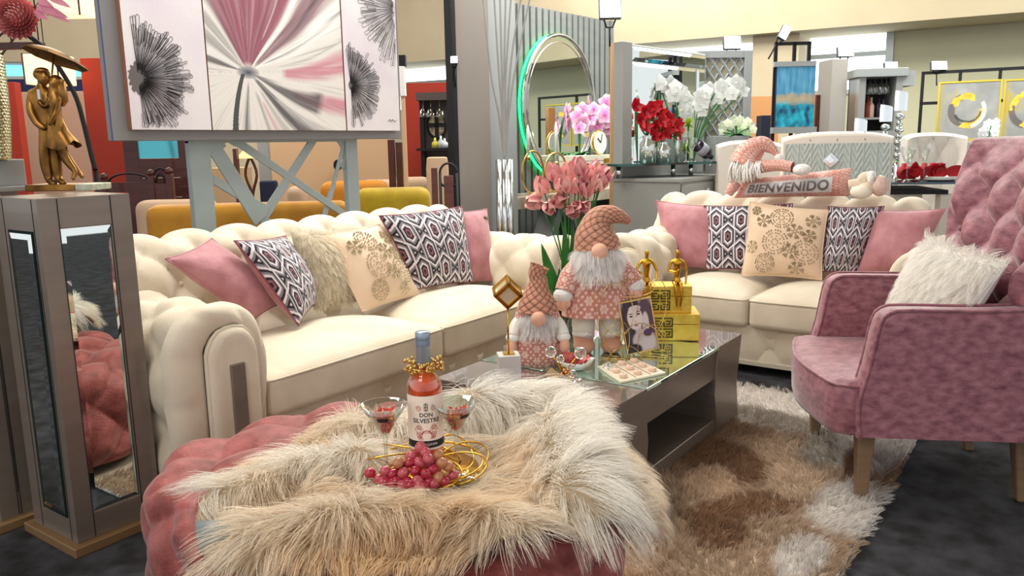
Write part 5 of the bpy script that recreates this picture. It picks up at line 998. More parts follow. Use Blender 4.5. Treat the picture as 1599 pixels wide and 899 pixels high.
dep = -ul_; B(CF.m).box(0, ub+.05, 0, dep, 0, cz-.03).out('body', greyl, t, False, bevel=.003); B(CF.m).box(-.02, ub+.06, -.02, dep+.02, cz-.03, cz).out('cabinet_top', greyl, t, False, bevel=.003)
hx = CF.uv(1098, 290)[0]; zs2 = cz-.06
for i, (a_, c_) in enumerate(((.02, (hx+.02+CF.uv(1118, 290)[0])/2-.004), ((hx+.02+CF.uv(1118, 290)[0])/2+.004, ub+.03))):
    d_ = B(CF.m).box(a_, c_, -.018, -.001, .1, cz-.05).out('door', greyl, t, False, bevel=.003); xh = CF.uv((1098, 1118)[i], 290)[0]; B(CF.m).box(xh-.03, xh+.03, -.05, -.018, cz-.28, cz-.10).out('handle', silver, d_, False, bevel=.004)
SH = Fr(Pd(1040, 254, 6.9), -30); sx0, sx1 = SH.uv(962, 254)[0], SH.uv(1124, 254)[0]; zsh = SH.uv(1040, 254)[1]
B(SH.m).box(sx0, sx1, -.02, .5, zsh-.02, zsh).out('glass_shelf', mat('green_glass_shelf', (60, 90, 84), .05, .6), t, False)
for px in (976, 1062, 1090): x = SH.uv(px, 260)[0]; B(SH.m).tube([(x, .1, cz), (x, .1, zsh-.02)], .02, 10).out('post', silver, t)
# vases on the shelf
def glassvase(label, px0, px1, pyt, blooms, grp, cat='vase'):
    x0, z1 = SH.uv(px0, pyt, .1); x1 = SH.uv(px1, pyt, .1)[0]; xc = (x0+x1)/2; r = (x1-x0)/2*.85; o = SH.m@np.array([xc, .1, 0, 1]); t = thing('glass_vase', label, cat, (o[0], o[1], zsh+.001), SH.yaw, grp)
    B(SH.m).lathe([(0, .0), (r, 0), (r, (z1-zsh)*.7), (r*.6, (z1-zsh)*.85), (r*.62, z1-zsh)], (xc, .1, zsh+.001), 24, cap=False).out('vase', mat('silver_glass', (200, 206, 200), .08, .75), t); rr = random.Random(px0)
    for px, py in blooms:
        x, z = SH.uv(px, py, .1); y = .1+rr.uniform(-.08, .08); B(SH.m).tube(smoothpath([(xc, .1, z1), ((xc+x)/2, .1, (z+z1)/2-.02), (x, y, z-.03)], 8), .006, 5).out('stem', leafm, t); b = B(SH.m)
        for k in range(6):
            a = k*PI/3+rr.uniform(-.3, .3); vn = SH.i[:3, :3]@(-F0); d = np.array([math.cos(a)*.8, 0, math.sin(a)])*.8+vn*.3+np.array([0, 0, .2]); leaf(b, (x, y, z), d, vn, .09*rr.uniform(.8, 1.15), .06, .4, 6, .2, col=np.repeat(np.linspace(0, 1, 6)[:, None]*np.array(rd)+(1-np.linspace(0, 1, 6))[:, None]*np.array(rd2), 3, 0))
        b.out('bloom', orch, t, col=True)
    return t
glassvase('left silver glass vase with red flowers on the vanity shelf', 999, 1023, 212, [(997, 166), (1003, 176), (994, 188), (1000, 197), (1012, 172), (1020, 168), (1028, 166), (1008, 186), (1018, 180)], 'red flower vases')
glassvase('short silver glass vase with red flowers, in the middle of the vanity shelf', 1024, 1047, 222, [(1034, 176), (1042, 180), (1025, 190), (1034, 196), (1030, 206), (1022, 202), (1040, 198), (1020, 212), (1046, 188), (1038, 207)], 'red flower vases')
glassvase('tall thin glass tube with one red flower, right on the vanity shelf', 1054, 1062, 214, [(1052, 198), (1060, 208), (1050, 206), (1058, 200)], 'red flower vases')
# white orchid, planter with white flowers
WO = Fr(Pd(1110, 170, 7.4), -54.6)
flowerthing('white_orchid', 'tall white orchid spray in front of the grey diamond lattice', 'orchid', WO, 0, (1082, 253), zsh, [(1092, 150), (1100, 144), (1108, 138), (1116, 142), (1124, 134), (1132, 138), (1140, 130), (1148, 128), (1156, 132), (1160, 142), (1150, 144), (1140, 146), (1130, 152), (1120, 152), (1110, 156), (1098, 160), (1090, 164), (1104, 150), (1144, 138), (1096, 172)], .075, wt2, wt, 0)
flowerthing('white_orchid', 'white orchid sprays built as the reflection in the vanity mirror, above the red flowers', 'orchid', WO, .15, (1056, 253), zsh, [(1030, 130), (1038, 134), (1046, 130), (1054, 136), (1044, 142), (1036, 146), (1060, 142), (1068, 148), (1074, 156), (1070, 166), (1078, 160), (1064, 172), (1058, 152), (1050, 148), (1072, 176)], .08, wt2, wt, 0)  # solid blooms added to imitate a reflection in the mirror
PL2 = Fr(Pd(1140, 213, 7.6), -54.6); o, q = floorbox('planter', 'grey planter box with white flowers behind the dining chairs', 'planter', PL2, 1117, 1168, 212, 330, 0, .4, lg); pz = q[3]
flowerthing('white_flower_bush', 'low bush of white blossoms and green leaves in the grey planter', 'flowers', PL2, .1, (1150, 214), pz-.02, [(1126, 196), (1134, 192), (1142, 196), (1150, 190), (1158, 186), (1166, 190), (1172, 196), (1164, 200), (1154, 200), (1128, 204), (1138, 204), (1174, 202), (1146, 186), (1160, 194), (1168, 206)], .05, lin((222, 234, 180)), wt, 14, lw_=.10)
for i, (px, py) in enumerate(((1075, 194), (1070, 232))):
    x, z = SH.uv(px, py+8, .25); o = SH.m@np.array([x, .25, 0, 1]); z = max(z, zsh+.001) if i else zsh+.001; t = thing('yellow_green_plant', ('small yellow green plant on a stem behind the red flowers', 'small yellow green plant low on the vanity shelf')[i], 'plant', (o[0], o[1], z), SH.yaw, 'yellow green plants'); b = B(SH.m); x2, z2 = SH.uv(px, py, .25)
    for k in range(26): a = k*2.4; leaf(b, (x2, .25, z2), (math.cos(a), math.sin(a)*.5, math.sin(k*1.3)), (0, 0, 1), .065, .03, .4, 5, .2)
    b.out('leaves', mat('lime_leaf', (190, 214, 40), .5, c2=(120, 170, 30), scale=20), t, kind='stuff'); B(SH.m).tube([(x2, .25, z), (x2, .25, z2)], .008, 6).out('stem', leafm, t)
x, z = SH.uv(1088, 226, .0); x2, z2 = SH.uv(1112, 246, .0); v1 = np.array([x, 0, z+.0]); v2 = np.array([x2, 0, z2]); d = (v2-v1)/np.linalg.norm(v2-v1); Lb = np.linalg.norm(v2-v1); o = SH.m@np.array([x, 0, 0, 1]); t = thing('tilted_wine_bottle', 'dark wine bottle lying tilted in a holder at the right of the vanity shelf', 'bottle', (o[0], o[1], zsh), SH.yaw)
B(SH.m).tube([v1, v1+d*Lb*.7, v1+d*Lb*.8, v1+d*Lb], [.055, .055, .03, .02], 16).out('bottle', mat('dark_bottle', (30, 22, 40), .15), t); B(SH.m).tube([v1+d*Lb*.15, v1+d*Lb*.5], [.057, .057], 16).out('label', mat('grey_label', (150, 150, 160), .5), t); B(SH.m).tube([(x2, 0, zsh), (x2-.03, 0, z2-.07)], .01, 6).out('holder', silver, t)
# tall crystal glasses and stem glass on the shelf
for px, yt in ((1072, 205), (1083, 215)):
    x, zt3 = SH.uv(px, yt, -.0); o = SH.m@np.array([x, -.0, 0, 1]); h = zt3-zsh; ob = B(SH.m).lathe([(0, 0), (.035, 0), (.035, .004), (.005, .012), (.005, h*.5), (.03, h*.62), (.036, h*.85), (.03, h)], (x, -.0, zsh+.001), 18, cap=False).out('wine_glass', tglass, None); tag(ob, 'clear stemmed glass %s on the vanity shelf' % ('beside the lower green plant' if px == 1072 else 'nearest the tilted wine bottle'), 'glass', 'stemmed glasses on the vanity shelf')
# diamond lattice
DL = Fr(Pd(1130, 140, 8.4), -50); x0, x1, z0, z1 = R4(DL, 1097, 1163, 84, 215); t = thing('diamond_lattice_screen', 'grey diamond lattice screen behind the white orchid', 'screen', tuple(DL.m[:3, 3]), DL.yaw); B(DL.m).box(x0, x1, .03, .05, 0, z1).out('back_panel', mat('cream_panel', (212, 204, 176), .6), t, False)
for a, c in ((x0-.06, x0+.02), (x1-.02, x1+.06)): B(DL.m).box(a, c, -.03, .06, 0, z1+.03).out('post', lg, t, False, bevel=.004)
B(DL.m).box(x0, x1, -.02, .05, z1-.04, z1+.03).out('rail', lg, t, False); W_ = x1-x0
for off in np.arange(-1.0, 2.6, .155):
    for s in (-1, 1):
        b = B(DL.m); zc = z1-off*1.0; za, zb = (zc, zc-W_*1.5) if s > 0 else (zc-W_*1.5, zc); pa, pb = np.array([x0, za]), np.array([x1, zb])
        t0, t1_ = 0.0, 1.0
        if za != zb:
            ts = sorted(((z1-.03)-za)/(zb-za) for _ in (0,)); tt = ((z1-.03)-za)/(zb-za)
            if max(za, zb) > z1-.03: (t0, t1_) = (tt, 1.0) if za > zb else (0.0, tt)
            if min(za, zb) < .4: tl_ = (.4-za)/(zb-za); (t0, t1_) = (t0, min(t1_, tl_)) if za > zb else (max(t0, tl_), t1_)
        if t1_-t0 < .05: continue
        q0 = pa+(pb-pa)*t0; q1 = pa+(pb-pa)*t1_; b.tube([(q0[0], (.0 if s > 0 else .012), q0[1]), (q1[0], (.0 if s > 0 else .012), q1[1])], .015, 4); b.out('bar', lg, t, False)
# floodlights
lens = mat('floodlight_lens', (250, 255, 255), .3, emit=9)
def flood(px, py, wpx, hpx, D, label, tilt=0, side=0):
    fr = Fr(Pd(px, py, D), -54.6+side); x, z = fr.uv(px, py); s = D/FPX; w2, h2 = wpx*s/2, hpx*s/2; t = thing('floodlight', label, 'floodlight', (fr.o[0], fr.o[1], z), fr.yaw, 'showroom floodlights'); m = fr.m@np.array(Matrix.Translation((0, 0, z)))@RX(tilt, 'Y')@RX(-12, 'X')
    B(m).box(-w2*1.1, w2*1.1, .004, .05, -h2*1.1, h2*1.1).out('housing', mat('floodlight_housing', (70, 72, 76), .5), t, False, bevel=.006); B(m).box(-w2, w2, -.004, .003, -h2, h2).out('lens', lens, t, False); B(m).tube([(-w2*.6, .05, -h2), (-w2*.3, .08, -h2*1.7), (w2*.3, .08, -h2*1.7), (w2*.6, .05, -h2)], .008, 6).out('bracket', blackm, t); B(m).tube([(0, .08, -h2*1.7), (0, .09, -h2*1.7-.16)], .008, 6).out('arm', blackm, t)
flood(953, 11, 30, 30, 7.0, 'floodlight above the slat panel, cut by the top edge'); flood(1144, 66, 24, 18, 8.5, 'floodlight over the diamond lattice screen'); flood(1226, 50, 12, 20, 8.0, 'narrow tilted floodlight above the blue painting', 30); flood(1321, 80, 22, 14, 9.0, 'floodlight on top of the grey column'); flood(1392, 103, 18, 12, 9.0, 'floodlight on the wine cabinet'); 
# blue painting on its stand
BF = Fr(Pd(1240, 150, 8.0), -58); x0, x1, z0, z1 = R4(BF, 1212, 1272, 104, 198); t = thing('blue_painting', 'blue and teal abstract painting with a sandy band', 'painting', tuple((BF.m@np.array([(x0+x1)/2, 0, z0, 1]))[:3]), BF.yaw)
B(BF.m).box(x0, x1, .001, .06, z0, z1).out('canvas', mat('dark_canvas_edge', (24, 32, 50), .6), t, False); nx, nz = 90, 130; U, Vv = np.meshgrid(np.linspace(0, 1, nx), np.linspace(0, 1, nz), indexing='ij'); U = U.ravel(); Vv = Vv.ravel(); n1 = vnoise(U, Vv, 61, 14); n2 = vnoise(U*3, Vv*.6, 62, 12); k = np.clip(.5+.5*n2, 0, 1)[:, None]
C = L3(50, 130, 176)*(1-k)+L3(110, 180, 214)*k; lo = (Vv < .42)[:, None]; k2 = np.clip(.5+.7*n1, 0, 1)[:, None]; C = np.where(lo, L3(16, 70, 110)*(1-k2)+L3(40, 190, 216)*k2, C); bd = np.clip(1-np.abs(Vv-.47-.04*n1)/.10, 0, 1)[:, None]**.4*(bd0 := 1); C = C*(1-bd)+L3(196, 178, 140)*bd*(.9+.2*n1[:, None])
mk('painted_face', np.stack([x0+U*(x1-x0), np.full(len(U), -.001), z0+Vv*(z1-z0)], 1)@BF.m[:3, :3].T+BF.m[:3, 3], gridF(nx, nz), paint, t, True, C)
t = thing('painting_stand', 'black and grey stand frame carrying the blue painting', 'stand', tuple(BF.m[:3, 3]), BF.yaw); zt4 = BF.uv(1235, 64)[1]
for px in (1211, 1240, 1263): x = BF.uv(px, 90, .08)[0]; B(BF.m).box(x-.015, x+.015, .065, .1, 0, zt4).out('post', blackm, t, False)
B(BF.m).box(x0, BF.uv(1263, 90, .08)[0], .065, .1, zt4-.03, zt4).out('rail', blackm, t, False); B(BF.m).box(x0-.03, x1+.03, -.02, .06, z0-.06, z0-.002).out('ledge', lg, t, False); B(BF.m).box(x0-.03, x1, -.01, .06, z1+.002, z1+.05).out('ledge', lg, t, False)
# wooden partitions, column, wine cabinet
PB = Fr(Pd(1220, 180, 10.5), -54.6); o, _ = floorbox('wood_partition', 'orange brown partition left of the blue painting', 'partition', PB, 1166, 1216, 150, 240, 0, .1, mat('orange_wood', (190, 134, 84), .6)); 
o, _ = floorbox('wood_partition', 'orange brown partition right of the blue painting', 'partition', Fr(Pd(1284, 180, 9.6), -54.6), 1272, 1300, 146, 240, 0, .1, mat('orange_wood', (190, 134, 84), .6))
for i, px in enumerate((1276, 1283, 1290)):
    o, _ = floorbox('wood_plank', 'dark red wood plank %s, leaning behind the blue painting' % ('left of its neighbours', 'between two others', 'right of its neighbours')[i], 'plank', Fr(Pd(px, 180, 9.2), -54.6), px-3, px+3, 148, 240, 0, .04, wood, group='dark planks'); 
o, _ = floorbox('navy_speaker', 'dark navy box standing left of the blue painting', 'speaker', Fr(Pd(1196, 195, 8.8), -54.6), 1189, 1203, 180, 240, 0, .2, mat('navy_box', (30, 34, 56), .6))
GC = Fr(Pd(1314, 150, 9.0), -48); x0, x1, _, z1 = R4(GC, 1297, 1322, 92, 205); o = B(GC.m).box(x0, x1, 0, .3, 0, z1).out('grey_column', mat('warm_grey_column', (166, 160, 152), .5), None, False, bevel=.005); tag(o, 'tall warm grey display column right of the blue painting', 'column')
WC = Fr(Pd(1378, 160, 8.9), -62); x0, x1, _, z1 = R4(WC, 1340, 1408, 120, 206); zn = WC.uv(1375, 204)[1]; zn1 = WC.uv(1375, 124)[1]
t = thing('wine_cabinet', 'grey wine cabinet with an open niche of bottles and hanging glasses', 'cabinet', tuple(WC.m[:3, 3]), WC.yaw)
B(WC.m).box(x0, x0+.07, 0, .4, 0, z1).out('side_board', greyl, t, False); B(WC.m).box(x1-.07, x1, 0, .4, 0, z1).out('side_board', greyl, t, False); B(WC.m).box(x0, x1, .36, .4, 0, z1).out('back_board', darkb, t, False); B(WC.m).box(x0-.04, x1+.04, -.03, .42, z1, z1+.09).out('crown', lg, t, False, bevel=.005); B(WC.m).box(x0+.07, x1-.07, 0, .36, 0, zn).out('lower_case', greyl, t, False); B(WC.m).box(x1, x1+.12, .0, .3, z1-.1, z1+.06).out('side_hood', lg, t, False)
zsf = WC.uv(1375, 183)[1]; B(WC.m).box(x0+.07, x1-.07, .06, .36, zsf-.02, zsf).out('shelf', greyl, t, False)
for i, (px, yb, h, c_) in enumerate(((1354, 183, .24, (120, 50, 40)), (1359, 183, .22, (200, 170, 150)), (1371, 183, .22, (40, 20, 40)), (1378, 183, .20, (60, 50, 60)))):
    x = WC.uv(px, 183, .15)[0]; o = WC.m@np.array([x, .15, 0, 1]); ob = B(WC.m).lathe([(.03, 0), (.035, .01), (.035, h*.6), (.013, h*.75), (.013, h)], (x, .15, zsf+.001), 14).out('liquor_bottle', mat('liquor_%d' % i, c_, .2), None); tag(ob, ('brown bottle at the left end of the wine cabinet shelf', 'pale labelled bottle second on the wine cabinet shelf', 'dark round bottle third on the wine cabinet shelf', 'dark bottle behind the middle lamp on the cabinet shelf')[i], 'bottle', 'bottles in the wine cabinet')
for i, px in enumerate((1358, 1366, 1376, 1384)):
    x, z = WC.uv(px, 140, .12); ob = B(WC.m).lathe([(.03, zn1+.1-.0), (.004, zn1+.095), (.004, zn1-.02), (.035, zn1-.05), (.04, zn1-.12), (.034, zn1-.15)], (x, .12, 0), 14, cap=False).out('hanging_glass', tglass, None); tag(ob, ('leftmost wine glass hanging in the wine cabinet', 'second wine glass hanging in the wine cabinet', 'third wine glass hanging in the wine cabinet', 'rightmost wine glass hanging in the wine cabinet')[i], 'glass', 'hanging glasses')
shade = mat('white_lamp_shade', (226, 236, 244), .7, emit=.15)
for px, yt, yb, lab_ in ((1344.5, 184, 207, 'lowest white half shade lamp, left of the three before the wine cabinet'), (1383, 163, 190, 'middle white half shade lamp before the wine cabinet'), (1405, 141, 173, 'highest white half shade lamp, right of the three before the wine cabinet')):
    LFm = Fr(Pd(px, 190, 7.6), -54.6); x, z1 = LFm.uv(px, yt); z0 = LFm.uv(px, yb)[1]; o = LFm.o; t = thing('crystal_lamp', lab_, 'lamp', (o[0], o[1], .0), LFm.yaw, 'white shade lamps'); r = 9.5*7.6/FPX
    V = []; n = 20
    for i, z_ in enumerate((z0, z1)):
        for k in range(n): a = PI*k/(n-1); V.append((-r*math.cos(a), -r*.6*math.sin(a), z_-(i*.035*(1-math.sin(a*.5+PI/2)*1.0) if i else 0)))
    b = B(LFm.m); b.grid(np.array(V), 2, n); b.box(-r, r, -.001, .004, z0, z1-.03); b.out('shade', shade, t)
    for k in range(8): B(LFm.m).ball((0, 0, z0-.05-k*.06), (.045-.012*(k % 2), .045-.012*(k % 2), .032), 8).out('crystal_bead', mat('crystal_chrome', (210, 220, 220), .08, .9), t)
    B(LFm.m).lathe([(.05, 0), (.05, z0-.5), (.03, z0-.45)], n=14).out('stand', silver, t)
# gold circle paintings on a black grid
GF = Fr(Pd(1500, 160, 11.0), -85); gx0, gz1 = GF.uv(1441, 114, .05); 
t = thing('black_display_grid', 'black metal grid frame carrying the two gold paintings', 'display frame', tuple((GF.m@np.array([gx0, 0, 0, 1]))[:3]), GF.yaw)
gxs = [GF.uv(px, 150, .05)[0] for px in (1439, 1497, 1559)]+[GF.uv(1559, 150, .05)[0]*2-GF.uv(1497, 150, .05)[0]+.0]; gxs[3] = gxs[2]+1.0; zm = GF.uv(1450, 161, .05)[1]
for x in gxs: B(GF.m).box(x-.02, x+.02, .06, .1, 0, gz1).out('upright', blackm, t, False)
for z in (gz1, zm): B(GF.m).box(gxs[0]-.02, gxs[3]+.02, .06, .1, z-.02, z+.02).out('rail', blackm, t, False)
_gx = GF.uv(1467, 102, .05)[0]; flood(1467, 102, 22, 12, float((GF.m@np.array([_gx, .05, 0, 1]))[:3]@F0)-.06, 'floodlight above the gold circle painting')
def ringart(px0, px1, yt, yb, label, sd, cx, cy, R0_):
    x0, x1, z0, z1 = R4(GF, px0, px1, yt, yb); t = thing('gold_circle_painting', label, 'painting', tuple((GF.m@np.array([(x0+x1)/2, 0, z0, 1]))[:3]), GF.yaw, 'gold circle paintings'); g = .022; yg = mat('yellow_gold_frame', (222, 196, 70), .35, .7)
    for a in ((x0, x1, z0, z0+g), (x0, x1, z1-g, z1), (x0, x0+g, z0+g, z1-g), (x1-g, x1, z0+g, z1-g)): B(GF.m).box(a[0], a[1], -.01, .04, a[2], a[3]).out('frame_bar', yg, t, False)
    n = 170; U, Vv = np.meshgrid(np.linspace(0, 1, n), np.linspace(0, 1, n), indexing='ij'); U = U.ravel(); Vv = Vv.ravel(); n1 = vnoise(U, Vv, sd, 7); n2 = vnoise(U, Vv, sd+1, 20); C = L3(150, 150, 148)*(1+.22*n1[:, None]+.05*n2[:, None]); rr = np.hypot(U-cx, Vv-cy); th = np.arctan2(Vv-cy, U-cx)
    yk = np.clip((n1-.15)*3*(U < .3), 0, .7)[:, None]+np.clip((.12-U)*6, 0, .5)[:, None]; C = C*(1-yk)+L3(176, 158, 84)*yk
    w = np.clip(1-np.abs(rr-R0_*1.02)/.07, 0, 1)**.4; k = (w*(.5+.5*np.sin(th*1.0+2.0+sd)) > .45)[:, None]*.75; C = C*(1-k)+L3(84, 74, 72)*k; k = ((np.abs(rr-R0_+.03*n2) < .055) & (np.sin(th*2+sd*1.3)+n1*1.2+.4*n2 > -.15))[:, None]*1.0; C = C*(1-k)+(L3(226, 184, 62)*(1+.3*n2[:, None]))*k; k = (np.abs(rr-R0_*.8-.03*n1) < .02)[:, None]*(np.sin(th+sd) > .2)[:, None]*.8; C = C*(1-k)+L3(40, 38, 44)*k; k = ((np.abs(rr-R0_*1.12) < .035) & (np.sin(th-1.2) < -.6))[:, None]*.8; C = C*(1-k)+L3(206, 208, 210)*k
    mk('painted_face', np.stack([x0+g+U*(x1-x0-2*g), np.full(len(U), -.001), z0+g+Vv*(z1-z0-2*g)], 1)@GF.m[:3, :3].T+GF.m[:3, 3], gridF(n, n), paint, t, True, np.clip(C, 0, 1)); B(GF.m).box(x0+g, x1-g, .002, .03, z0+g, z1-g).out('board', darkb, t, False)
ringart(1463, 1562, 126, 219, 'grey painting with a broken gold ring, left of the two', 3, .48, .5, .26); ringart(1565, 1662, 122, 217, 'grey painting with gold flakes, cut by the right edge', 8, .42, .5, .28)
# dining group
chm = mat('ivory_leatherette', (226, 218, 206), .5, bump=.05); qm = mat('quilted_grey_fabric', (186, 196, 192), .6, sheen=.2)
def dchair(label, fr, x0, x1, yt, yb, quilt=False, tufted=False, dep=.16, wings=.0):
    a, c, z0, z1 = R4(fr, x0, x1, yt, yb); o = fr.m@np.array([(a+c)/2, 0, 0, 1]); t = thing('dining_chair', label, 'chair', (o[0], o[1], 0), fr.yaw, 'cream dining chairs'); nu, nv = 110, 70; U, Vv = np.meshgrid(np.linspace(-1, 1, nu), np.linspace(0, 1, nv), indexing='ij'); z00 = .42
    zt_ = z1-.035*np.abs(U)**3; Z = z00+Vv*(zt_-z00); X = (a+c)/2+U*(c-a)/2*(1-.05*(1-Vv)); h = np.zeros_like(U)
    if tufted: h = (tuft(U*1.6, (Vv-.62)*2.6)-1)*.03*np.clip((1-np.abs(U))*8, 0, 1)*np.clip((1-Vv)*9, 0, 1)
    Y = -h-.10*np.abs(U)**4*(1 if wings else 0)
    b = B(fr.m); V = np.stack([X, Y, Z], -1); b.grid(V.reshape(-1, 3), nu, nv); rim = np.concatenate([V[0, :], V[1:-1, -1], V[-1, ::-1]]); L_ = []; cen = np.array([(a+c)/2, 0, z00+.2])
    for k in range(8): an = k/7*PI; o_ = rim-cen; o_[:, 1] = 0; o_ /= np.linalg.norm(o_, axis=1)[:, None]; L_.append(rim+o_*math.sin(an)*.03+np.array([0, dep/2*(1-math.cos(an)), 0]))
    b.grid(np.concatenate(L_), 8, len(rim)); b.add(L_[-1], [list(range(len(rim)))]); bk = b.out('backrest', chm, t)
    for q in (-.5, 0, .5):
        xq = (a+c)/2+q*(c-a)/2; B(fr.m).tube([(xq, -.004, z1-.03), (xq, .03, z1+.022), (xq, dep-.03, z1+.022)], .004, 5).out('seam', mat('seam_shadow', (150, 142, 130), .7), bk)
    softb = B(fr.m); softbox(softb, a+.03, c-.03, -.52 if not quilt else dep, .0 if not quilt else dep+.5, .36, .48, .03, n=8); softb.out('seat', chm, t)
    for lx in (a+.06, c-.06):
        for ly in ((-.46, .05) if not quilt else (.05, dep+.44)): B(fr.m).box(lx-.02, lx+.02, ly-.02, ly+.02, 0, .37).out('leg', chm, t, False)
    if quilt:
        n1, n2 = 260, 120; U, Vv = np.meshgrid(np.linspace(0, 1, n1), np.linspace(0, 1, n2), indexing='ij'); xx = U*(c-a)/.085; yy = Vv*(z1-.06-.45)/.11; tri = np.abs((xx % 1)-.5)*2; f_ = (yy+tri*.8*np.where(np.floor(xx) % 2 == 0, 1, -1)) % .5; st = (np.abs(f_-.25) < .07)|(np.abs(xx % 1) < .10); hq = st*.007
        V = np.stack([a+.01+U*(c-a-.02), -.006-hq, .45+Vv*(z1-.05-.45)], -1).reshape(-1, 3); B(fr.m).grid(V, n1, n2).out('quilted_back', qm, t)
        kx, kz_ = fr.uv(1297, 250, -.02); r_ = .055
        for s_, yy_, mm in ((1.0, -.022, silver), (.55, -.03, mirror)): B(fr.m).prism([(kx-r_*s_, kz_), (kx, kz_+r_*s_), (kx+r_*s_, kz_), (kx, kz_-r_*s_)], yy_, -.01).out('knocker', mm, t, False, bevel=.003)
    return t
dchair('ivory dining chair seen from behind, quilted back with a diamond knocker', Fr(Px(1310, 300, 5.75), -72), 1222, 1392, 212, 300, quilt=True)
dchair('ivory dining chair mostly hidden behind the plush santa bolster', Fr(Px(1160, 300, 6.9), -60), 1122, 1218, 224, 300)
dchair('ivory tufted dining chair facing the camera behind the glass table', Fr(Pd(1456, 240, 7.4), -60), 1408, 1500, 212, 300, tufted=True, wings=.1)
dt0 = Px(1450, 283, 6.4); DTF = Fr(dt0, -62); zt5 = DTF.uv(1450, 283)[1]; ax0, ax1 = DTF.uv(1404, 283)[0], DTF.uv(1502, 283)[0]
t = thing('glass_dining_table', 'dark glass dining table laid with red napkins, right background', 'dining table', (DTF.o[0], DTF.o[1], 0), DTF.yaw); B(DTF.m).box(ax0-.3, ax1, -.12, .75, zt5-.015, zt5).out('glass_top', mat('dark_glass', (70, 84, 90), .04, .6), t, False); B(DTF.m).box(ax0-.2, ax1-.1, -.04, .6, zt5-.09, zt5-.06).out('under_frame', blackm, t, False); B(DTF.m).box(ax0, ax0+.2, .1, .5, 0, zt5-.09).out('pedestal', chm, t, False); B(DTF.m).box(ax1-.14, ax1-.06, -.02, .08, 0, zt5-.09).out('leg', chm, t, False)
o = B(DTF.m).box(ax1-.02, ax1+.12, .3, .8, .05, .75).out('blue_crate', mat('royal_blue', (28, 46, 140), .6), None, False); tag(o, 'royal blue board glimpsed between the glass table and the pink armchair', 'board')
def ontab(px, py, dy): x = DTF.uv(px, py, dy)[0]; return x
redn = mat('red_napkin', (190, 16, 34), .6, c2=(130, 8, 20), scale=20)
x = ontab(1466, 275, .1); o = DTF.m@np.array([x, .1, 0, 1])
for k in range(2): ob = B(DTF.m).lathe([(0, .0), (.10, .0), (.15-.015*k, .014), (.15-.015*k, .018), (.10, .006), (0, .006)], (x, .1, zt5+.001+k*.014), 30, cap=False).out('dinner_plate', white, None); tag(ob, ('lower white plate of the pair on the glass dining table', 'upper white plate of the pair on the glass dining table')[k], 'plate', 'stacked plates')
b = B(DTF.m); r = random.Random(4)
for k in range(9): leaf(b, (x-.22+.035*k, .06+r.uniform(-.03, .03), zt5+.03), (r.uniform(-.6, .6), r.uniform(-.3, .3), .5), (r.uniform(-.5, .5), -1, 0), .12, .10, .8, 7, .3)
ob = b.out('red_napkin', redn, None); tag(ob, 'crumpled red napkin lying across the plates on the glass table', 'napkin')
for i, px in enumerate((1412, 1428, 1443, 1456, 1468)):
    xx = ontab(px, 262, .3); ob = B(DTF.m).lathe([(.0, 0), (.04, .005), (.055, .05), (.04, .09), (.02, .10), (.02, .12)], (xx, .3, zt5+.001), 16).out('red_ornament', redn, None); tag(ob, ('red jar at the left end of the row on the glass table', 'second red jar of the row on the glass table', 'middle red jar of the row on the glass table', 'fourth red jar of the row on the glass table', 'red jar at the right end of the row on the glass table')[i], 'jar', 'red jars on the dining table')
for i, (px, yt, yb, wd) in enumerate(((1416, 229, 278, 11), (1442, 225, 276, 7.5))):
    fr = Fr(DTF.m@np.array([ontab(px, 270, -.0), -.0, 0, 1]), -54.6); D_ = fr.o@F0; z1 = fr.uv(px, yt)[1]; h = z1-zt5; r_ = wd*D_/FPX; ob = B(fr.m).lathe([(0, 0), (.03, 0), (.03, .004), (.005, .01), (.005, h*.48), (r_*.5, h*.6), (r_, h*.85), (r_*.96, h)], (0, 0, zt5+.001), 20, cap=False).out('goblet', tglass, None); tag(ob, ('wide cut glass goblet at the left on the glass dining table', 'slender cut glass goblet right of the wide one')[i], 'goblet', 'cut glass goblets')
o, _ = floorbox('side_table', 'pale side table holding the white flower spray behind the pink armchair', 'table', Fr(Pd(1543, 216, 9.8), -54.6), 1528, 1560, 222, 300, -.1, .2, lg)
p0 = Pd(1543, 216, 9.8); FW2 = Fr(p0, -54.6)
flowerthing('white_flower_spray', 'white flower spray in front of the gold ring painting', 'flowers', FW2, 0, (1543, 222), None, [(1530, 210), (1536, 204), (1542, 198), (1548, 193), (1554, 198), (1546, 206), (1538, 212), (1552, 206), (1558, 190)], .06, wt2, wt, 0)
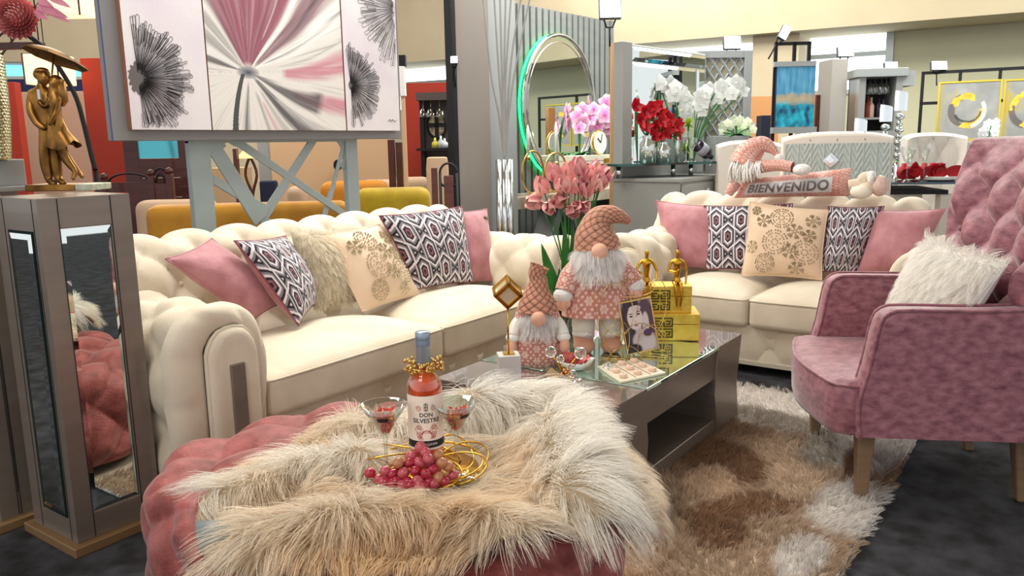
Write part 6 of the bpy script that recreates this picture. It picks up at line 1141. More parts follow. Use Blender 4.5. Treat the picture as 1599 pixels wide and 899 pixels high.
# ------------------------------------------------------------------ flower triptych on its grey board
AF = Fr(Py(400, 218, 3.78), 0); A2 = AF
bx0, bz0 = AF.uv(187, 220); bx1 = AF.uv(628, 215)[0]; bz1 = 2.62
t = thing('triptych_board', 'large grey easel board behind the long sofa, carrying the three flower canvases', 'display board', (float(AF.m[0, 3]), float(AF.m[1, 3]), bz0), 0)
board = mat('board_grey', (132, 130, 130), .5)
B(AF.m).box(bx0-.03, bx1, 0, .05, bz0, bz1).out('board', board, t, False, bevel=.004); B(AF.m).box(bx0-.0315, bx0-.0302, .004, .012, bz0, bz1).out('blue_tape', mat('blue_tape', (70, 80, 140), .6), t, False)
zc0 = AF.uv(400, 203, -.04)[1]
def canvas(label, px0, px1, fn, nx, nz, side):
    x0, x1 = AF.uv(px0, 203, -.04)[0], AF.uv(px1, 203, -.04)[0]; t = thing('flower_canvas', label, 'painting', (float(AF.m[0, 3])+(x0+x1)/2, float(AF.m[1, 3])-.02, zc0), 0, 'flower triptych')
    B(AF.m).box(x0, x1, -.037, -.001, zc0, bz1-.05).out('stretcher', mat('canvas_side', (150, 104, 84), .7), t, False)
    U, Vv = np.meshgrid(np.linspace(0, 1, nx), np.linspace(0, 1, nz), indexing='ij'); U = U.ravel(); Vv = Vv.ravel(); X = x0+U*(x1-x0); Z = zc0+Vv*(bz1-.05-zc0)
    mk('painted_face', np.stack([X, np.full(len(U), -.038), Z], 1)@AF.m[:3, :3].T+AF.m[:3, 3], gridF(nx, nz), paint, t, True, fn(X, Z)); return t, x0, x1
def lil(X, Z): n1 = vnoise(X, Z, 71, 8)[:, None]; n2 = vnoise(X, Z, 72, 3)[:, None]; k = np.clip(n1*.5+n2*.6, 0, 1)*.8; return L3(222, 216, 218)*(1-k)+L3(200, 186, 204)*k
def dandelion(t, cx, cz, R, core, a0, a1, n, seed, x0, x1):
    r = random.Random(seed); blk = mat('black_line_paint', (30, 26, 26), .4, .3); b = B(AF.m)
    for k in range(n):
        a = a0+(a1-a0)*(k+.5*r.random())/n; L = R*r.uniform(.72, 1.04); w_ = R*r.uniform(.018, .035); d = np.array([math.cos(a), math.sin(a)]); s = np.array([-d[1], d[0]]); st = core*r.uniform(.5, .95); pts = []
        for q in range(9): u = q/8; pts.append(d*(st+(L-st)*u)+s*w_*u**1.5)
        for q in range(1, 4): an = q/4*PI; pts.append(d*(L+w_*math.sin(an))+s*w_*math.cos(an))
        for q in range(5): u = 1-q/5*.5; pts.append(d*(st+(L-st)*u)-s*w_*u)
        P = [(cx+p[0], -.0395, cz+p[1]) for p in pts]
        if any(p[0] < x0+.008 or p[0] > x1-.008 or p[2] > bz1-.07 or p[2] < zc0+.01 for p in P): P = [p for p in P if x0+.008 < p[0] < x1-.008 and zc0+.01 < p[2] < bz1-.07]
        if len(P) > 3: b.tube(P, .0009, 4, cap=False)
    b.out('line_relief', blk, t, kind='stuff')
    core_ = [(cx+core*(1+.18*math.sin(k*2.3))*math.cos(k*2*PI/40), cz+core*1.5*(1+.15*math.cos(k*1.7))*math.sin(k*2*PI/40)) for k in range(40)]; core_ = [(min(max(x, x0+.004), x1-.004), z) for x, z in core_]; B(AF.m).prism(core_, -.0392, -.038).out('painted_core', mat('grey_core_paint', (98, 92, 90), .5), t, False)
t, x0, x1 = canvas('left canvas of the triptych with one large black line dandelion', 207, 331, lil, 60, 120, 0); cx_, cz_ = AF.uv(216, 122, -.04); dandelion(t, cx_-.0, cz_, AF.uv(298, 122, -.04)[0]-cx_, .048, -1.55, 1.62, 105, 3, x0, x1)
def flowerfn(X, Z):
    cx, cz = AF.uv(388, 113, -.04); dx = X-cx; dz = Z-cz; r = np.hypot(dx, dz); th = np.degrees(np.arctan2(dz, dx)); C = np.tile(L3(222, 218, 212), (len(X), 1)); st = vnoise(th*.12, r*2.0, 81, 2.6); st2 = vnoise(th*.5, r*3, 82, 2.2); w_ = th+3.0*np.sin(r*6)+2*st
    def sec(a0, a1, rmax, col, a=1.0, soft=7, rmin=.03, nz=.5):
        nonlocal C; k = np.clip(np.minimum(w_-a0, a1-w_)/soft, 0, 1)*np.clip((rmax-r)/.05, 0, 1)*np.clip((r-rmin)/.04, 0, 1)*a*np.clip(1-nz*np.clip(st+.6*st2, 0, 1), 0, 1); k = k[:, None]; C = C*(1-k)+col*k
    mauve = L3(146, 84, 100); dm = L3(104, 58, 74); gy = L3(84, 80, 82); wh = L3(240, 238, 234); ro = L3(196, 120, 138)
    sec(51, 126, 3, mauve, 1, 4, .02, .2); sec(66, 72, 3, dm, .8); sec(88, 93, 3, dm, .7); sec(104, 110, 3, dm, .8); sec(120, 128, 3, gy, .5, 4); sec(80, 84, .8, L3(220, 190, 200), .6, 3); sec(97, 101, .9, L3(214, 180, 192), .5, 3)
    sec(60, 64, 2, wh, .5, 2, .2, .9); sec(74, 77, 2, gy, .6, 2, .1, .9); sec(112, 116, 2, gy, .6, 2, .1, .9); sec(98, 100, 2, gy, .5, 2, .1, .9)
    sec(128, 172, .42, gy, .5, 5, .02, .9); sec(150, 172, .5, wh, .8, 8)
    sec(48, 55, 3, wh, .9, 3); sec(32, 49, 1.2, L3(130, 84, 98), .85, 3, .05, .5); sec(36, 40, 1.2, gy, .7, 2); sec(20, 34, 1.4, wh, 1, 5); sec(25, 29, 1.3, gy, .7, 2, .1, .9); sec(14, 17, 1.2, gy, .55, 2, .2, .9)
    sec(-2, 11, 1.4, ro, .85, 4, .22, .5); sec(-22, -11, 1.4, ro, .85, 4, .3, .4); sec(-26, -10, .55, gy, .9, 3, .03, .3); sec(-46, -30, .8, gy, .95, 3, .03, .35); sec(-36, -30, 1.2, wh, .6, 3, .2); sec(-62, -56, .6, ro, .8, 3, .16, .5); sec(-70, -62, .55, gy, .5, 3, .1, .8); sec(-56, -46, .6, gy, .35, 4, .1, .9); sec(-100, -88, .6, gy, .85, 5, .04, .5); sec(164, 176, .4, gy, .9, 4, .04, .4)
    k = (np.abs(r*0+(-dx)-(.03+.42*np.clip(-dz, 0, 1)**1.0-.55*np.clip(-dz, 0, 1)**2)) < .012+.02*np.clip(-dz, 0, 1))&(dz < -.01)&(dx < 0); C[k] = L3(70, 72, 70)
    k = (np.clip(1-np.hypot(dx/.075, dz/.035), 0, 1)**.5)[:, None]; C = C*(1-k)+L3(62, 66, 84)*k
    st3 = vnoise(th*1.3, r*1.4, 83, 2.0); st4 = vnoise(th*.35, r*2.5, 84, 2.4); k = (np.clip(st3*.9-.25+.4*st4, 0, .55)*np.clip(r/.12, 0, 1))[:, None]; C = C*(1-k)+C*L3(150, 142, 146)*k; return np.clip(C*(1+.08*st3[:, None]), 0, 1)
canvas('centre canvas of the triptych with a mauve and grey open flower', 333, 541, flowerfn, 330, 400, 0)
t, x0, x1 = canvas('right canvas of the triptych with two black line dandelions', 543, 625, lil, 50, 120, 0); cx_, cz_ = AF.uv(548, 133, -.04); dandelion(t, cx_, cz_, AF.uv(592, 133, -.04)[0]-cx_, .018, -1.6, 1.7, 80, 5, x0, x1)
cx_, cz_ = AF.uv(622, 15, -.04); dandelion(t, cx_, cz_, cx_-AF.uv(560, 15, -.04)[0], .018, 1.45, 4.75, 70, 6, x0, x1)
sg = [AF.uv(px, py, -.04) for px, py in ((606, 190), (609, 186), (611, 190), (613, 186), (616, 190), (619, 188))]; B(AF.m).tube([(x, -.0395, z) for x, z in sg], .0015, 4).out('signature', blackm, t)
# branching lattice screen under the board
LS = Fr(Py(430, 280, 3.86), 0); pt = mat('pale_grey_screen', (158, 170, 170), .5, c2=(146, 158, 158), scale=3); t = thing('branching_screen', 'pale grey screen of crossing branch shapes under the triptych board', 'screen', (float(LS.m[0, 3]), float(LS.m[1, 3]), 0), 0)
NB_ = [0]
def bar(p, q, w0, w1, nm='branch_bar'):
    NB_[0] += 1; yo = .0013*NB_[0]
    a = np.array(LS.uv(*p)); c = np.array(LS.uv(*q)); d = (c-a)/np.linalg.norm(c-a); n = np.array([-d[1], d[0]]); k = 1/350; P = [a+n*w0*k/2, c+n*w1*k/2, c-n*w1*k/2, a-n*w0*k/2]; B(LS.m).prism([tuple(x) for x in P][::-1], yo, .012+yo).out(nm, pt, t, False, bevel=.004)
xa, xb = LS.uv(297, 260)[0], LS.uv(330, 260)[0]; B(LS.m).box(xa, xb, -.005, .035, .1, LS.uv(300, 219)[1]).out('post', pt, t, False, bevel=.004); xc, xd = LS.uv(541, 260)[0], LS.uv(559, 260)[0]; B(LS.m).box(xc, xd, -.005, .035, .1, LS.uv(550, 215)[1]).out('post', pt, t, False, bevel=.004)
for p, q, a, c in (((330, 222), (408, 345), 30, 34), ((325, 232), (352, 222), 30, 18), ((330, 278), (420, 330), 16, 22), ((352, 212), (372, 225), 16, 12), ((372, 221), (548, 340), 17, 15), ((500, 205), (408, 348), 18, 22), ((540, 222), (515, 320), 8, 12), ((528, 212), (546, 240), 14, 14), ((548, 242), (536, 262), 12, 12), ((408, 345), (460, 352), 14, 14), ((318, 340), (330, 300), 34, 30), ((520, 300), (508, 346), 13, 13)): bar(p, q, a, c)
B(LS.m).box(xa, xd, -.002, .034, LS.uv(430, 222)[1], bz0+.03).out('top_rail', pt, t, False)
# ------------------------------------------------------------------ gold couple under an umbrella
p0 = Pz(104, 297, 1.207); t = thing('couple_statue', 'bronze gold statue of an embracing couple under an umbrella', 'statue', (p0[0], p0[1], 1.207), -54.6); SFm = Fr(p0, -54.6)
m = SFm.m; x0 = SFm.uv(52, 300)[0]; x1 = SFm.uv(157, 300)[0]; zb = 1.207; ztp = zb+.024
B(m).box(x0, SFm.uv(128, 297)[0], -.05, .09, zb, ztp).out('base', statue, t, False, bevel=.003); B(m).box(SFm.uv(128.5, 297)[0], x1, -.05, .09, zb, ztp).out('base_end', mat('white_marbled_end', (206, 210, 190), .4, c2=(130, 136, 110), scale=30), t, False, bevel=.003)
def J(px, py, r, dy=0.0): x, z = SFm.uv(px, py, dy); k = 2.95/FPX; return tuple((m@np.array([x, dy, z, 1]))[:3])+(r*k,)
man = [J(78, 218, 13), J(76, 195, 14), J(70, 170, 17), J(66, 148, 20), J(66, 138, 11), J(66, 131, 6), J(67, 124, 9, -.004), J(66, 117, 11, -.002), J(65, 111, 8),
 J(50, 146, 8), J(48, 172, 8, -.02), J(58, 192, 7, -.03), J(72, 202, 5, -.035), J(82, 146, 7), J(90, 160, 6, .02), J(86, 176, 5, .03),
 J(72, 232, 12), J(72, 258, 9.5), J(78, 282, 7), J(86, 288, 5, -.03), J(86, 230, 10), J(88, 258, 8.5), J(92, 280, 6.5), J(102, 287, 4.5, -.02)]
skinfig('man', man, [(0, 1), (1, 2), (2, 3), (3, 4), (4, 5), (5, 6), (6, 7), (7, 8), (3, 9), (9, 10), (10, 11), (11, 12), (3, 13), (13, 14), (14, 15), (0, 16), (16, 17), (17, 18), (18, 19), (0, 20), (20, 21), (21, 22), (22, 23)], statue, t, 2)
wom = [J(90, 200, 12, -.02), J(87, 182, 9, -.02), J(84, 165, 11, -.02), J(84, 150, 10, -.02), J(84, 140, 5, -.02), J(84, 130, 9, -.02), J(85, 122, 7, -.02),
 J(78, 158, 5, -.03), J(68, 168, 4.5, -.05), J(60, 156, 4, -.05), J(92, 156, 5, -.02), J(86, 178, 4.5, -.05), J(76, 196, 4, -.055),
 J(94, 224, 9, -.02), J(102, 248, 7, -.02), J(118, 268, 4.5, -.02), J(114, 282, 3.5, -.03), J(94, 226, 8, .0), J(108, 250, 6.5, .01), J(124, 270, 4, .01), J(130, 278, 3, .0)]
skinfig('woman', wom, [(0, 1), (1, 2), (2, 3), (3, 4), (4, 5), (5, 6), (3, 7), (7, 8), (8, 9), (3, 10), (10, 11), (11, 12), (0, 13), (13, 14), (14, 15), (15, 16), (0, 17), (17, 18), (18, 19), (19, 20)], statue, t, 2)
k_ = 2.95/FPX
def Jv(px, py, dy=0): x, z = SFm.uv(px, py, dy); return np.array([x, dy, z])
B(m).ball(Jv(65, 116, .012), (12.5*k_, 11.5*k_, 10*k_), 18).ball(Jv(65, 110.5, -.004), (10.5*k_, 9*k_, 5.5*k_), 16).out('hair', statue, t); B(m).ball(Jv(68, 122, -.026), (9*k_, 6*k_, 11*k_), 16).ball(Jv(70, 123, -.040), (2*k_, 2.2*k_, 3.2*k_), 8).out('face', statue, t)
B(m).ball(Jv(87, 127, -.012), (10.5*k_, 10*k_, 10*k_), 18).tube([Jv(88, 124, .0), Jv(92, 130, .0), Jv(95, 145, -.0), Jv(98, 158, .0), Jv(97, 166, -.0)], [8*k_, 10*k_, 9*k_, 8*k_, 3*k_], 12).out('long_hair', statue, t)
V = []; pts = [(84, 176, 11), (86, 192, 14), (90, 208, 17), (96, 222, 22), (98, 230, 25)]
for i, (px, py, rr) in enumerate(pts):
    c0_ = Jv(px, py, -.012)
    for q in range(48): a = q*2*PI/48; w_ = 1+.14*math.sin(a*5)*(i/4)**1.5; V.append(c0_+(rr*k_*math.cos(a)*w_, rr*k_*.75*math.sin(a)*w_, .012*math.cos(a*3+1)*(i/4)**2-.012*math.cos(a)*(i/4)*-1))
B(m).grid(np.array(V), 5, 48, False, True).out('dress', statue, t)
for px in (57, 78): pass
c1 = Jv(86, 92, -.01); V = []
for i in range(7):
    for q in range(8): a = q*PI/4+.3; rr = (i/6)*46*k_; V.append(c1+np.array([rr*math.cos(a)*1.0, rr*math.sin(a)*.95, 14*k_*(1-(i/6)**2)-rr*math.cos(a)*.30-rr*math.sin(a)*.25]))
o = B(m).grid(np.array(V), 7, 8, False, True).out('umbrella_canopy', statue, t, False); so = o.modifiers.new('thick', 'SOLIDIFY'); so.thickness = .002
B(m).tube([c1+(0, 0, .03), Jv(80, 130, -.01), Jv(74, 150, -.03)], .0035, 8).out('umbrella_shaft', statue, t)
B(m).box(*(lambda a, c: (a[0], c[0], -.052, -.05, c[2], a[2]))(Jv(70, 141), Jv(76, 156))).out('shirt_front', mat('silver_shirt', (190, 196, 196), .3, .6), t, False)
# ------------------------------------------------------------------ hammered vase with dahlias on the grey box
p0 = np.array([1.255, 3.43, 1.3255]); VFm = Fr(p0, -54.6); t = thing('hammered_vase', 'tall silver gold hammered vase holding pink dahlias, cut by the left edge', 'flower vase', tuple(p0), -54.6)
xr_ = VFm.uv(14, 200)[0]; R_ = .075; cxv = xr_-R_; zt6 = VFm.uv(0, 80)[1]; n1, n2 = 120, 110; A, Z = np.meshgrid(np.arange(n1)*2*PI/n1, np.linspace(0, 1, n2), indexing='ij'); bump_ = np.abs(np.sin(A*14+(np.floor(Z*34) % 2)*PI/2))*np.abs(np.sin(Z*34*PI))
rr = R_*(.78+.22*np.sin(np.clip(Z*1.5, 0, 1)*PI/2))+.004*bump_; V = np.stack([cxv+rr*np.cos(A), rr*np.sin(A), p0[2]+Z*(zt6-p0[2])], -1).reshape(-1, 3); B(VFm.m).grid(V, n1, n2, True, False).out('vase', mat('hammered_silver', (206, 200, 160), .25, .95), t)
dah = mat('dahlia_pink', (238, 170, 160), .6, c2=(206, 110, 118), scale=10)
def dahlia(px, py, R, dy=0.0):
    x, z = VFm.uv(px, py, dy); c = np.array([x, dy, z]); b = B(VFm.m); vn = VFm.i[:3, :3]@(-F0); vn = vn/np.linalg.norm(vn)
    for k in range(190):
        f = (k+.5)/190; ph = math.acos(1-1.25*f); th = k*2.39996; s1 = np.cross(vn, (0, 0, 1)); s1 /= np.linalg.norm(s1); s2 = np.cross(s1, vn); d = vn*math.cos(ph)+(s1*math.cos(th)+s2*math.sin(th))*math.sin(ph); leaf(b, c+d*R*.55, d, vn-d*.2, R*.45, R*.26, .6, 4, .55, tip=.7)
    b.ball(c, R*.6, 12); return b.out('dahlia_head', dah, t, kind='stuff')
dahlia(28, 28, .082); dahlia(-30, 60, .06, .03)
b = B(VFm.m)
for (x_, y_, ex, ey) in ((60, 8, 88, 28), (62, 0, 84, 12), (70, 12, 112, 38), (76, 14, 108, 30), (56, 18, 76, 32), (78, -6, 112, 14)):
    a = Jv(0, 0); q0 = VFm.uv(x_, y_); q1 = VFm.uv(ex, ey); d = np.array([q1[0]-q0[0], .01, q1[1]-q0[1]]); leaf(b, (q0[0], -.01, q0[1]), d, (0, -1, .3), np.linalg.norm(d)*1.1, .028, .3, 7, .3)
b.out('pink_petals', mat('magnolia_pink', (222, 150, 168), .5, c2=(190, 110, 134), scale=14), t, kind='stuff')
q0 = VFm.uv(70, -2); q1 = VFm.uv(0, 80); B(VFm.m).tube(smoothpath([(cxv, 0, q1[1]-.2), (cxv+.03, 0, q1[1]), (q0[0], 0, q0[1])], 12), .004, 6).out('stem', mat('brown_stem', (80, 60, 50), .7), t); B(VFm.m).tube([(cxv, 0, q1[1]-.1), (VFm.uv(28, 40)[0], .03, VFm.uv(28, 40)[1])], .004, 6).out('stem', mat('brown_stem', (80, 60, 50), .7), t)

# ------------------------------------------------------------------ left background
redw = mat('red_partition', (164, 48, 28), .7); tanw = mat('tan_partition', (206, 172, 134), .8); beigef = mat('beige_upholstery', (196, 166, 138), .75); must = mat('mustard_velvet', (202, 146, 30), .6, c2=(166, 108, 18), scale=5, sheen=.3)
def LFr(px, D, py=300, yaw=-54.6): return Fr(Pd(px, py, D), yaw)
floorbox('red_partition', 'red partition right of the couple statue', 'partition', LFr(168, 8.5), 137, 202, 90, 330, 0, .12, redw)
floorbox('red_partition', 'narrow red partition left of the couple statue', 'partition', LFr(25, 9.0), 11, 34, 128, 330, 0, .12, redw)
floorbox('tan_partition', 'tan partition wall behind the couple statue', 'partition', LFr(80, 9.6), 24, 150, 143, 330, 0, .1, mat('pinkish_tan', (176, 142, 122), .8))
WP = LFr(240, 7.6); x0, x1, _, z1 = R4(WP, 196, 300, 205, 335); t = thing('wooden_wall_unit', 'dark red wood wall unit with a small mirror, left of the branching screen', 'wall unit', tuple(WP.m[:3, 3]), WP.yaw)
ma, mc_, mz0_, mz1_ = R4(WP, 214, 278, 221, 247); mz1_ += .1; B(WP.m).box(x0, ma, 0, .06, 0, z1+.3).out('board', wood, t, False); B(WP.m).box(mc_, x1, 0, .06, 0, z1+.3).out('board', wood, t, False)
nn = 7; zz = np.linspace(0, mz0_, nn+1)
for i in range(nn): B(WP.m).box(ma, mc_, 0, .05+.004*(i % 2), zz[i]+.003, zz[i+1]-.003).out('plank', wood, t, False, bevel=.002)
B(WP.m).box(ma, mc_, .0, .05, mz1_, z1+.3).out('board', wood, t, False); B(WP.m).box(ma, mc_, .02, .03, mz0_, mz1_).out('small_mirror', mat('cyan_reflecting', (90, 190, 205), .1, .4), t, False)
# carved wooden bench with iron arches
WB = LFr(215, 7.0); t = thing('wooden_bench', 'dark red wooden bench with iron arches, left of the branching screen', 'bench', tuple(WB.m[:3, 3]), WB.yaw)
for px, yt in ((160, 280), (234, 274), (262, 271)): x, z = WB.uv(px, yt); B(WB.m).box(x-.03, x+.03, 0, .06, 0, z).out('post', wood, t, False, bevel=.01); B(WB.m).ball((x, .03, z+.02), .035, 10).out('finial', wood, t)
for a_, c_, yt, yb in ((163, 232, 285, 300), (163, 232, 303, 318), (237, 260, 288, 320), (163, 262, 322, 334)):
    x0, x1, z0, z1 = R4(WB, a_, c_, yt, yb); B(WB.m).box(x0, x1, .01, .05, z0, z1).out('rail', wood, t, False)
for a_, c_, yb, yt in ((168, 230, 284, 271), (238, 260, 278, 263), (242, 256, 286, 272)):
    p, q = WB.uv(a_, yb), WB.uv(c_, yb); h = WB.uv((a_+c_)/2, yt)[1]; B(WB.m).tube([((p[0]+q[0])/2+(q[0]-p[0])/2*math.cos(an), .03, p[1]+(h-p[1])*math.sin(an)) for an in np.linspace(PI, 0, 18)], .009, 6).out('iron_arch', blackm, t)
# low sofas: beige and mustard
def lowsofa(label, px0, px1, yt, yb, D, m_, dep=.5, seat=True, yaw=-54.6, group=None, name='low_sofa'):
    fr = LFr((px0+px1)/2, D, yaw=yaw); x0, x1, z0, z1 = R4(fr, px0, px1, yt, yb); t = thing(name, label, 'sofa', tuple(fr.m[:3, 3]), fr.yaw, group); b = B(fr.m); softbox(b, x0, x1, 0, .24, max(.08, z0-.3), z1, .08, n=16); b.out('backrest', m_, t)
    b = B(fr.m); softbox(b, x0, x1, .24, dep, .08, .42, .06, n=10); b.out('seat', m_, t); 
    for xx in (x0+.08, x1-.08):
        for yy in (.1, dep-.1): B(fr.m).box(xx-.03, xx+.03, yy-.03, yy+.03, 0, .1).out('leg', blackm, t, False)
    return t
lowsofa('beige low sofa seen between the near pedestal and the screen', 206, 330, 313, 352, 6.3, beigef)
lowsofa('long mustard sofa seen through the branching screen', 222, 545, 318, 356, 5.75, must, yaw=-50)
lowsofa('bright yellow mustard sofa right of the branching screen', 552, 672, 294, 330, 6.0, mat('yellow_velvet', (206, 176, 20), .6, c2=(160, 130, 10), scale=5, sheen=.3), yaw=-50)
lowsofa('orange mustard sofa further back, seen through the right of the screen', 498, 604, 283, 306, 7.2, mat('orange_velvet', (206, 132, 26), .6), yaw=-50)
lowsofa('beige tufted low sofa behind the yellow sofa', 616, 670, 277, 300, 7.4, beigef)
lowsofa('beige sofa end left of the beige tufted one', 560, 622, 281, 300, 7.9, beigef)
lowsofa('pale sofa back glimpsed through the middle of the screen', 445, 478, 291, 310, 8.0, beigef)
floorbox('tan_wall_panel', 'tan wall panel with a round hole behind the branching screen', 'partition', LFr(520, 10.5), 408, 612, 190, 320, 0, .1, tanw)
TP = LFr(525, 10.3); x, z = TP.uv(527, 258); o = B(TP.m).prism([(x+.05*math.cos(k*PI/10), z+.07*math.sin(k*PI/10)) for k in range(20)], -.01, .02).out('round_hole_ring', blackm, None, False); tag(o, 'dark round port in the tan wall panel', 'port')
floorbox('pale_column', 'pale narrow column behind the table lamp', 'column', LFr(412, 9.5), 404, 420, 205, 320, 0, .1, lg)
floorbox('striped_cabinet', 'ribbed tan cabinet behind the left part of the screen', 'cabinet', LFr(360, 9.0), 330, 382, 262, 330, 0, .3, tanw)
floorbox('navy_chair_back', 'navy chair back seen through the screen below the lamp', 'chair', LFr(419, 7.4), 405, 432, 282, 320, 0, .08, mat('navy_fabric', (30, 38, 66), .7), bevel=.02)
# table lamp
TL_ = LFr(389, 7.0); x, zt7 = TL_.uv(389, 230); z7 = TL_.uv(389, 247)[1]; z8 = TL_.uv(389, 309)[1]; w1 = TL_.uv(411, 247)[0]-x; t = thing('table_lamp', 'table lamp with a pale cone shade and dark twisted stand, seen through the screen', 'lamp', tuple(TL_.m[:3, 3]), TL_.yaw)
B(TL_.m).lathe([(w1, z7), (w1*.25, zt7)], (x, 0, 0), 24, cap=False).out('lamp_shade', mat('cream_lamp_shade', (244, 214, 150), .7, emit=.35), t)
for s in (-1, 1): B(TL_.m).tube(smoothpath([(x, 0, z7+.02), (x+s*.05, 0, (z7*.6+z8*.4)), (x, 0, z8+.0), (x+s*.04, 0, z8-.3), (x, 0, 0)], 16), .012, 6).out('stand', wood, t)
B(TL_.m).lathe([(.12, 0), (.12, .02), (.02, .03)], (x, 0, 0), 20).out('foot', wood, t)
for px, yt in ((369, 232), (612, 218), (624, 222)):
    fr = LFr(px, 6.8); x0, x1, _, z1 = R4(fr, px-(3 if px < 400 else 5), px+(3 if px < 400 else 5), yt, 320); o = B(fr.m).box(x0, x1, 0, .06, 0, z1).out('wooden_post', wood, None, False, bevel=.004); tag(o, {369: 'thin dark wood post beside the lamp behind the screen', 612: 'dark red wood post right of the triptych board', 624: 'second dark red wood post right of the triptych board'}[px], 'post', 'dark wood posts')
# red partition with the bar cabinet
floorbox('red_partition', 'red partition with the dark bar cabinet, left of the tall display panel', 'partition', LFr(672, 9.0), 630, 716, 129, 320, 0, .12, redw)
BC = LFr(690, 8.2); t = thing('bar_cabinet', 'dark bar cabinet with an oval leaded window and hanging glasses', 'cabinet', tuple(BC.m[:3, 3]), BC.yaw)
x0, x1, z0, z1 = R4(BC, 651, 712, 145, 157); B(BC.m).box(x0, x1, -.1, .4, z0, z1).out('top_shelf', mat('dark_plum_board', (84, 70, 68), .5), t, False); xa, xb, _, _ = R4(BC, 656, 708, 157, 240); B(BC.m).box(xa, xb, .1, .36, 0, z0).out('body', mat('dark_plum', (70, 60, 62), .5), t, False); B(BC.m).box(xa, xa+.04, -.02, .1, 0, z0).out('side_post', blackm, t, False)
x0, x1, z2, z3 = R4(BC, 652, 716, 231, 235); B(BC.m).box(x0, x1+.1, -.1, .1, z2, z3).out('shelf', blackm, t, False); ox_, oz_ = BC.uv(682, 195, .09); rw = BC.uv(696, 195, .09)[0]-ox_; rh = BC.uv(682, 175, .09)[1]-oz_
B(BC.m).prism([(ox_+rw*math.cos(k*PI/16), oz_+rh*math.sin(k*PI/16)) for k in range(32)], .085, .1).out('oval_window', mat('leaded_glass', (214, 196, 160), .3, c2=(120, 104, 80), scale=30, contrast=.3), t, False)
B(BC.m).box(ox_-.02, ox_+.02, .07, .085, oz_-rh, oz_+rh).out('window_bar', blackm, t, False); B(BC.m).box(ox_-rw, ox_+rw, .07, .085, oz_-.02, oz_+.02).out('window_bar', blackm, t, False); B(BC.m).tube(ellipse((ox_, .08, oz_), rw, rh, 32), .012, 6, True).out('window_rim', blackm, t)
for i, px in enumerate((661, 672, 686)):
    x, z = BC.uv(px, 157, -.02); ob = B(BC.m).lathe([(.035, z), (.005, z-.01), (.005, z-.07), (.04, z-.1), (.045, z-.16)], (x, -.02, 0), 14, cap=False).out('hanging_glass', tglass, None); tag(ob, ('left', 'middle', 'right')[i]+' wine glass hanging under the bar cabinet shelf', 'glass', 'glasses hanging at the bar')
for i, (px, yt, c_) in enumerate(((679, 215, (200, 190, 60)), (688, 212, (190, 200, 205)), (694, 216, (210, 214, 216)))):
    x, z = BC.uv(px, yt, -.02); ob = B(BC.m).lathe([(.035, 0), (.035, (z-z3)*.5), (.012, (z-z3)*.7), (.012, z-z3)], (x, -.02, z3+.001), 12).out('bar_bottle', mat('bar_bottle_%d' % i, c_, .15), None); tag(ob, ('yellow bottle on the bar shelf', 'pale bottle in the middle of the bar shelf', 'clear pale bottle at the right of the bar shelf')[i], 'bottle', 'bottles on the bar shelf')
# dining chairs near the bar
BD = LFr(683, 6.5); x0, x1, z0, z1 = R4(BD, 665, 700, 245, 300); t = thing('upholstered_chair', 'beige upholstered dining chair in front of the bar cabinet', 'chair', tuple(BD.m[:3, 3]), BD.yaw); b = B(BD.m); softbox(b, x0, x1, 0, .09, .45, z1, .03, n=8); b.out('backrest', beigef, t); b = B(BD.m); softbox(b, x0, x1, .09, .5, .38, .48, .03, n=8); b.out('seat', beigef, t)
for xx in (x0+.04, x1-.04):
    for yy in (.05, .45): B(BD.m).box(xx-.02, xx+.02, yy-.02, yy+.02, 0, .4).out('leg', wood, t, False)
WC2 = LFr(697, 5.8); t = thing('wooden_chair', 'dark red wood and iron chair just left of the tall display panel', 'chair', tuple(WC2.m[:3, 3]), WC2.yaw)
for px, yt, w_ in ((679, 262, 4.5), (701, 274, 7)): x0, x1, _, z1 = R4(WC2, px-w_, px+w_, yt, 330); B(WC2.m).box(x0, x1, -.02, .03, 0, z1).out('back_slat', wood, t, False, bevel=.005)
for px in (687, 713): x, z = WC2.uv(px, 270); B(WC2.m).tube([(x, 0, 0), (x, 0, z)], .011, 6).out('iron_upright', blackm, t)
p, q = WC2.uv(687, 270), WC2.uv(713, 270); h = WC2.uv(700, 255)[1]
for k, dz in enumerate((0, -.06)): B(WC2.m).tube([((p[0]+q[0])/2+(q[0]-p[0])/2*math.cos(an), 0, p[1]+dz+(h-p[1])*math.sin(an)*(1 if k == 0 else -.6)) for an in np.linspace(PI, 0, 16)], .009, 6).out('iron_arch', blackm, t)
x0, x1, _, _ = R4(WC2, 680, 714, 300, 330); B(WC2.m).box(x0, x1, .0, .4, .42, .46).out('seat', wood, t, False); 
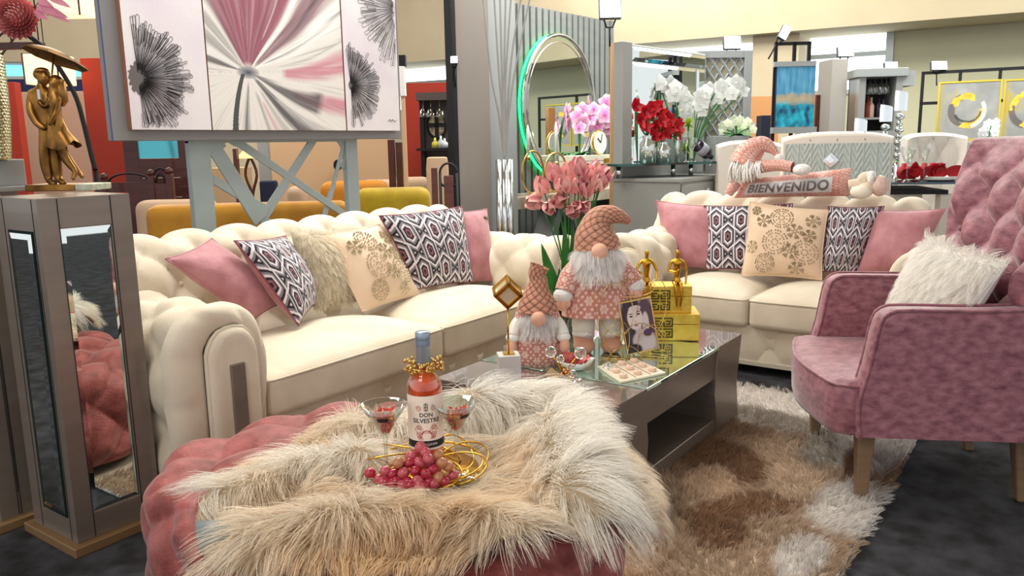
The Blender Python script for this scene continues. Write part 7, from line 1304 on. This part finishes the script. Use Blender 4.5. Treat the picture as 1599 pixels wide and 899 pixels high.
# arc lamp, hanging paper shades, hanging beam
AL = LFr(100, 6.8, 250); pts = [AL.uv(px, py) for px, py in ((40, 52), (72, 78), (95, 110), (118, 150), (130, 190), (142, 240), (149, 266))]; t = thing('arc_lamp', 'black curved arc lamp arm behind the couple statue', 'lamp', tuple(AL.m[:3, 3]), AL.yaw); q = smoothpath([(x, 0, z) for x, z in pts], 30); B(AL.m).tube(q, .02, 8).out('arm', blackm, t); B(AL.m).tube([q[-1], (q[-1][0], 0, 0)], .02, 8).out('pole', blackm, t); B(AL.m).lathe([(.16, 0), (.16, .03), (.03, .04)], (q[-1][0], 0, 0), 20).out('base', blackm, t)
paper = mat('paper_lantern', (255, 226, 176), .8, emit=1.3, c2=(250, 206, 150), scale=6, ecol=(255, 214, 160))
def lantern(label, px0, px1, yt, yb, D):
    fr = LFr((px0+px1)/2, D, 200); x0, x1, z0, z1 = R4(fr, px0, px1, yt, yb); t = thing('paper_lantern', label, 'lantern', (fr.o[0], fr.o[1], z0), fr.yaw, 'paper lanterns'); B(fr.m).box(x0, x1, 0, x1-x0, z0, z1).out('shade', paper, t, False, bevel=.01)
    for xx in (x0, x1): B(fr.m).box(xx-.006, xx+.006, -.008, .004, z0-.01, z1+.01).out('edge_bar', wood, t, False)
    B(fr.m).tube([((x0+x1)/2, .1, z1), ((x0+x1)/2, .1, 6.9)], .005, 5).out('cord', blackm, t)
lantern('glowing square paper lantern behind the couple statue', 37, 90, 84, 131, 8.0); lantern('glowing square paper lantern cut by the top edge, beside the dahlias', 72, 122, -30, 22, 7.4)
HB_ = LFr(30, 7.0, 200); x0, x1, z0, z1 = R4(HB_, -30, 63, 66, 76); t = thing('hanging_beam', 'dark red wooden beam hanging left of the couple statue', 'beam', (HB_.o[0], HB_.o[1], z0), HB_.yaw); B(HB_.m).box(x0, x1, 0, .08, z0, z1).out('beam', wood, t, False)
for px in (15, 58): x = HB_.uv(px, 80)[0]; B(HB_.m).tube([(x, .04, z1), (x, .04, 6.9)], .005, 5).out('cord', blackm, t)
SP = LFr(628, 6.4, 200); x0, x1, z0, z1 = R4(SP, 622, 632, 103, 150); t = thing('wall_speaker', 'small white speaker with a black cap on a post right of the triptych', 'speaker', (SP.o[0], SP.o[1], 0), SP.yaw); B(SP.m).box(x0, x1, 0, .08, z0, z1).out('white_box', white, t, False, bevel=.005); xk = SP.uv(627, 90)[1]; B(SP.m).box(x0, x1+.01, .0, .08, z1+.002, xk+.02).out('black_cap', blackm, t, False); B(SP.m).box((x0+x1)/2-.015, (x0+x1)/2+.015, .02, .06, 0, z0).out('post', tanw, t, False)
flood(709, 93, 10, 9, 6.82, 'small warm floodlight at the edge of the tall display panel')

# ------------------------------------------------------------------ plush santa bolster on the loveseat back
SB = Fr(Px(1240, 306, 5.16), -90+4); zb0 = 1.0; t = thing('santa_bolster', 'pink plush santa bolster reading BIENVENIDO on top of the loveseat', 'plush bolster', tuple(SB.m[:3, 3]*np.array([1, 1, 0])+np.array([0, 0, zb0])), SB.yaw)
def uz(px, py, y=0.0): x, z = SB.uv(px, py, y); return np.array([x, y, z])
TLp, TRp, BRp, BLp = uz(1160, 280, -.06), uz(1330, 262, -.06), uz(1328, 306, -.06), uz(1146, 309, -.06)
wp = lambda P: (SB.m@np.array([*P, 1]))[:3]
f_, nb2 = pillow_fn([wp(TLp), wp(TRp), wp(BRp), wp(BLp)], .16, .02, 4); n = 90; U, Vv = np.meshgrid(np.linspace(0, 1, n), np.linspace(0, 1, n), indexing='ij'); U = U.ravel(); Vv = Vv.ravel()
for side in (1, -1): F = gridF(n, n); c = damask(U*.75, Vv*.22, 26); mk('body_front' if side > 0 else 'body_back', f_(U, Vv, np.full(len(U), side)), F if side < 0 else F[:, ::-1], clothm, t, True, c)
bannr = mat('silver_banner', (206, 200, 198), .5, sheen=.3); uu = np.linspace(.09, .86, 50); vv = np.linspace(.24, .82, 16); A, Bb = np.meshgrid(uu, vv, indexing='ij'); V = f_(A.ravel(), Bb.ravel(), np.ones(A.size))+nb2*.003; mk('banner', V, gridF(50, 16), bannr, t)
P, F = finetext('BIENVENIDO', .028, 2, 1.04)
px_ = (P[:, 0]-P[:, 0].min())/(P[:, 0].max()-P[:, 0].min()); py_ = (P[:, 1]-P[:, 1].min())/(P[:, 1].max()-P[:, 1].min()); V = f_(.115+px_*.72, .74-py_*.42, np.ones(len(P)))+nb2*.0065; mk('lettering', V, F, mat('grey_sequin_letters', (112, 106, 108), .35, .4), t, False)
# head, hat, beard
hc = uz(1166, 262, -.08); B(SB.m).ball(hc, (.10, .09, .085), 24).out('head', mat('pink_fleece_face', (236, 206, 194), .9), t)
cloth_tube(SB.m, [hc+(-.005, 0, .03), uz(1172, 238, -.08), uz(1190, 226, -.08), uz(1205, 232, -.08), uz(1214, 243, -.09)], [.105, .085, .06, .035, .012], lambda a, z: damask(a, z, 30)).out('hat', clothm, t, col=True)
B(SB.m).ball(uz(1216, 247, -.1), .028, 14).out('pompom', whitefl, t); B(SB.m).ball(uz(1161, 252, -.17), .016, 12).out('nose', skinm, t)
for px in (1168, 1152): B(SB.m).ball(uz(px, 246, -.155), .009, 10).out('eye', blackm, t)
r = random.Random(9); b = B(SB.m)
for k in range(90):
    px = 1143+r.random()*48; s = uz(px, 252+abs(px-1166)*.1+r.uniform(-2, 4), -.15+r.uniform(-.02, .03)); e = uz(1136+(px-1140)*1.05+r.uniform(-4, 4), 282+r.uniform(-8, 4)-max(0, (px-1168))*.35, -.17+r.uniform(-.03, .02)); mid = (s+e)/2+(0, -.03, .01); b.tube(smoothpath([s, mid, e], 7), .0055, 5)
b.out('yarn_beard', whitefl, t, kind='stuff')
cloth_tube(SB.m, [uz(1180, 262, -.12), uz(1210, 258, -.15), uz(1238, 261, -.17)], [.04, .036, .032], lambda a, z: damask(a, z, 30)).out('sleeve', clothm, t, col=True); B(SB.m).ball(uz(1252, 265, -.17), (.055, .05, .035), 18).out('mitten', whitefl, t)
cloth_tube(SB.m, [uz(1150, 285, -.1), uz(1142, 296, -.12), uz(1138, 303, -.12)], [.035, .035, .025], lambda a, z: damask(a, z, 30)).out('sleeve', clothm, t, col=True)
cordm = mat('beige_corduroy', (214, 198, 176), .8, bump=.3, bscale=50)
for pts, nm in (([(1326, 290), (1346, 286), (1350, 278), (1364, 277)], 0), ([(1330, 300), (1350, 300), (1356, 293), (1346, 296)], 1)):
    B(SB.m).tube(smoothpath([uz(px, py, -.10-.03*nm) for px, py in pts], 14), [.036]*14, 14).out('leg', cordm, t)
B(SB.m).tube([uz(1356, 279, -.11), uz(1366, 279, -.11)], .045, 16).out('boot_cuff', whitefl, t); B(SB.m).ball(uz(1374, 290, -.11), (.05, .05, .062), 18).out('boot', mat('glitter_boot', (206, 172, 156), .5, c2=(230, 200, 186), scale=60), t); B(SB.m).ball(uz(1344, 300, -.17), (.06, .045, .04), 18).out('boot', mat('cream_boot', (230, 220, 200), .7), t)
